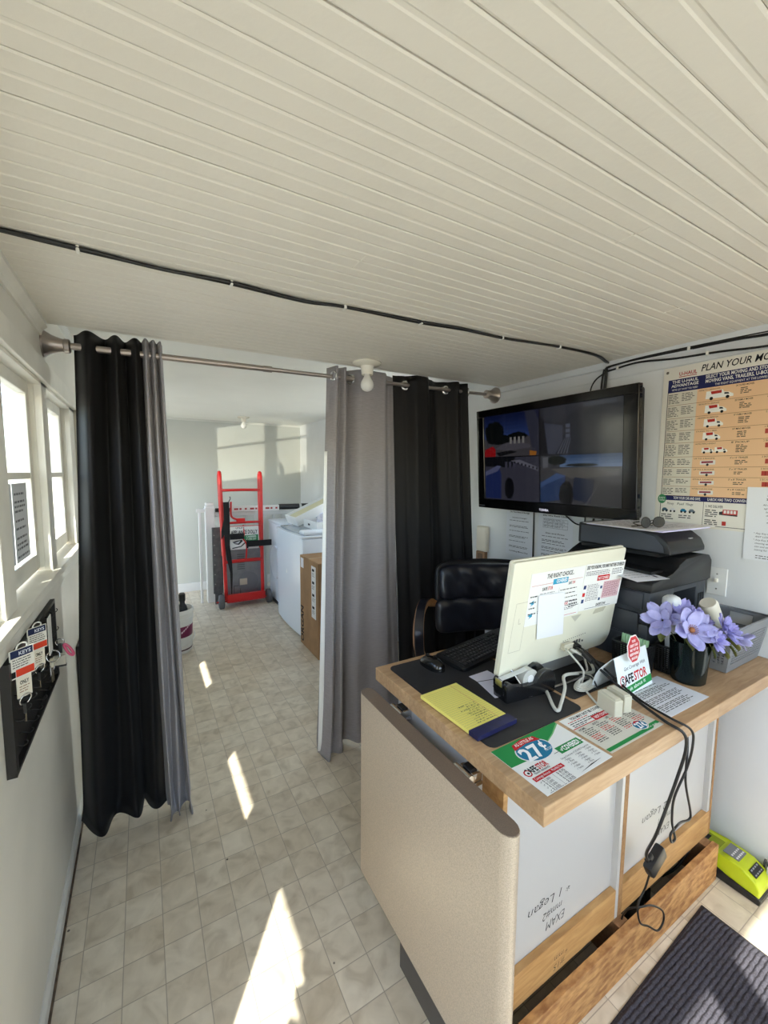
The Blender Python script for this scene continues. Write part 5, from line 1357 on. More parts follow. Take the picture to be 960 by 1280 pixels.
def basket(name, label, x0, x1, y0, y1, z0, z1, inset, m, holes, rim, handle=False, thick=0.0025, vr=(0.14, 0.88)):
    t = thing(name, label, 'basket', ((x0+x1)/2, (y0+y1)/2, z0))
    B = [(x0+inset, y0+inset*0.7, z0+0.003), (x1-inset*0.6, y0+inset*0.7, z0+0.003), (x1-inset*0.6, y1-inset*0.7, z0+0.003), (x0+inset, y1-inset*0.7, z0+0.003)]
    R = [(x0, y0, z1), (x1, y0, z1), (x1, y1, z1), (x0, y1, z1)]
    mb = MB()
    for k in range(4):
        kk = (k+1) % 4
        L = (Vector(R[k])-Vector(R[kk])).length
        v0_, v1_ = vr
        if handle and k == 1:
            # slot for the hand above the holes
            perf(mb, B[k], B[kk], Vector(B[kk]).lerp(Vector(R[kk]), 0.60), Vector(B[k]).lerp(Vector(R[k]), 0.60), max(3, int(L/holes)), 5, 0.62, 0.45, 0.05, 0.95, 0.2, 1)
            perf(mb, Vector(B[k]).lerp(Vector(R[k]), 0.60), Vector(B[kk]).lerp(Vector(R[kk]), 0.60), R[kk], R[k], 1, 1, 0.97, 0.94, 0.28, 0.72, 0.12, 0.80)
        else:
            perf(mb, B[k], B[kk], R[kk], R[k], max(3, int(L/holes)), max(3, int((z1-z0)*(v1_-v0_)/(holes*0.62))), 0.62, 0.5, 0.07, 0.93, v0_, v1_)
    mb.poly(B)
    bmesh.ops.remove_doubles(mb.bm, verts=mb.bm.verts[:], dist=0.00005)
    obj('basket_wall', mb, m, t, solid=thick)
    obj('rim', MB().tube([(a, b, c) for a, b, c in R], rim, 8, 1, True, cat=False), m, t, smooth=True)
    return t
M_gb = mat('grey_basket_plastic', (122, 124, 128), rough=0.45)
M_bb = mat('black_mesh', (18, 18, 19), rough=0.45)
basket('plastic_basket', 'grey perforated plastic basket at the wall end of the counter', 1.735, 2.062, 0.585, 0.765, ZT, 1.068, 0.035, M_gb, 0.017, 0.004, True, vr=(0.16, 0.80))
basket('mesh_basket', 'black mesh basket holding green paper, in front of the printer', 1.462, 1.540, 0.735, 0.845, ZT, 1.006, 0.006, M_bb, 0.0115, 0.003, thick=0.0016, vr=(0.05, 0.95))
basket('mesh_basket', 'small black mesh basket behind the flower vase', 1.575, 1.690, 0.700, 0.757, ZT, 1.000, 0.004, M_bb, 0.0115, 0.003, thick=0.0016, vr=(0.05, 0.95))
gp = thing('green_paper', 'green ribbed paper standing in the black mesh basket', 'paper', (1.507, 0.815, ZT+0.006))
mb = MB(); mb.grid(lambda u, v: (1.500+0.012*v+0.0022*sin(u*60), 0.743+0.094*u, ZT+0.006+0.118*v), 60, 4)
obj('ribbed_sheet', mb, mat('green_ribbed_paper', (150, 190, 150), rough=0.6), gp, smooth=True, solid=0.0012)
# roll and tube
rl = thing('paper_roll', 'crumpled white paper roll standing in the small mesh basket', 'paper roll', (1.632, 0.728, ZT+0.006))
mb = MB(); rq = random.Random(8)
RFm = frame((1.640, 0.7285, ZT+0.008), (-0.10, 0.0, 1))
mb.lathe([(0, 0), (0.0175, 0), (0.0185, 0.10), (0.022, 0.17), (0.026, 0.215), (0.029, 0.245), (0.026, 0.262), (0.014, 0.270), (0, 0.268)], RFm, 20)
for v in mb.bm.verts: v.co += Vector((rq.uniform(-1, 1), rq.uniform(-1, 1), rq.uniform(-1, 1)))*0.0016
obj('roll', mb, mat('roll_paper', (222, 224, 226), rough=0.55), rl, smooth=True)
pt = thing('paper_tube', 'cream paper tube with black print leaning in the grey basket', 'paper tube', (1.86, 0.68, ZT+0.01))
TF = frame((1.945, 0.662, 0.925), Vector((1.800, 0.690, 1.130))-Vector((1.945, 0.662, 0.925)), (0, 1, 0))
obj('tube', MB().lathe([(0, 0), (0.026, 0), (0.026, 0.17), (0.029, 0.225), (0.031, 0.248), (0.026, 0.258), (0, 0.256)], TF, 24), mat('cream_paper', (226, 220, 204), rough=0.5), pt, smooth=35)
mb = MB()
for k, (z, w) in enumerate(((0.10, 0.020), (0.135, 0.012), (0.155, 0.022), (0.19, 0.010))):
    for a0 in (pi*0.9, pi*1.15, pi*1.4):
        for i in range(4):
            a = a0+i*0.10
            mb.poly([TF @ Vector((0.0300*cos(q), 0.0300*sin(q), zz)) for q, zz in ((a, z), (a+0.07, z), (a+0.07, z+w), (a, z+w))])
obj('black_print', mb, ink((40, 38, 38)), pt, fix=False)

# ------------------------------------------------------------------ vase and artificial flowers
va = thing('vase', 'dark translucent tumbler vase with pebbles holding lilac flowers', 'vase', (1.600, 0.655, ZT))
m = bpy.data.materials.new('smoked_glass'); m.use_nodes = True
nt = m.node_tree; N = nt.nodes; N.remove(N['Principled BSDF'])
tr = N.new('ShaderNodeBsdfTransparent'); tr.inputs[0].default_value = (0.13, 0.21, 0.20, 1)
g1 = N.new('ShaderNodeBsdfGlossy'); g1.inputs['Roughness'].default_value = 0.08; g1.inputs[0].default_value = (0.8, 0.85, 0.85, 1)
g2 = N.new('ShaderNodeBsdfDiffuse'); g2.inputs[0].default_value = lin((18, 28, 30))
a1 = N.new('ShaderNodeMixShader'); a1.inputs[0].default_value = 0.45; a2 = N.new('ShaderNodeMixShader')
lw = N.new('ShaderNodeLayerWeight'); lw.inputs[0].default_value = 0.25
mu = N.new('ShaderNodeMath'); mu.operation = 'MULTIPLY'; mu.inputs[1].default_value = 0.35
nt.links.new(lw.outputs['Facing'], mu.inputs[0]); nt.links.new(mu.outputs[0], a2.inputs[0])
nt.links.new(tr.outputs[0], a1.inputs[1]); nt.links.new(g2.outputs[0], a1.inputs[2])
nt.links.new(a1.outputs[0], a2.inputs[1]); nt.links.new(g1.outputs[0], a2.inputs[2])
nt.links.new(a2.outputs[0], N['Material Output'].inputs[0])
VF = Matrix.Translation((1.600, 0.655, ZT+0.0005))
obj('tumbler', MB().lathe([(0, 0), (0.046, 0), (0.050, 0.004), (0.054, 0.06), (0.060, 0.142), (0.0575, 0.142), (0.051, 0.06), (0.046, 0.010), (0, 0.009)], VF, 36), m, va, smooth=40)
mb = MB(); rv = random.Random(12)
for k in range(26):
    a = rv.random()*6.28; r = 0.040*sqrt(rv.random())
    mb.sphere((1.600+r*cos(a), 0.655+r*sin(a), ZT+0.018+0.018*rv.random()), 0.008, 1, 1, 0.7, 8, 6)
obj('pebbles', mb, mat('pebble', (120, 130, 150), rough=0.2), va, smooth=True).__setitem__('kind', 'stuff')

M_pet = mat('lilac_petal', (158, 156, 208), rough=0.6, rgb2=(182, 180, 224), scale=30)
M_pet2 = mat('violet_petal', (138, 132, 198), rough=0.6, rgb2=(166, 162, 216), scale=30)
M_leaf = mat('olive_leaf', (104, 106, 44), rough=0.6, rgb2=(70, 78, 34), scale=40)
M_stem = mat('flower_stem', (70, 84, 44), rough=0.6)
M_pist = mat('flower_centre', (150, 96, 60), rough=0.7)
def petal(mb, T, L, Wd, lift, curl, rnd):
    def fn(u, v):
        t = v; w = Wd*(sin(pi*min(1, t*0.9+0.06))**0.7)*(0.75+0.25*t)
        x = (u-0.5)*2*w*0.5
        return T @ Vector((x, t*L*cos(lift)-0.0*t, t*L*sin(lift)+curl*L*t*t+0.12*Wd*(u-0.5)**2*4*(0.4+t)+0.05*L*sin(9*u+rnd)*t*t*0.4))
    mb.grid(fn, 6, 7)
def flower(label, c, n, R, layers, m, seed, pistil=True, leaf=None):
    rf = random.Random(seed); c = Vector(c); R *= 1.14
    t = thing('artificial_flower', label, 'flower', c)
    F = frame(c, n)
    for (np_, rad, wd, lift, curl) in layers:
        for k in range(np_):
            a = 2*pi*k/np_+rf.uniform(-0.15, 0.15)+np_*0.3
            mb = MB(); petal(mb, F @ Matrix.Rotation(a, 4, 'Z') @ Matrix.Translation((0, R*0.05, 0)), R*rad*rf.uniform(0.9, 1.08), R*wd, lift+rf.uniform(-0.12, 0.12), curl, rf.random()*6)
            obj('petal', mb, m, t, smooth=True, solid=0.0006, fix=False)
    if pistil:
        mb = MB(); mb.sphere((0, 0, R*0.10), R*0.13, 1, 1, 0.7, 12, 8, M=F)
        for k in range(16):
            a = 2*pi*k/16; p = F @ Vector((R*0.10*cos(a), R*0.10*sin(a), R*0.08)); q = F @ Vector((R*0.24*cos(a), R*0.24*sin(a), R*0.20))
            mb.cyl(p, q, 0.0006, 0.0009, 5)
        obj('flower_centre', mb, M_pist, t, smooth=40)
    base = Vector((1.600+(c.x-1.6)*0.35, 0.655+(c.y-0.655)*0.35, ZT+0.05))
    nn = Vector(n).normalized()
    obj('stem', MB().tube([c-nn*0.004, c-nn*0.025+Vector((0, 0, -0.01)), Vector((1.600+(c.x-1.6)*0.5, 0.655+(c.y-0.655)*0.5, ZT+0.135)), base], 0.0018, 6, 5), M_stem, t, smooth=True)
    for (d, L, Wd) in (leaf or []):
        d = Vector(d).normalized(); o = c-nn*0.022+Vector((0, 0, -0.006))
        x = d.cross(Vector((0, 0, 1))).normalized(); z = x.cross(d)
        mb = MB(); petal(mb, Matrix(((x.x, d.x, z.x, o.x), (x.y, d.y, z.y, o.y), (x.z, d.z, z.z, o.z), (0, 0, 0, 1))), L, Wd, -0.1, -0.35, 1.0)
        obj('leaf', mb, M_leaf, t, smooth=True, solid=0.0006, fix=False)
    return t
big = [(6, 1.0, 0.72, 0.30, 0.10), (4, 0.72, 0.60, 0.65, 0.10)]
dense = [(8, 1.0, 0.55, 0.30, 0.05), (7, 0.78, 0.5, 0.70, 0.05), (5, 0.5, 0.45, 1.05, 0.0)]
flower('large open lilac flower facing the counter front, showing its brown centre', (1.560, 0.640, 1.090), (-0.55, -0.75, 0.45), 0.062, [(5, 1.0, 0.80, 0.34, 0.10), (4, 0.92, 0.70, 0.62, 0.06)], M_pet, 1, True, [((-0.6, -0.6, -0.25), 0.06, 0.035)])
flower('lilac flower leftmost in the vase, above a drooping leaf', (1.548, 0.722, 1.100), (-0.8, -0.1, 0.35), 0.055, big, M_pet, 2, False, [((-0.7, -0.2, -0.35), 0.065, 0.035)])
flower('lilac flower at the top of the bunch against the printer', (1.598, 0.690, 1.120), (-0.3, -0.3, 0.8), 0.052, big, M_pet2, 3, False)
flower('small dense violet flower just right of the largest bloom', (1.612, 0.640, 1.110), (-0.1, -0.6, 0.7), 0.040, dense, M_pet2, 4, False)
flower('dense violet flower low over the vase rim in the middle', (1.596, 0.590, 1.070), (-0.2, -0.9, 0.4), 0.038, dense, M_pet2, 5, False, [((0.25, -0.5, -0.5), 0.055, 0.045), ((0.5, -0.3, -0.15), 0.09, 0.05)])
flower('dense violet flower at the right of the bunch, before the grey basket', (1.655, 0.583, 1.088), (0.05, -0.75, 0.6), 0.048, dense, M_pet2, 6, False, [((0.75, -0.45, -0.18), 0.085, 0.055), ((0.35, -0.6, -0.35), 0.075, 0.05)])
flower('single pale lilac bloom hanging furthest right of the bunch', (1.705, 0.560, 1.060), (0.4, -0.6, -0.15), 0.032, [(5, 1.0, 0.8, 0.7, 0.1)], M_pet, 7, False)
# ------------------------------------------------------------------ office chair behind the counter
ch = thing('office_chair', 'black leather office chair with bent wood arms behind the counter', 'chair', (1.65, 1.665, 0), radians(-25))
T = W(ch)
M_leather = mat('black_leather', (30, 32, 42), rough=0.28, spec=0.6, bump=0.25, bscale=25)
M_bent = mat('bent_wood', (190, 140, 92), rough=0.35, noise=0.1, scale=20)
def cushion(mb, cx, w, z0, z1, y0, th, lean, bulge, puck):
    """padded panel facing -y, superellipse outline"""
    def side(sgn):
        def fn(u, v):
            x = (u-0.5)*2; z = (v-0.5)*2
            e = (1-abs(x)**4)**0.25 if abs(x) < 1 else 0
            e2 = (1-abs(z)**4)**0.25 if abs(z) < 1 else 0
            px_ = cx + 0.5*w*x*(0.86+0.14*e2); zz = z0+(z1-z0)*0.5*(1+z*(0.86+0.14*e))
            d = max(0.0, (1-abs(x)**5))*max(0.0, (1-abs(z)**5))
            k = d**0.45
            yy = y0 + lean*(zz-z0) - sgn*(th*0.5*k)
            if sgn > 0: yy += puck*sin(x*9+1.5)*max(0, 1-abs(z)*1.3)*0.8*d + 0.006*sin(13*x+4*z)*d+0.004*sin(29*x+3*z)*d*max(0,-z+0.3)
            yy += 0.05*x*x*-1
            return T @ Vector((px_, yy, zz))
        mb.grid(fn, 36, 24)
    side(1); side(-1)
    bmesh.ops.remove_doubles(mb.bm, verts=mb.bm.verts[:], dist=0.0004)
for nm, z0, z1, th in (('upper_cushion', 0.895, 1.088, 0.095), ('lower_cushion', 0.715, 0.910, 0.100)):
    mb = MB(); cushion(mb, 0.0, 0.54 if z0 > 0.8 else 0.595, z0, z1, 0.05+0.20*(z0-0.77), th, 0.20, 0.03, 0.008)
    obj(nm, mb, M_leather, ch, smooth=True)
mb = MB(); cushion(mb, 0, 0.56, 0.70, 1.098, 0.115, 0.05, 0.19, 0.02, 0.0)
obj('back_shell', mb, mat('shell_leather', (18, 18, 20), rough=0.45), ch, smooth=True)
mb = MB(T); 
def seatfn(sg):
    def fn(u, v):
        x = (u-0.5)*2; y = (v-0.5)*2
        d = max(0, 1-abs(x)**5)*max(0, 1-abs(y)**5)
        return (0.265*x, -0.17+0.25*y, 0.475+sg*0.055*d**0.45-0.02*(y < -0.3)*(-y-0.3)*0.6)
    return fn
mb.grid(seatfn(1), 30, 30); mb.grid(seatfn(-1), 30, 30)
bmesh.ops.remove_doubles(mb.bm, verts=mb.bm.verts[:], dist=0.0004)
obj('seat', mb, M_leather, ch, smooth=True)
for sx in (-1, 1):
    loop = [(sx*0.290, 0.075, 0.860), (sx*0.340, 0.02, 0.895), (sx*0.385, -0.06, 0.890), (sx*0.415, -0.14, 0.845), (sx*0.425, -0.185, 0.770), (sx*0.415, -0.17, 0.69), (sx*0.380, -0.11, 0.61), (sx*0.320, -0.03, 0.55), (sx*0.262, 0.02, 0.52)]
    P = cr_pts(loop, 6); mb = MB(T); n_ = len(P)
    rings = []
    for i, p in enumerate(P):
        t = (P[min(i+1, n_-1)]-P[max(0, i-1)]).normalized()
        xw = Vector((1, 0, 0)); nn = t.cross(xw).normalized()
        rings.append([mb.bm.verts.new(T @ (p+xw*a*0.026+nn*b*0.015)) for a, b in ((-1, -1), (1, -1), (1, 1), (-1, 1))])
    for a, b in zip(rings, rings[1:]):
        for k in range(4): mb.bm.faces.new((a[k], a[(k+1) % 4], b[(k+1) % 4], b[k]))
    mb.bm.faces.new(rings[0]); mb.bm.faces.new(rings[-1])
    am = obj('arm', mb, M_bent, ch, smooth=30)
    mb = MB(T)
    rings = []
    for i, p in enumerate(P[6:34]):
        t = (P[i+7]-P[i+5]).normalized(); xw = Vector((1, 0, 0)); nn = t.cross(xw).normalized()
        if nn.dot(p-Vector((sx*0.3, -0.05, 0.75))) < 0: nn = -nn
        rings.append([mb.bm.verts.new(T @ (p+xw*a*0.024+nn*(0.016+b*0.014*sin(pi*min(1, max(0, i/27))) ))) for a, b in ((-1, 0), (1, 0), (0.9, 0.8), (0, 1), (-0.9, 0.8))])
    for a, b in zip(rings, rings[1:]):
        for k in range(5): mb.bm.faces.new((a[k], a[(k+1) % 5], b[(k+1) % 5], b[k]))
    obj('arm_pad', mb, M_leather, am, smooth=40)
obj('column', MB(T).cyl((0, 0.0, 0.10), (0, 0.0, 0.28), 0.03, seg=20).cyl((0, 0.0, 0.28), (0, 0.0, 0.405), 0.018, seg=16), M_dark, ch, smooth=40)
obj('seat_plate', MB(T).box(-0.12, 0.12, -0.28, 0.04, 0.405, 0.432, 0.006).box(-0.03, 0.03, 0.0, 0.14, 0.412, 0.43, 0.004).box(-0.03, 0.03, 0.115, 0.135, 0.412, 0.80, 0.004), M_dark, ch)
for k in range(5):
    a = 2*pi*k/5+0.3; d = Vector((cos(a), sin(a), 0)); c0 = Vector((0, 0.0, 0))
    leg = obj('base_leg', MB(T).tube([c0+d*0.02+Vector((0, 0, 0.115)), c0+d*0.15+Vector((0, 0, 0.105)), c0+d*0.28+Vector((0, 0, 0.075))], lambda q: 0.024-0.008*q, 10, 4), M_dark, ch, smooth=40)
    n2 = Vector((-d.y, d.x, 0)); w0 = c0+d*0.285
    obj('caster', MB(T).cyl(w0-n2*0.022+Vector((0, 0, 0.027)), w0-n2*0.004+Vector((0, 0, 0.027)), 0.026, seg=18).cyl(w0+n2*0.004+Vector((0, 0, 0.027)), w0+n2*0.022+Vector((0, 0, 0.027)), 0.026, seg=18).cyl(w0+Vector((0, 0, 0.03)), w0+Vector((0, 0, 0.075)), 0.008), M_dark, leg, smooth=40)

# ------------------------------------------------------------------ left wall: key board, keys, things behind the curtain
kbx = thing('key_board', 'shallow black metal key board with hooks fixed under the window sill', 'key board', (XL, 1.56, 0.86))
M_kbx = mat('key_board_metal', (34, 32, 31), rough=0.4, spec=0.45)
ky0, ky1, kz0, kz1 = 1.262, 1.865, 0.858, 1.142
mb = MB()
mb.box(XL+0.0005, XL+0.004, ky0, ky1, kz0, kz1)
mb.box(XL+0.004, XL+0.020, ky0, ky0+0.004, kz0, kz1).box(XL+0.004, XL+0.020, ky1-0.004, ky1, kz0, kz1)
mb.box(XL+0.004, XL+0.020, ky0+0.004, ky1-0.004, kz1-0.004, kz1).box(XL+0.004, XL+0.020, ky0+0.004, ky1-0.004, kz0, kz0+0.004)
mb.box(XL+0.0165, XL+0.020, ky0+0.004, ky0+0.022, kz0+0.004, kz1-0.004).box(XL+0.0165, XL+0.020, ky1-0.010, ky1-0.004, kz0+0.004, kz1-0.004).box(XL+0.0165, XL+0.020, ky0+0.022, ky1-0.010, kz1-0.012, kz1-0.004).box(XL+0.0165, XL+0.020, ky0+0.022, ky1-0.010, kz0+0.004, kz0+0.010)
obj('tray', mb, M_kbx, kbx)
HOOKS = []
for r_ in range(4):
    for c in range(9):
        y, z = ky0+0.05+c*0.062, kz1-0.030-r_*0.066
        HOOKS.append((y, z))
        obj('hook', MB().tube([(XL+0.004, y, z), (XL+0.016, y, z-0.002), (XL+0.027, y, z-0.005), (XL+0.034, y, z+0.003), (XL+0.031, y, z+0.009)], 0.0013, 6, 4), M_kbx, kbx, smooth=True)
M_key_ = mat('key_metal', (150, 140, 122), rough=0.3, metal=0.9)
M_ring = mat('ring_metal', (206, 204, 200), rough=0.2, metal=0.8)
def key(t, y, z, x, L, m=None, head=True):
    mb = MB()
    if head: mb.prism([(0.011*cos(2*pi*i/16), 0.011*sin(2*pi*i/16)) for i in range(16)], 0.004, axes((x-0.002, y, z), (0, 1, 0), (0, 0, 1), (1, 0, 0)))
    else: mb.prism(rounded(-0.009, 0.009, -0.014, 0.014, 0.004), 0.006, axes((x-0.003, y, z), (0, 1, 0), (0, 0, 1), (1, 0, 0)))
    obj('key_head', mb, m or M_dark, t)
    k = MB(); k.prism([(-0.004, 0), (0.004, 0), (0.004, -L*0.3), (0.0028, -L*0.4), (0.004, -L*0.5), (0.0025, -L*0.65), (0.004, -L*0.75), (0.003, -L*0.9), (0, -L), (-0.004, -L*0.95)], 0.002, axes((x-0.001, y, z-0.011), (0, 1, 0), (0, 0, 1), (1, 0, 0)))
    obj('key_blade', k, M_key_, t)
def key_tag(label, y, z, s, turn, seed, mir=0):
    """white tag with hanger, navy head, printed block and red bar; ring and key below; faces the room"""
    t = thing('key_tag', label, 'key tag', (XL+0.036, y, z), group=None)
    x = XL+0.036; u = Vector((sin(turn), cos(turn), 0)); 
    sh = Sheet('tag_card', None, None, Vector((x, y, z))-u*0.045*s, u, (0, 0, -1), 0.090*s, 0.115*s, (226, 222, 212), 0.002, parent=t, seed=seed)
    sh.rect((36, 44, 76), 0.04, 0.02, 0.92, 0.26, 'navy_head', 1); sh.text((220, 222, 230), 'KEYS', 0.62, 0.22, 0.13, 'CENTER', bold=0.02, width=0.5)
    sh.lines((60, 58, 56), 0.10, 0.34, 0.8, 4, 0.085, 0.03, word=0.12, ragged=0.2)
    sh.rect((214, 70, 46), 0.22, 0.70, 0.76, 0.26, 'red_bar', 1); sh.rect((30, 28, 28), 0.04, 0.74, 0.16, 0.22, 'black_block', 1)
    sh.done()
    lo = Sheet('tag_tail', None, None, Vector((x, y, z-0.115*s))-u*0.026*s, u, (0, 0, -1), 0.056*s, 0.085*s, (226, 218, 200), 0.002, parent=t, seed=seed+1)
    lo.text((40, 38, 38), 'ONLY', 0.5, 0.36, 0.18, 'CENTER', bold=0.03, width=0.6); lo.lines((150, 110, 90), 0.15, 0.46, 0.7, 3, 0.12, 0.04, word=0.2)
    lo.done()
    obj('hanger', MB().tube([Vector((x, y, z-0.012*s))+u*0.018*s, Vector((x+0.001, y, z+0.012*s))+u*0.020*s, Vector((x+0.001, y, z+0.020*s)), Vector((x+0.001, y, z+0.010*s))-u*0.016*s, Vector((x, y, z-0.016*s))-u*0.018*s], 0.0030*s, 8, 5), mat('tag_white', (228, 226, 220), rough=0.35), t, smooth=True)
    zc = z-(0.115+0.085+0.012)*s
    obj('ring', MB().tube([Vector((x+0.002, y, zc))+u*0.021*s*cos(a)+Vector((0.010*sin(a)*0.3, 0, 0.021*s*sin(a))) for a in [2*pi*i/16 for i in range(16)]], 0.0019, 8, 3, True), M_ring, t, smooth=True)
    key(t, y+0.002, zc-0.036*s, x+0.001, 0.042*s, mat('key_grip', (24, 24, 26), rough=0.4), False)
    return t
key_tag('white key tag with red bar, nearest the camera on the key board', 1.298, 1.168, 0.62, 0.75, 71)
key_tag('white key tag with red bar, second along the key board', 1.470, 1.165, 0.58, 0.75, 74)
t = thing('key_tag', 'white key tag seen edge on beside the second tag', 'key tag', (XL+0.037, 1.60, 1.05))
obj('tag_card', MB().box(XL+0.040, XL+0.0425, 1.590, 1.640, 1.030, 1.150, 0.001), mat('tag_white', (228, 226, 220)), t)
obj('ring', MB().tube([(XL+0.045+0.017*cos(a), 1.618+0.004*sin(a), 1.018+0.017*sin(a)) for a in [2*pi*i/14 for i in range(14)]], 0.0018, 8, 3, True), M_ring, t, smooth=True)
key(t, 1.626, 0.995, XL+0.042, 0.05, mat('cream_key_head', (206, 198, 176), rough=0.4), False)
t = thing('key_ring', 'padlock keys with a pink fob hanging from the far hook', 'key ring', (XL+0.034, 1.81, 1.01))
x = XL+0.036
obj('ring', MB().tube([(x+0.012*cos(a), 1.800, 1.000+0.012*sin(a)) for a in [2*pi*i/14 for i in range(14)]], 0.0015, 6, 3, True), M_ring, t, smooth=True)
obj('fob_strap', MB().box(x-0.006, x+0.006, 1.797, 1.801, 0.960, 0.995, 0.001), M_dark, t)
obj('padlock', MB().box(x-0.020, x+0.016, 1.785, 1.797, 0.915, 0.955, 0.003), mat('padlock_metal', (206, 200, 186), rough=0.3, metal=0.5), t)
obj('padlock_band', MB().box(x-0.021, x+0.017, 1.7845, 1.7975, 0.915, 0.922, 0.001), M_dark, t)
obj('pink_fob', MB().tube([(x+0.012, 1.800, 0.990), (x+0.024, 1.803, 0.978), (x+0.036, 1.806, 0.952), (x+0.034, 1.806, 0.943), (x+0.024, 1.803, 0.952), (x+0.013, 1.800, 0.978)], 0.0045, 8, 4, True), mat('pink_plastic', (206, 84, 118), rough=0.35), t, smooth=True)
t = thing('key_ring', 'key with a white paper label hanging low in the middle of the key board', 'key ring', (XL+0.03, 1.66, 0.98))
obj('paper_label', MB().box(XL+0.028, XL+0.0285, 1.66, 1.735, 0.935, 0.975), M_paper, t)
key(t, 1.652, 0.985, XL+0.034, 0.055, mat('cream_key_head', (206, 198, 176)), False)

fr = thing('picture_frame', 'dark glazed frame leaning on the left wall behind the black curtain', 'picture frame', (XL, 2.70, 0.25))
LM = axes((XL+0.002, 2.42, 0.255), (0, 1, 0), (0, 0, 1), (1, 0, 0))
obj('frame', MB().box(0, 0.55, 0, 0.50, 0.0, 0.014, 0.003, M=LM), mat('frame_dark', (40, 38, 36), rough=0.4), fr)
obj('glazing', MB().box(0.02, 0.53, 0.02, 0.48, 0.0142, 0.016, M=LM), mat('dark_glazing', (26, 28, 28), rough=0.06, spec=0.6), fr)
bgk = thing('plastic_bag', 'small crumpled clear bag lying at the far end of the window sill', 'bag', (XL-0.01, 2.86, SILL))
mb = MB(); mb.sphere((XL+0.005, 2.87, SILL+0.030), 0.034, 0.6, 1.2, 0.86, 18, 12); rb_ = random.Random(3)
for v in mb.bm.verts: v.co += Vector((rb_.uniform(-1, 1), rb_.uniform(-1, 1), max(-0.2, rb_.uniform(-1, 1))))*0.006
obj('crumpled_film', mb, mat('bag_film', (226, 226, 228), rough=0.2), bgk, smooth=False)
# paper notice hung on the window pane, printed for people outside
ns = Sheet('notice', 'printed sheet taped on the glass of the near left window', 'paper', (-0.3600, 1.735, 1.560), (0, 1, 0), (0, 0, -1), 0.19, 0.26, (214, 216, 220), 0.0008, seed=81)
for k, t_ in enumerate((0.12, 0.22, 0.28, 0.34, 0.46, 0.56, 0.68, 0.76, 0.82, 0.92)): ns.lines((120, 122, 128), 0.10, t_, 0.8, 1, 0.03, 0.028, word=0.14)
ns.done()

# ------------------------------------------------------------------ floor things at the right
cg = thing('battery_charger', 'lime green battery charger on the floor against the right wall', 'charger', (1.985, 0.60, 0))
M_lime = mat('lime_plastic', (190, 206, 30), rough=0.35, spec=0.5)
prof = [(0.508, 0.020), (0.505, 0.052), (0.520, 0.078), (0.560, 0.100), (0.600, 0.106), (0.640, 0.098), (0.745, 0.098), (0.755, 0.090), (0.755, 0.020)]
mb = MB(); mb.prism(prof, 0.112, axes((1.930, 0, 0), (0, 1, 0), (0, 0, 1), (1, 0, 0)), bev=0.010, seg=3)
cbx = obj('housing', mb, M_lime, cg, smooth=40)
mb = MB(); mb.prism([(0.504, 0.0), (0.500, 0.022), (0.515, 0.030), (0.60, 0.034), (0.66, 0.050), (0.757, 0.052), (0.757, 0.0)], 0.118, axes((1.927, 0, 0), (0, 1, 0), (0, 0, 1), (1, 0, 0)), bev=0.004)
obj('base', mb, M_dark, cg, smooth=40)
mb = MB(); mb.box(1.955, 2.020, 0.648, 0.740, 0.0975, 0.1005, 0.002)
obj('battery_bay', mb, mat('bay_green', (140, 156, 26), rough=0.5), cg)
obj('battery_slot', MB().box(1.966, 2.005, 0.690, 0.735, 0.0990, 0.1015, 0.003), M_dark, cg)
LP_ = axes((1.952, 0.580, 0.1045), (1, 0, 0), Vector((0, 0.995, 0.06)).normalized(), Vector((0, -0.06, 0.995)).normalized())
obj('label_plate', MB(LP_).box(0, 0.070, 0.0, 0.052, 0, 0.002), mat('label_grey', (120, 122, 126), rough=0.5), cg)
mb = MB()
for k in range(5):
    mb.box(0.006+0.013*k, 0.015+0.013*k, 0.006, 0.012, 0.0021, 0.0026, M=LP_); mb.box(0.006+0.013*k, 0.013+0.013*k, 0.022, 0.028, 0.0021, 0.0026, M=LP_)
obj('label_print', mb, ink((226, 226, 226)), cg)
BP_ = axes((1.950, 0.520, 0.0800), (1, 0, 0), Vector((0, 0.87, 0.48)).normalized(), Vector((0, -0.48, 0.87)).normalized())
obj('indicator_panel', MB(BP_).box(0, 0.072, 0.006, 0.034, 0, 0.003, 0.001), M_dark, cg)
mb = MB()
for k in range(4): mb.box(0.006+0.016*k, 0.016+0.016*k, 0.026, 0.031, 0.0031, 0.0036, M=BP_); mb.box(0.006+0.016*k, 0.016+0.016*k, 0.010, 0.014, 0.0031, 0.0036, M=BP_)
obj('indicator_marks', mb, ink((150, 152, 156)), cg)
ol = thing('wall_outlet', 'white surface outlet box low on the right wall by the charger', 'outlet', (XR, 0.46, 0.06))
obj('box', MB().box(XR-0.045, XR-0.0005, 0.40, 0.520, 0.020, 0.100, 0.005), M_white, ol)
obj('face', MB().box(XR-0.049, XR-0.045, 0.408, 0.512, 0.028, 0.092, 0.003), mat('outlet_face', (222, 222, 222), rough=0.35), ol)
obj('cord', MB().tube([(XR-0.02, 0.521, 0.085), (XR-0.022, 0.530, 0.11), (XR-0.018, 0.533, 0.05), (XR-0.03, 0.51, 0.012), (XR-0.05, 0.44, 0.006), (XR-0.055, 0.35, 0.006)], 0.0035, 8, 5), mat('grey_cord', (92, 92, 94), rough=0.5), ol, smooth=True)
cc = thing('charger_cable', 'dark cable arching out of the right end of the timber base', 'cable', (1.93, 0.75, 0.15))
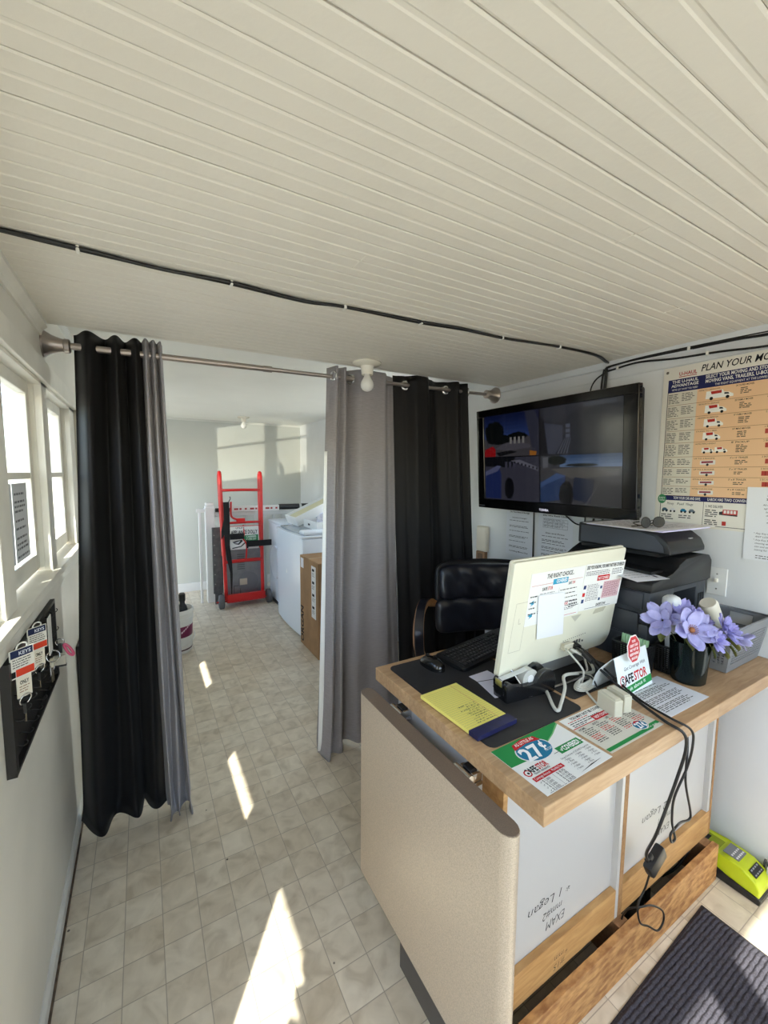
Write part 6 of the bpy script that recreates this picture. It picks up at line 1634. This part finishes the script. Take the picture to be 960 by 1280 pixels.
obj('cable', MB().tube([(1.60, 0.80, 0.012), (1.72, 0.72, 0.05), (1.80, 0.69, 0.13), (1.86, 0.70, 0.185), (1.925, 0.715, 0.198), (1.965, 0.71, 0.170), (1.972, 0.72, 0.09), (1.975, 0.765, 0.03)], 0.005, 8, 6), M_cable, cc, smooth=True)
# odds and ends lying inside the base frame
jn = thing('adapter_box', 'small dark plastic box lying on the floor inside the base frame', 'box', (1.50, 0.78, 0))
obj('case', MB().box(1.44, 1.56, 0.72, 0.85, 0.0, 0.045, 0.004), mat('dark_green_box', (44, 54, 50), rough=0.4), jn)
obj('lid_plate', MB().box(1.455, 1.545, 0.735, 0.835, 0.0452, 0.048, 0.001), mat('box_lid', (70, 80, 76), rough=0.35), jn)
obj('cover_strip', MB().box(1.565, 1.60, 0.72, 0.86, 0.0, 0.05, 0.003), M_dark, jn)
jn2 = thing('cable_tangle', 'loose dark cords lying on the floor inside the base frame', 'cable', (1.38, 0.75, 0))
obj('cord', MB().tube([(1.34, 0.68, 0.006), (1.37, 0.76, 0.008), (1.44, 0.70, 0.012), (1.40, 0.67, 0.010), (1.36, 0.74, 0.014), (1.43, 0.80, 0.006)], 0.004, 6, 6), M_cable, jn2, smooth=True)
obj('cord', MB().tube([(1.42, 0.690, 0.008), (1.50, 0.700, 0.012), (1.58, 0.690, 0.008), (1.66, 0.72, 0.006)], 0.004, 6, 6), M_cable, jn2, smooth=True)
# door mat
dm = thing('door_mat', 'charcoal ribbed doormat on the floor in front of the counter', 'mat', (1.4, 0.3, 0))
M_rug = mat('charcoal_rug', (78, 76, 84), rough=0.95, spec=0.1, noise=0.35, scale=220, bump=0.6, bscale=500)
def rug(u, v):
    x = 0.95+0.795*u; y = 0.612-0.66*v
    y -= 0.045*(1.745-x)
    rib = abs(sin(pi*(y+0.0009*sin(x*150))/0.0135))**0.7
    e = min(1, min(u, 1-u)*40, min(v, 1-v)*60)
    return (x, y, 0.003+0.010*e*(0.35+0.65*rib)+0.0012*sin(x*260+y*90)*e)
mb = MB(); mb.grid(rug, 130, 400)
obj('ribbed_pile', mb, M_rug, dm, smooth=True, fix=False)
obj('backing', MB().prism([(0.948, -0.088), (1.747, -0.052), (1.747, 0.614), (0.948, 0.578)], 0.004), mat('rug_backing', (52, 50, 54), rough=0.9), dm)

# ------------------------------------------------------------------ rear room
bk = thing('bucket', 'white paint bucket with a maroon label, half behind the grey curtain', 'bucket', (0.215, 4.05, 0))
BF = Matrix.Translation((0.215, 4.05, 0.001))
M_buck = mat('bucket_plastic', (228, 226, 218), rough=0.35)
obj('pail', MB().lathe([(0, 0), (0.118, 0), (0.122, 0.006), (0.136, 0.30), (0.142, 0.302), (0.142, 0.318), (0.137, 0.320), (0.140, 0.352), (0.144, 0.356), (0.144, 0.372), (0.140, 0.392), (0.136, 0.392), (0.130, 0.30), (0.116, 0.012), (0, 0.012)], BF, 40), M_buck, bk, smooth=35)
obj('label_band', MB().lathe([(0.1292, 0.150), (0.1300, 0.151), (0.1345, 0.249), (0.1335, 0.250)], BF, 40), mat('maroon_label', (112, 28, 66), rough=0.45), bk, smooth=True)
mb = MB(); rb2 = random.Random(5)
for k in range(5):
    a = -1.35+0.13*k; z = 0.19+0.012*k
    mb.poly([BF @ Vector((0.1345*cos(q)*1.003, 0.1345*sin(q)*1.003, zz)) for q, zz in ((a, z), (a+0.10, z+0.008), (a+0.10, z+0.024), (a, z+0.016))])
obj('label_print', mb, ink((222, 196, 206)), bk, fix=False)
obj('dark_base_band', MB().lathe([(0.1225, 0.028), (0.1235, 0.029), (0.1245, 0.040), (0.1235, 0.041)], BF, 40), mat('band_dark', (74, 40, 50), rough=0.5), bk, smooth=True)
obj('handle', MB(BF).tube([(0.142, -0.02, 0.17), (0.135, -0.07, 0.13), (0.085, -0.118, 0.085), (0.0, -0.142, 0.075), (-0.09, -0.115, 0.10), (-0.142, 0.0, 0.18)], 0.004, 8, 5), M_buck, bk, smooth=True)
obj('lid', MB().lathe([(0.134, 0.300), (0.134, 0.306), (0, 0.306)], BF, 32), M_buck, bk)
pb = thing('spray_bottle', 'black pump bottle standing on the bucket lid', 'bottle', (0.268, 4.03, 0.308))
PF = Matrix.Translation((0.268, 4.03, 0.3085))
obj('bottle', MB().lathe([(0, 0), (0.040, 0), (0.043, 0.01), (0.043, 0.06), (0.036, 0.10), (0.022, 0.125), (0.022, 0.155), (0, 0.157)], PF, 24), M_dark, pb, smooth=40)
obj('cap', MB().lathe([(0.027, 0.15), (0.028, 0.21), (0.018, 0.222), (0, 0.223)], PF, 20), M_dark, pb, smooth=40)
pb2 = thing('spray_bottle', 'grey bottle on the bucket lid, mostly hidden by the grey curtain', 'bottle', (0.175, 4.03, 0.308))
PF = Matrix.Translation((0.178, 4.03, 0.3085))
obj('bottle', MB().lathe([(0, 0), (0.033, 0), (0.036, 0.01), (0.036, 0.10), (0.020, 0.135), (0.016, 0.16), (0, 0.162)], PF, 24), mat('grey_bottle', (96, 104, 112), rough=0.3), pb2, smooth=40)

# stair rail: newel post, rail, balusters
nr = thing('stair_railing', 'white stair railing with square newel post along the back of the room', 'railing', (0.70, 5.44, 0))
obj('newel_post', MB().box(0.645, 0.750, 5.39, 5.49, 0, 1.200, 0.006).box(0.640, 0.755, 5.385, 5.495, 1.155, 1.17, 0.003), M_white, nr)
obj('newel_cap', MB().box(0.650, 0.745, 5.395, 5.485, 1.2002, 1.238, 0.012, 3), M_white, nr, smooth=40)
obj('gate_post', MB().box(0.572, 0.600, 5.42, 5.46, 0.0, 1.165, 0.003), M_white, nr)
obj('gate_latch', MB().box(0.545, 0.643, 5.40, 5.418, 1.120, 1.165, 0.004), M_white, nr)
obj('top_rail', MB().box(0.751, 2.06, 5.41, 5.47, 1.060, 1.115, 0.005), mat('rail_white', (206, 208, 206), rough=0.4), nr)
obj('bottom_rail', MB().box(0.751, 2.06, 5.42, 5.46, 0.06, 0.10, 0.004), MATS['rail_white'], nr)
for k in range(10):
    xx = 0.86+0.122*k
    obj('baluster', MB().box(xx, xx+0.035, 5.425, 5.455, 0.101, 1.059, 0.002), MATS['rail_white'], nr)
tb = thing('long_carton', 'long white carton with red marks lying on the stair railing', 'carton', (1.3, 5.43, 1.117))
obj('carton', MB().box(0.80, 1.55, 5.40, 5.46, 1.1165, 1.185, 0.004), M_white, tb)
mb = MB()
for k in range(9): mb.box(0.98+0.065*k, 0.98+0.065*k+0.025*(1+(k % 3 == 0)), 5.398, 5.3998, 1.138, 1.160)
obj('red_marks', mb, mat('carton_print', (170, 54, 56), rough=0.6), tb)
tb2 = thing('black_tube', 'black tube lying on the stair railing beside the wall', 'tube', (1.8, 5.43, 1.117))
obj('tube', MB().cyl((1.56, 5.44, 1.158), (2.05, 5.44, 1.158), 0.036, seg=20), M_dark, tb2, smooth=40)
obj('end_ring', MB().cyl((1.83, 5.44, 1.158), (1.86, 5.44, 1.158), 0.039, seg=20), mat('ring_white', (200, 200, 200)), tb2, smooth=40)
tb3 = thing('black_tube', 'short black pipe end lying on the railing beside the newel post', 'tube', (0.80, 5.36, 1.117))
obj('tube', MB().cyl((0.757, 5.385, 1.145), (0.93, 5.385, 1.145), 0.024, seg=16), M_dark, tb3, smooth=40)

# red hand truck
ht = thing('hand_truck', 'tall red appliance dolly with black straps and grey wheels', 'hand truck', (1.03, 5.12, 0))
M_red = mat('red_enamel', (206, 34, 34), rough=0.3, spec=0.5)
HY = 5.10
def leany(z): return HY + 0.10*(z/1.6) - 0.02
for sx in (0.800, 1.250):
    s_ = 1 if sx < 1 else -1
    xt = sx - 0.012*s_*0
    pts = [(sx+0.012*s_, leany(0.10), 0.10), (sx, leany(0.9), 0.9), (sx-0.010*s_, leany(1.45), 1.45), (sx-0.010*s_, leany(1.57)+0.005, 1.57), (sx-0.010*s_, leany(1.6)+0.04, 1.605), (sx-0.010*s_, leany(1.5)+0.085, 1.56), (sx-0.008*s_, leany(1.4)+0.085, 1.40), (sx, leany(0.9)+0.06, 0.9), (sx, leany(0.6)+0.02, 0.62)]
    obj('side_tube', MB().tube(pts, 0.021, 12, 5), M_red, ht, smooth=True)
for z, h in ((1.395, 0.016), (1.005, 0.014), (0.545, 0.022), (0.70, 0.012), (0.955, 0.010)):
    obj('cross_bar', MB().tube([(0.80, leany(z), z), (1.03, leany(z), z+0.004), (1.255, leany(z), z)], h, 10, 2), M_red, ht, smooth=True)
obj('toe_plate', MB().box(0.815, 1.262, leany(0.1)-0.035, leany(0.1)+0.02, 0.075, 0.155, 0.006).box(0.815, 1.262, leany(0.1)-0.03, leany(0.1)+0.16, 0.062, 0.074, 0.002), M_red, ht)
obj('axle', MB().cyl((0.70, 5.075, 0.085), (1.345, 5.075, 0.085), 0.010, seg=12), M_red, ht, smooth=40)
for xa, xb in ((0.724, 0.785), (1.278, 1.338)):
    wh = obj('wheel', MB().lathe([(0, 0), (0.052, 0), (0.056, 0.006), (0.078, 0.004), (0.084, 0.012), (0.084, xb-xa-0.012), (0.078, xb-xa-0.004), (0.056, xb-xa-0.006), (0.052, xb-xa), (0, xb-xa)], axes((xa, 5.075, 0.085), (0, 1, 0), (0, 0, 1), (1, 0, 0)), 28), mat('grey_rubber', (88, 88, 90), rough=0.7), ht, smooth=40)
obj('strap_ratchet', MB().box(0.955, 1.055, leany(1.05)-0.025, leany(1.05)+0.01, 1.010, 1.060, 0.006).tube([(0.90, leany(1.1)-0.01, 1.26), (0.895, leany(1.1)-0.01, 1.12), (0.915, leany(1.06)-0.012, 1.07), (0.97, leany(1.05)-0.012, 1.045)], 0.012, 8, 4), M_red, ht)
M_strap = mat('black_webbing', (20, 20, 22), rough=0.8)
mb = MB(); yk = leany(1.0)-0.045
mb.prism([(0.805, 1.26), (0.870, 1.262), (0.872, 1.02), (0.872, 0.92), (0.866, 0.75), (0.885, 0.55), (0.890, 0.40), (0.878, 0.16), (0.868, 0.16), (0.862, 0.42), (0.830, 0.58), (0.812, 0.75), (0.808, 0.88), (0.772, 0.82), (0.775, 0.92), (0.808, 1.06)], 0.012, axes((0, yk, 0), (1, 0, 0), (0, 0, 1), (0, -1, 0)))
obj('hanging_strap', mb, M_strap, ht)
obj('strap', MB().box(0.870, 1.030, yk-0.018, yk-0.012, 0.815, 0.885).box(1.062, 1.355, leany(0.75)-0.05, leany(0.75)-0.042, 0.715, 0.788).box(1.055, 1.075, leany(0.75)-0.054, leany(0.75)-0.04, 0.70, 0.80), M_strap, ht)
obj('hook_wire', MB().tube([(0.865, yk-0.005, 1.262), (0.885, yk-0.005, 1.30), (0.878, yk-0.005, 1.325)], 0.005, 6, 4), M_dark, ht, smooth=True)
obj('tie_rod', MB().tube([(1.03, leany(0.9)-0.02, 0.98), (1.035, leany(0.8)-0.022, 0.86), (1.02, leany(0.8)-0.022, 0.82), (1.06, leany(0.7)-0.022, 0.74), (1.05, leany(0.6)-0.022, 0.57)], 0.009, 8, 5), M_red, ht, smooth=True)
dp = Sheet('dolly_sign', None, None, (0.872, leany(0.85)-0.024, 0.965), (1, 0, -0.01), (0, 0, -1), 0.335, 0.275, (232, 230, 226), 0.003, parent=ht, seed=90)
dp.text((28, 28, 32), 'UTILITY', 0.20, 0.10, 0.07, bold=0.02, width=0.3)
dp.text((28, 28, 32), 'APPLIANCE DOLLY', 0.04, 0.33, 0.17, bold=0.03, width=0.92)
dp.shape((64, 142, 92), [(0.48, 0.40), (0.98, 0.38), (0.98, 0.66), (0.48, 0.66)], 'green_panel', 1); dp.text((234, 242, 236), 'CARRIES', 0.73, 0.50, 0.08, 'CENTER', bold=0.02, width=0.36); dp.text((234, 242, 236), '$ 5 PER DAY', 0.73, 0.61, 0.08, 'CENTER', bold=0.02, width=0.36)
dp.oval((60, 40, 40), 0.90, 0.76, 0.06, 0.07, 'dark_mark', 2, 14)
dp.shape((52, 52, 56), [(0.08, 0.66), (0.40, 0.58), (0.44, 0.64), (0.30, 0.80), (0.16, 0.76)], 'dolly_picture', 2); dp.shape((220, 220, 220), [(0.13, 0.72), (0.36, 0.62), (0.28, 0.74)], 'dolly_picture_light', 3)
dp.shape((60, 60, 64), [(0.06, 0.92), (0.36, 0.86), (0.50, 0.70), (0.53, 0.74), (0.38, 0.90), (0.08, 0.96)], 'dolly_arm_picture', 2)
dp.done()

# grey furnace panel leaning behind the dolly
gpn = thing('appliance_cover', 'grey sheet metal appliance panel with louvres leaning behind the red dolly', 'panel', (1.0, 5.31, 0))
M_sheet = mat('grey_steel', (140, 146, 150), rough=0.35, metal=0.35, noise=0.1, scale=12)
obj('sheet', MB().box(0.835, 1.272, 5.310, 5.330, 0.0, 0.71, 0.004), M_sheet, gpn)
mb = MB()
for k in range(8): mb.box(0.985, 1.075, 5.3055, 5.311, 0.40+0.026*k, 0.412+0.026*k, 0.001)
obj('louvres', mb, mat('louvre_shade', (92, 98, 104), rough=0.5), gpn)
obj('round_recess', MB().cyl((1.11, 5.303, 0.24), (1.11, 5.3098, 0.24), 0.125, seg=32), mat('recess_grey', (122, 128, 134), rough=0.4), gpn, smooth=40)
obj('nameplate', MB().box(1.01, 1.10, 5.2995, 5.303, 0.20, 0.28, 0.001), mat('nameplate_cream', (214, 208, 190), rough=0.4), gpn)
obj('outline_strip', MB().box(0.935, 0.945, 5.306, 5.3105, 0.09, 0.20).box(0.945, 1.02, 5.306, 5.3105, 0.19, 0.20).box(1.01, 1.02, 5.306, 5.3105, 0.09, 0.19), MATS['louvre_shade'], gpn)
gp2 = thing('metal_rack', 'narrow dark grey metal panel between newel post and red dolly', 'panel', (0.75, 5.28, 0))
obj('sheet', MB().box(0.700, 0.815, 5.29, 5.315, 0.13, 0.945, 0.004).box(0.715, 0.80, 5.285, 5.295, 0.0, 0.14, 0.003), mat('dark_steel', (98, 102, 104), rough=0.4, metal=0.3, noise=0.2, scale=20), gp2)
mb = MB()
for k in range(6): mb.cyl((0.722, 5.2895, 0.25+0.12*k), (0.722, 5.287, 0.25+0.12*k), 0.007, seg=10)
obj('bolts', mb, mat('bolt_light', (170, 172, 172), rough=0.3, metal=0.6), gp2)

# washing machine, dryer, carton and the trays on top
wm = thing('washing_machine', 'white top loading washing machine with a grey lid', 'washing machine', (1.65, 4.17, 0))
M_app = mat('appliance_white', (230, 238, 248), rough=0.25, spec=0.5)
def bowfront(y0, y1, x0, bow, xb, n=14):
    return [(x0+bow*((2*i/n-1)**2), y0+(y1-y0)*i/n) for i in range(n+1)]+[(xb, y1), (xb, y0)]
mb = MB(); mb.prism(bowfront(3.715, 4.580, 1.262, 0.022, 2.04), 0.955, Matrix.Translation((0, 0, 0.025)), bev=0.012)
obj('cabinet', mb, M_app, wm, smooth=35)
mb = MB(); mb.prism(bowfront(3.712, 4.583, 1.255, 0.024, 2.045), 0.026, Matrix.Translation((0, 0, 0.983)), bev=0.010, seg=3)
obj('top_deck', mb, M_app, wm, smooth=35)
mb = MB(); mb.prism(bowfront(3.88, 4.55, 1.285, 0.03, 1.86), 0.016, Matrix.Translation((0, 0, 1.0095)), bev=0.007, seg=3)
obj('lid', mb, mat('grey_lid', (150, 160, 166), rough=0.18, spec=0.6), wm, smooth=35)
mb = MB(); mb.box(1.295, 2.04, 3.716, 3.865, 1.0095, 1.055, 0.022, 4)
obj('control_ridge', mb, M_app, wm, smooth=40)
obj('base_gap', MB().box(1.32, 2.02, 3.74, 4.56, 0.004, 0.0248), M_dark, wm)
obj('badge', MB().prism([(0, 0), (0.022, 0), (0.011, 0.045)], 0.002, axes((1.2605, 4.165, 0.575), (0, -1, 0), (0, 0, 1), (-1, 0, 0))), M_white, wm)
dr = thing('dryer', 'white dryer behind the washing machine', 'dryer', (1.68, 4.95, 0))
obj('cabinet', MB().box(1.378, 2.04, 4.66, 5.28, 0.03, 0.985, 0.014, 3), M_app, dr, smooth=40)
obj('top_deck', MB().box(1.372, 2.045, 4.65, 5.29, 0.987, 1.018, 0.010, 3), M_app, dr, smooth=40)
obj('door', MB().cyl((1.362, 4.97, 0.52), (1.3775, 4.97, 0.52), 0.20, seg=36), mat('dryer_door', (206, 212, 220), rough=0.3), dr, smooth=40)
obj('base_gap', MB().box(1.37, 2.02, 4.69, 5.25, 0.004, 0.03), M_dark, dr)
cx = thing('cardboard_box', 'tall brown cardboard box standing in front of the washing machine', 'box', (1.60, 3.47, 0))
M_card = mat('cardboard', (158, 122, 84), rough=0.8, noise=0.14, scale=6)
obj('carton', MB().box(1.250, 1.93, 3.235, 3.700, 0.001, 0.845, 0.004), M_card, cx)
obj('flap_seam', MB().box(1.255, 1.925, 3.455, 3.47, 0.8452, 0.8475), mat('packing_tape', (176, 144, 98), rough=0.3), cx)
mb = MB().box(1.2475, 1.2495, 3.60, 3.67, 0.735, 0.825)
obj('corner_label', mb, M_paper, cx)
bl = Sheet('shipping_label', None, None, (1.2492, 3.395, 0.80), (0, -1, 0), (0, 0, -1), 0.105, 0.46, (226, 226, 224), 0.001, parent=cx, seed=95)
for k in range(4):
    bl.rect((40, 40, 42), 0.18, 0.05+0.24*k, 0.5, 0.05, 'bar_code', 2); bl.lines((70, 70, 72), 0.15, 0.13+0.24*k, 0.7, 3, 0.028, 0.010, word=0.15)
bl.done()
mb = MB(); mb.text('ORGAN', 0.10, axes((1.2490, 3.610, 0.03), (0, 0, 1), (0, 1, 0), (-1, 0, 0)), 'LEFT', 0.03, width=0.34)
obj('carton_lettering', mb, ink((44, 36, 30)), cx, fix=False)
def tray(name, label, cat, o, u, w, n, sx, sy, h, m, inset, t=0.012):
    r = thing(name, label, cat, o)
    T = axes(o, u, w, n)
    obj('shell', MB(T).prism([(inset, inset), (sx-inset, inset), (sx-inset, sy-inset), (inset, sy-inset)], 0.008).box(0, sx, 0, t, 0.0, h, 0.002).box(0, sx, sy-t, sy, 0, h, 0.002).box(0, t, t, sy-t, 0, h, 0.002).box(sx-t, sx, t, sy-t, 0, h, 0.002), m, r)
    return r, T
tilt = radians(24)
r, T = tray('slanted_tray', 'white framed tray with a cream panel, propped at a slant on the washing machine', 'panel', (1.445, 4.675, 1.030), Vector((cos(tilt), 0, sin(tilt))), (0, -1, 0), Vector((-sin(tilt), 0, cos(tilt))), 0.62, 0.36, 0.10, M_white, 0.012)
obj('cream_panel', MB(T).box(0.03, 0.59, 0.03, 0.33, 0.070, 0.078), mat('cream_panel', (214, 206, 168), rough=0.5), r)
r, T = tray('white_tray', 'shallow white box holding a crumpled plastic bag on the washing machine', 'tray', (1.50, 3.905, 1.0265), (1, 0, 0), (0, 1, 0), (0, 0, 1), 0.46, 0.40, 0.085, M_white, 0.006, 0.006)
obj('label_patch', MB(T).box(-0.001, -0.0002, 0.20, 0.26, 0.03, 0.05), M_dark, r)
obj('square_mark', MB(T).box(0.06, 0.10, -0.001, -0.0002, 0.025, 0.06), mat('mark_dark', (120, 122, 126)), r)
bg_ = thing('crumpled_bag', 'crumpled white plastic bag in the shallow box', 'bag', (1.74, 4.13, 1.04))
mb = MB(); mb.sphere((1.75, 4.14, 1.115), 0.13, 1.15, 1.0, 0.55, 26, 16); rb3 = random.Random(14)
for v in mb.bm.verts: v.co += Vector((rb3.uniform(-1, 1), rb3.uniform(-1, 1), rb3.uniform(-1, 1)))*0.014
obj('film', mb, mat('white_film', (222, 220, 232), rough=0.35), bg_, smooth=False)
ck = thing('power_cable', 'black cord arching over the crumpled bag in the shallow box', 'cable', (1.80, 4.0, 1.04))
obj('cord', MB().tube([(1.66, 4.00, 1.06), (1.70, 4.02, 1.20), (1.74, 4.03, 1.26), (1.80, 4.03, 1.285), (1.88, 4.02, 1.26), (1.92, 4.0, 1.10)], 0.008, 8, 6), M_dark, ck, smooth=True)
obj('plug', MB().box(1.70, 1.80, 3.92, 3.96, 1.085, 1.12, 0.012), M_dark, ck)

ns = Sheet('notice', 'blank unseen sheet added on the near left window to block the sun', 'paper', (-0.3600, 1.540, 1.560), (0, 1, 0), (0, 0, -1), 0.185, 0.26, (214, 216, 220), 0.0008, seed=82)  # extra sheet added out of view to keep sun off the black curtain
ns.done()
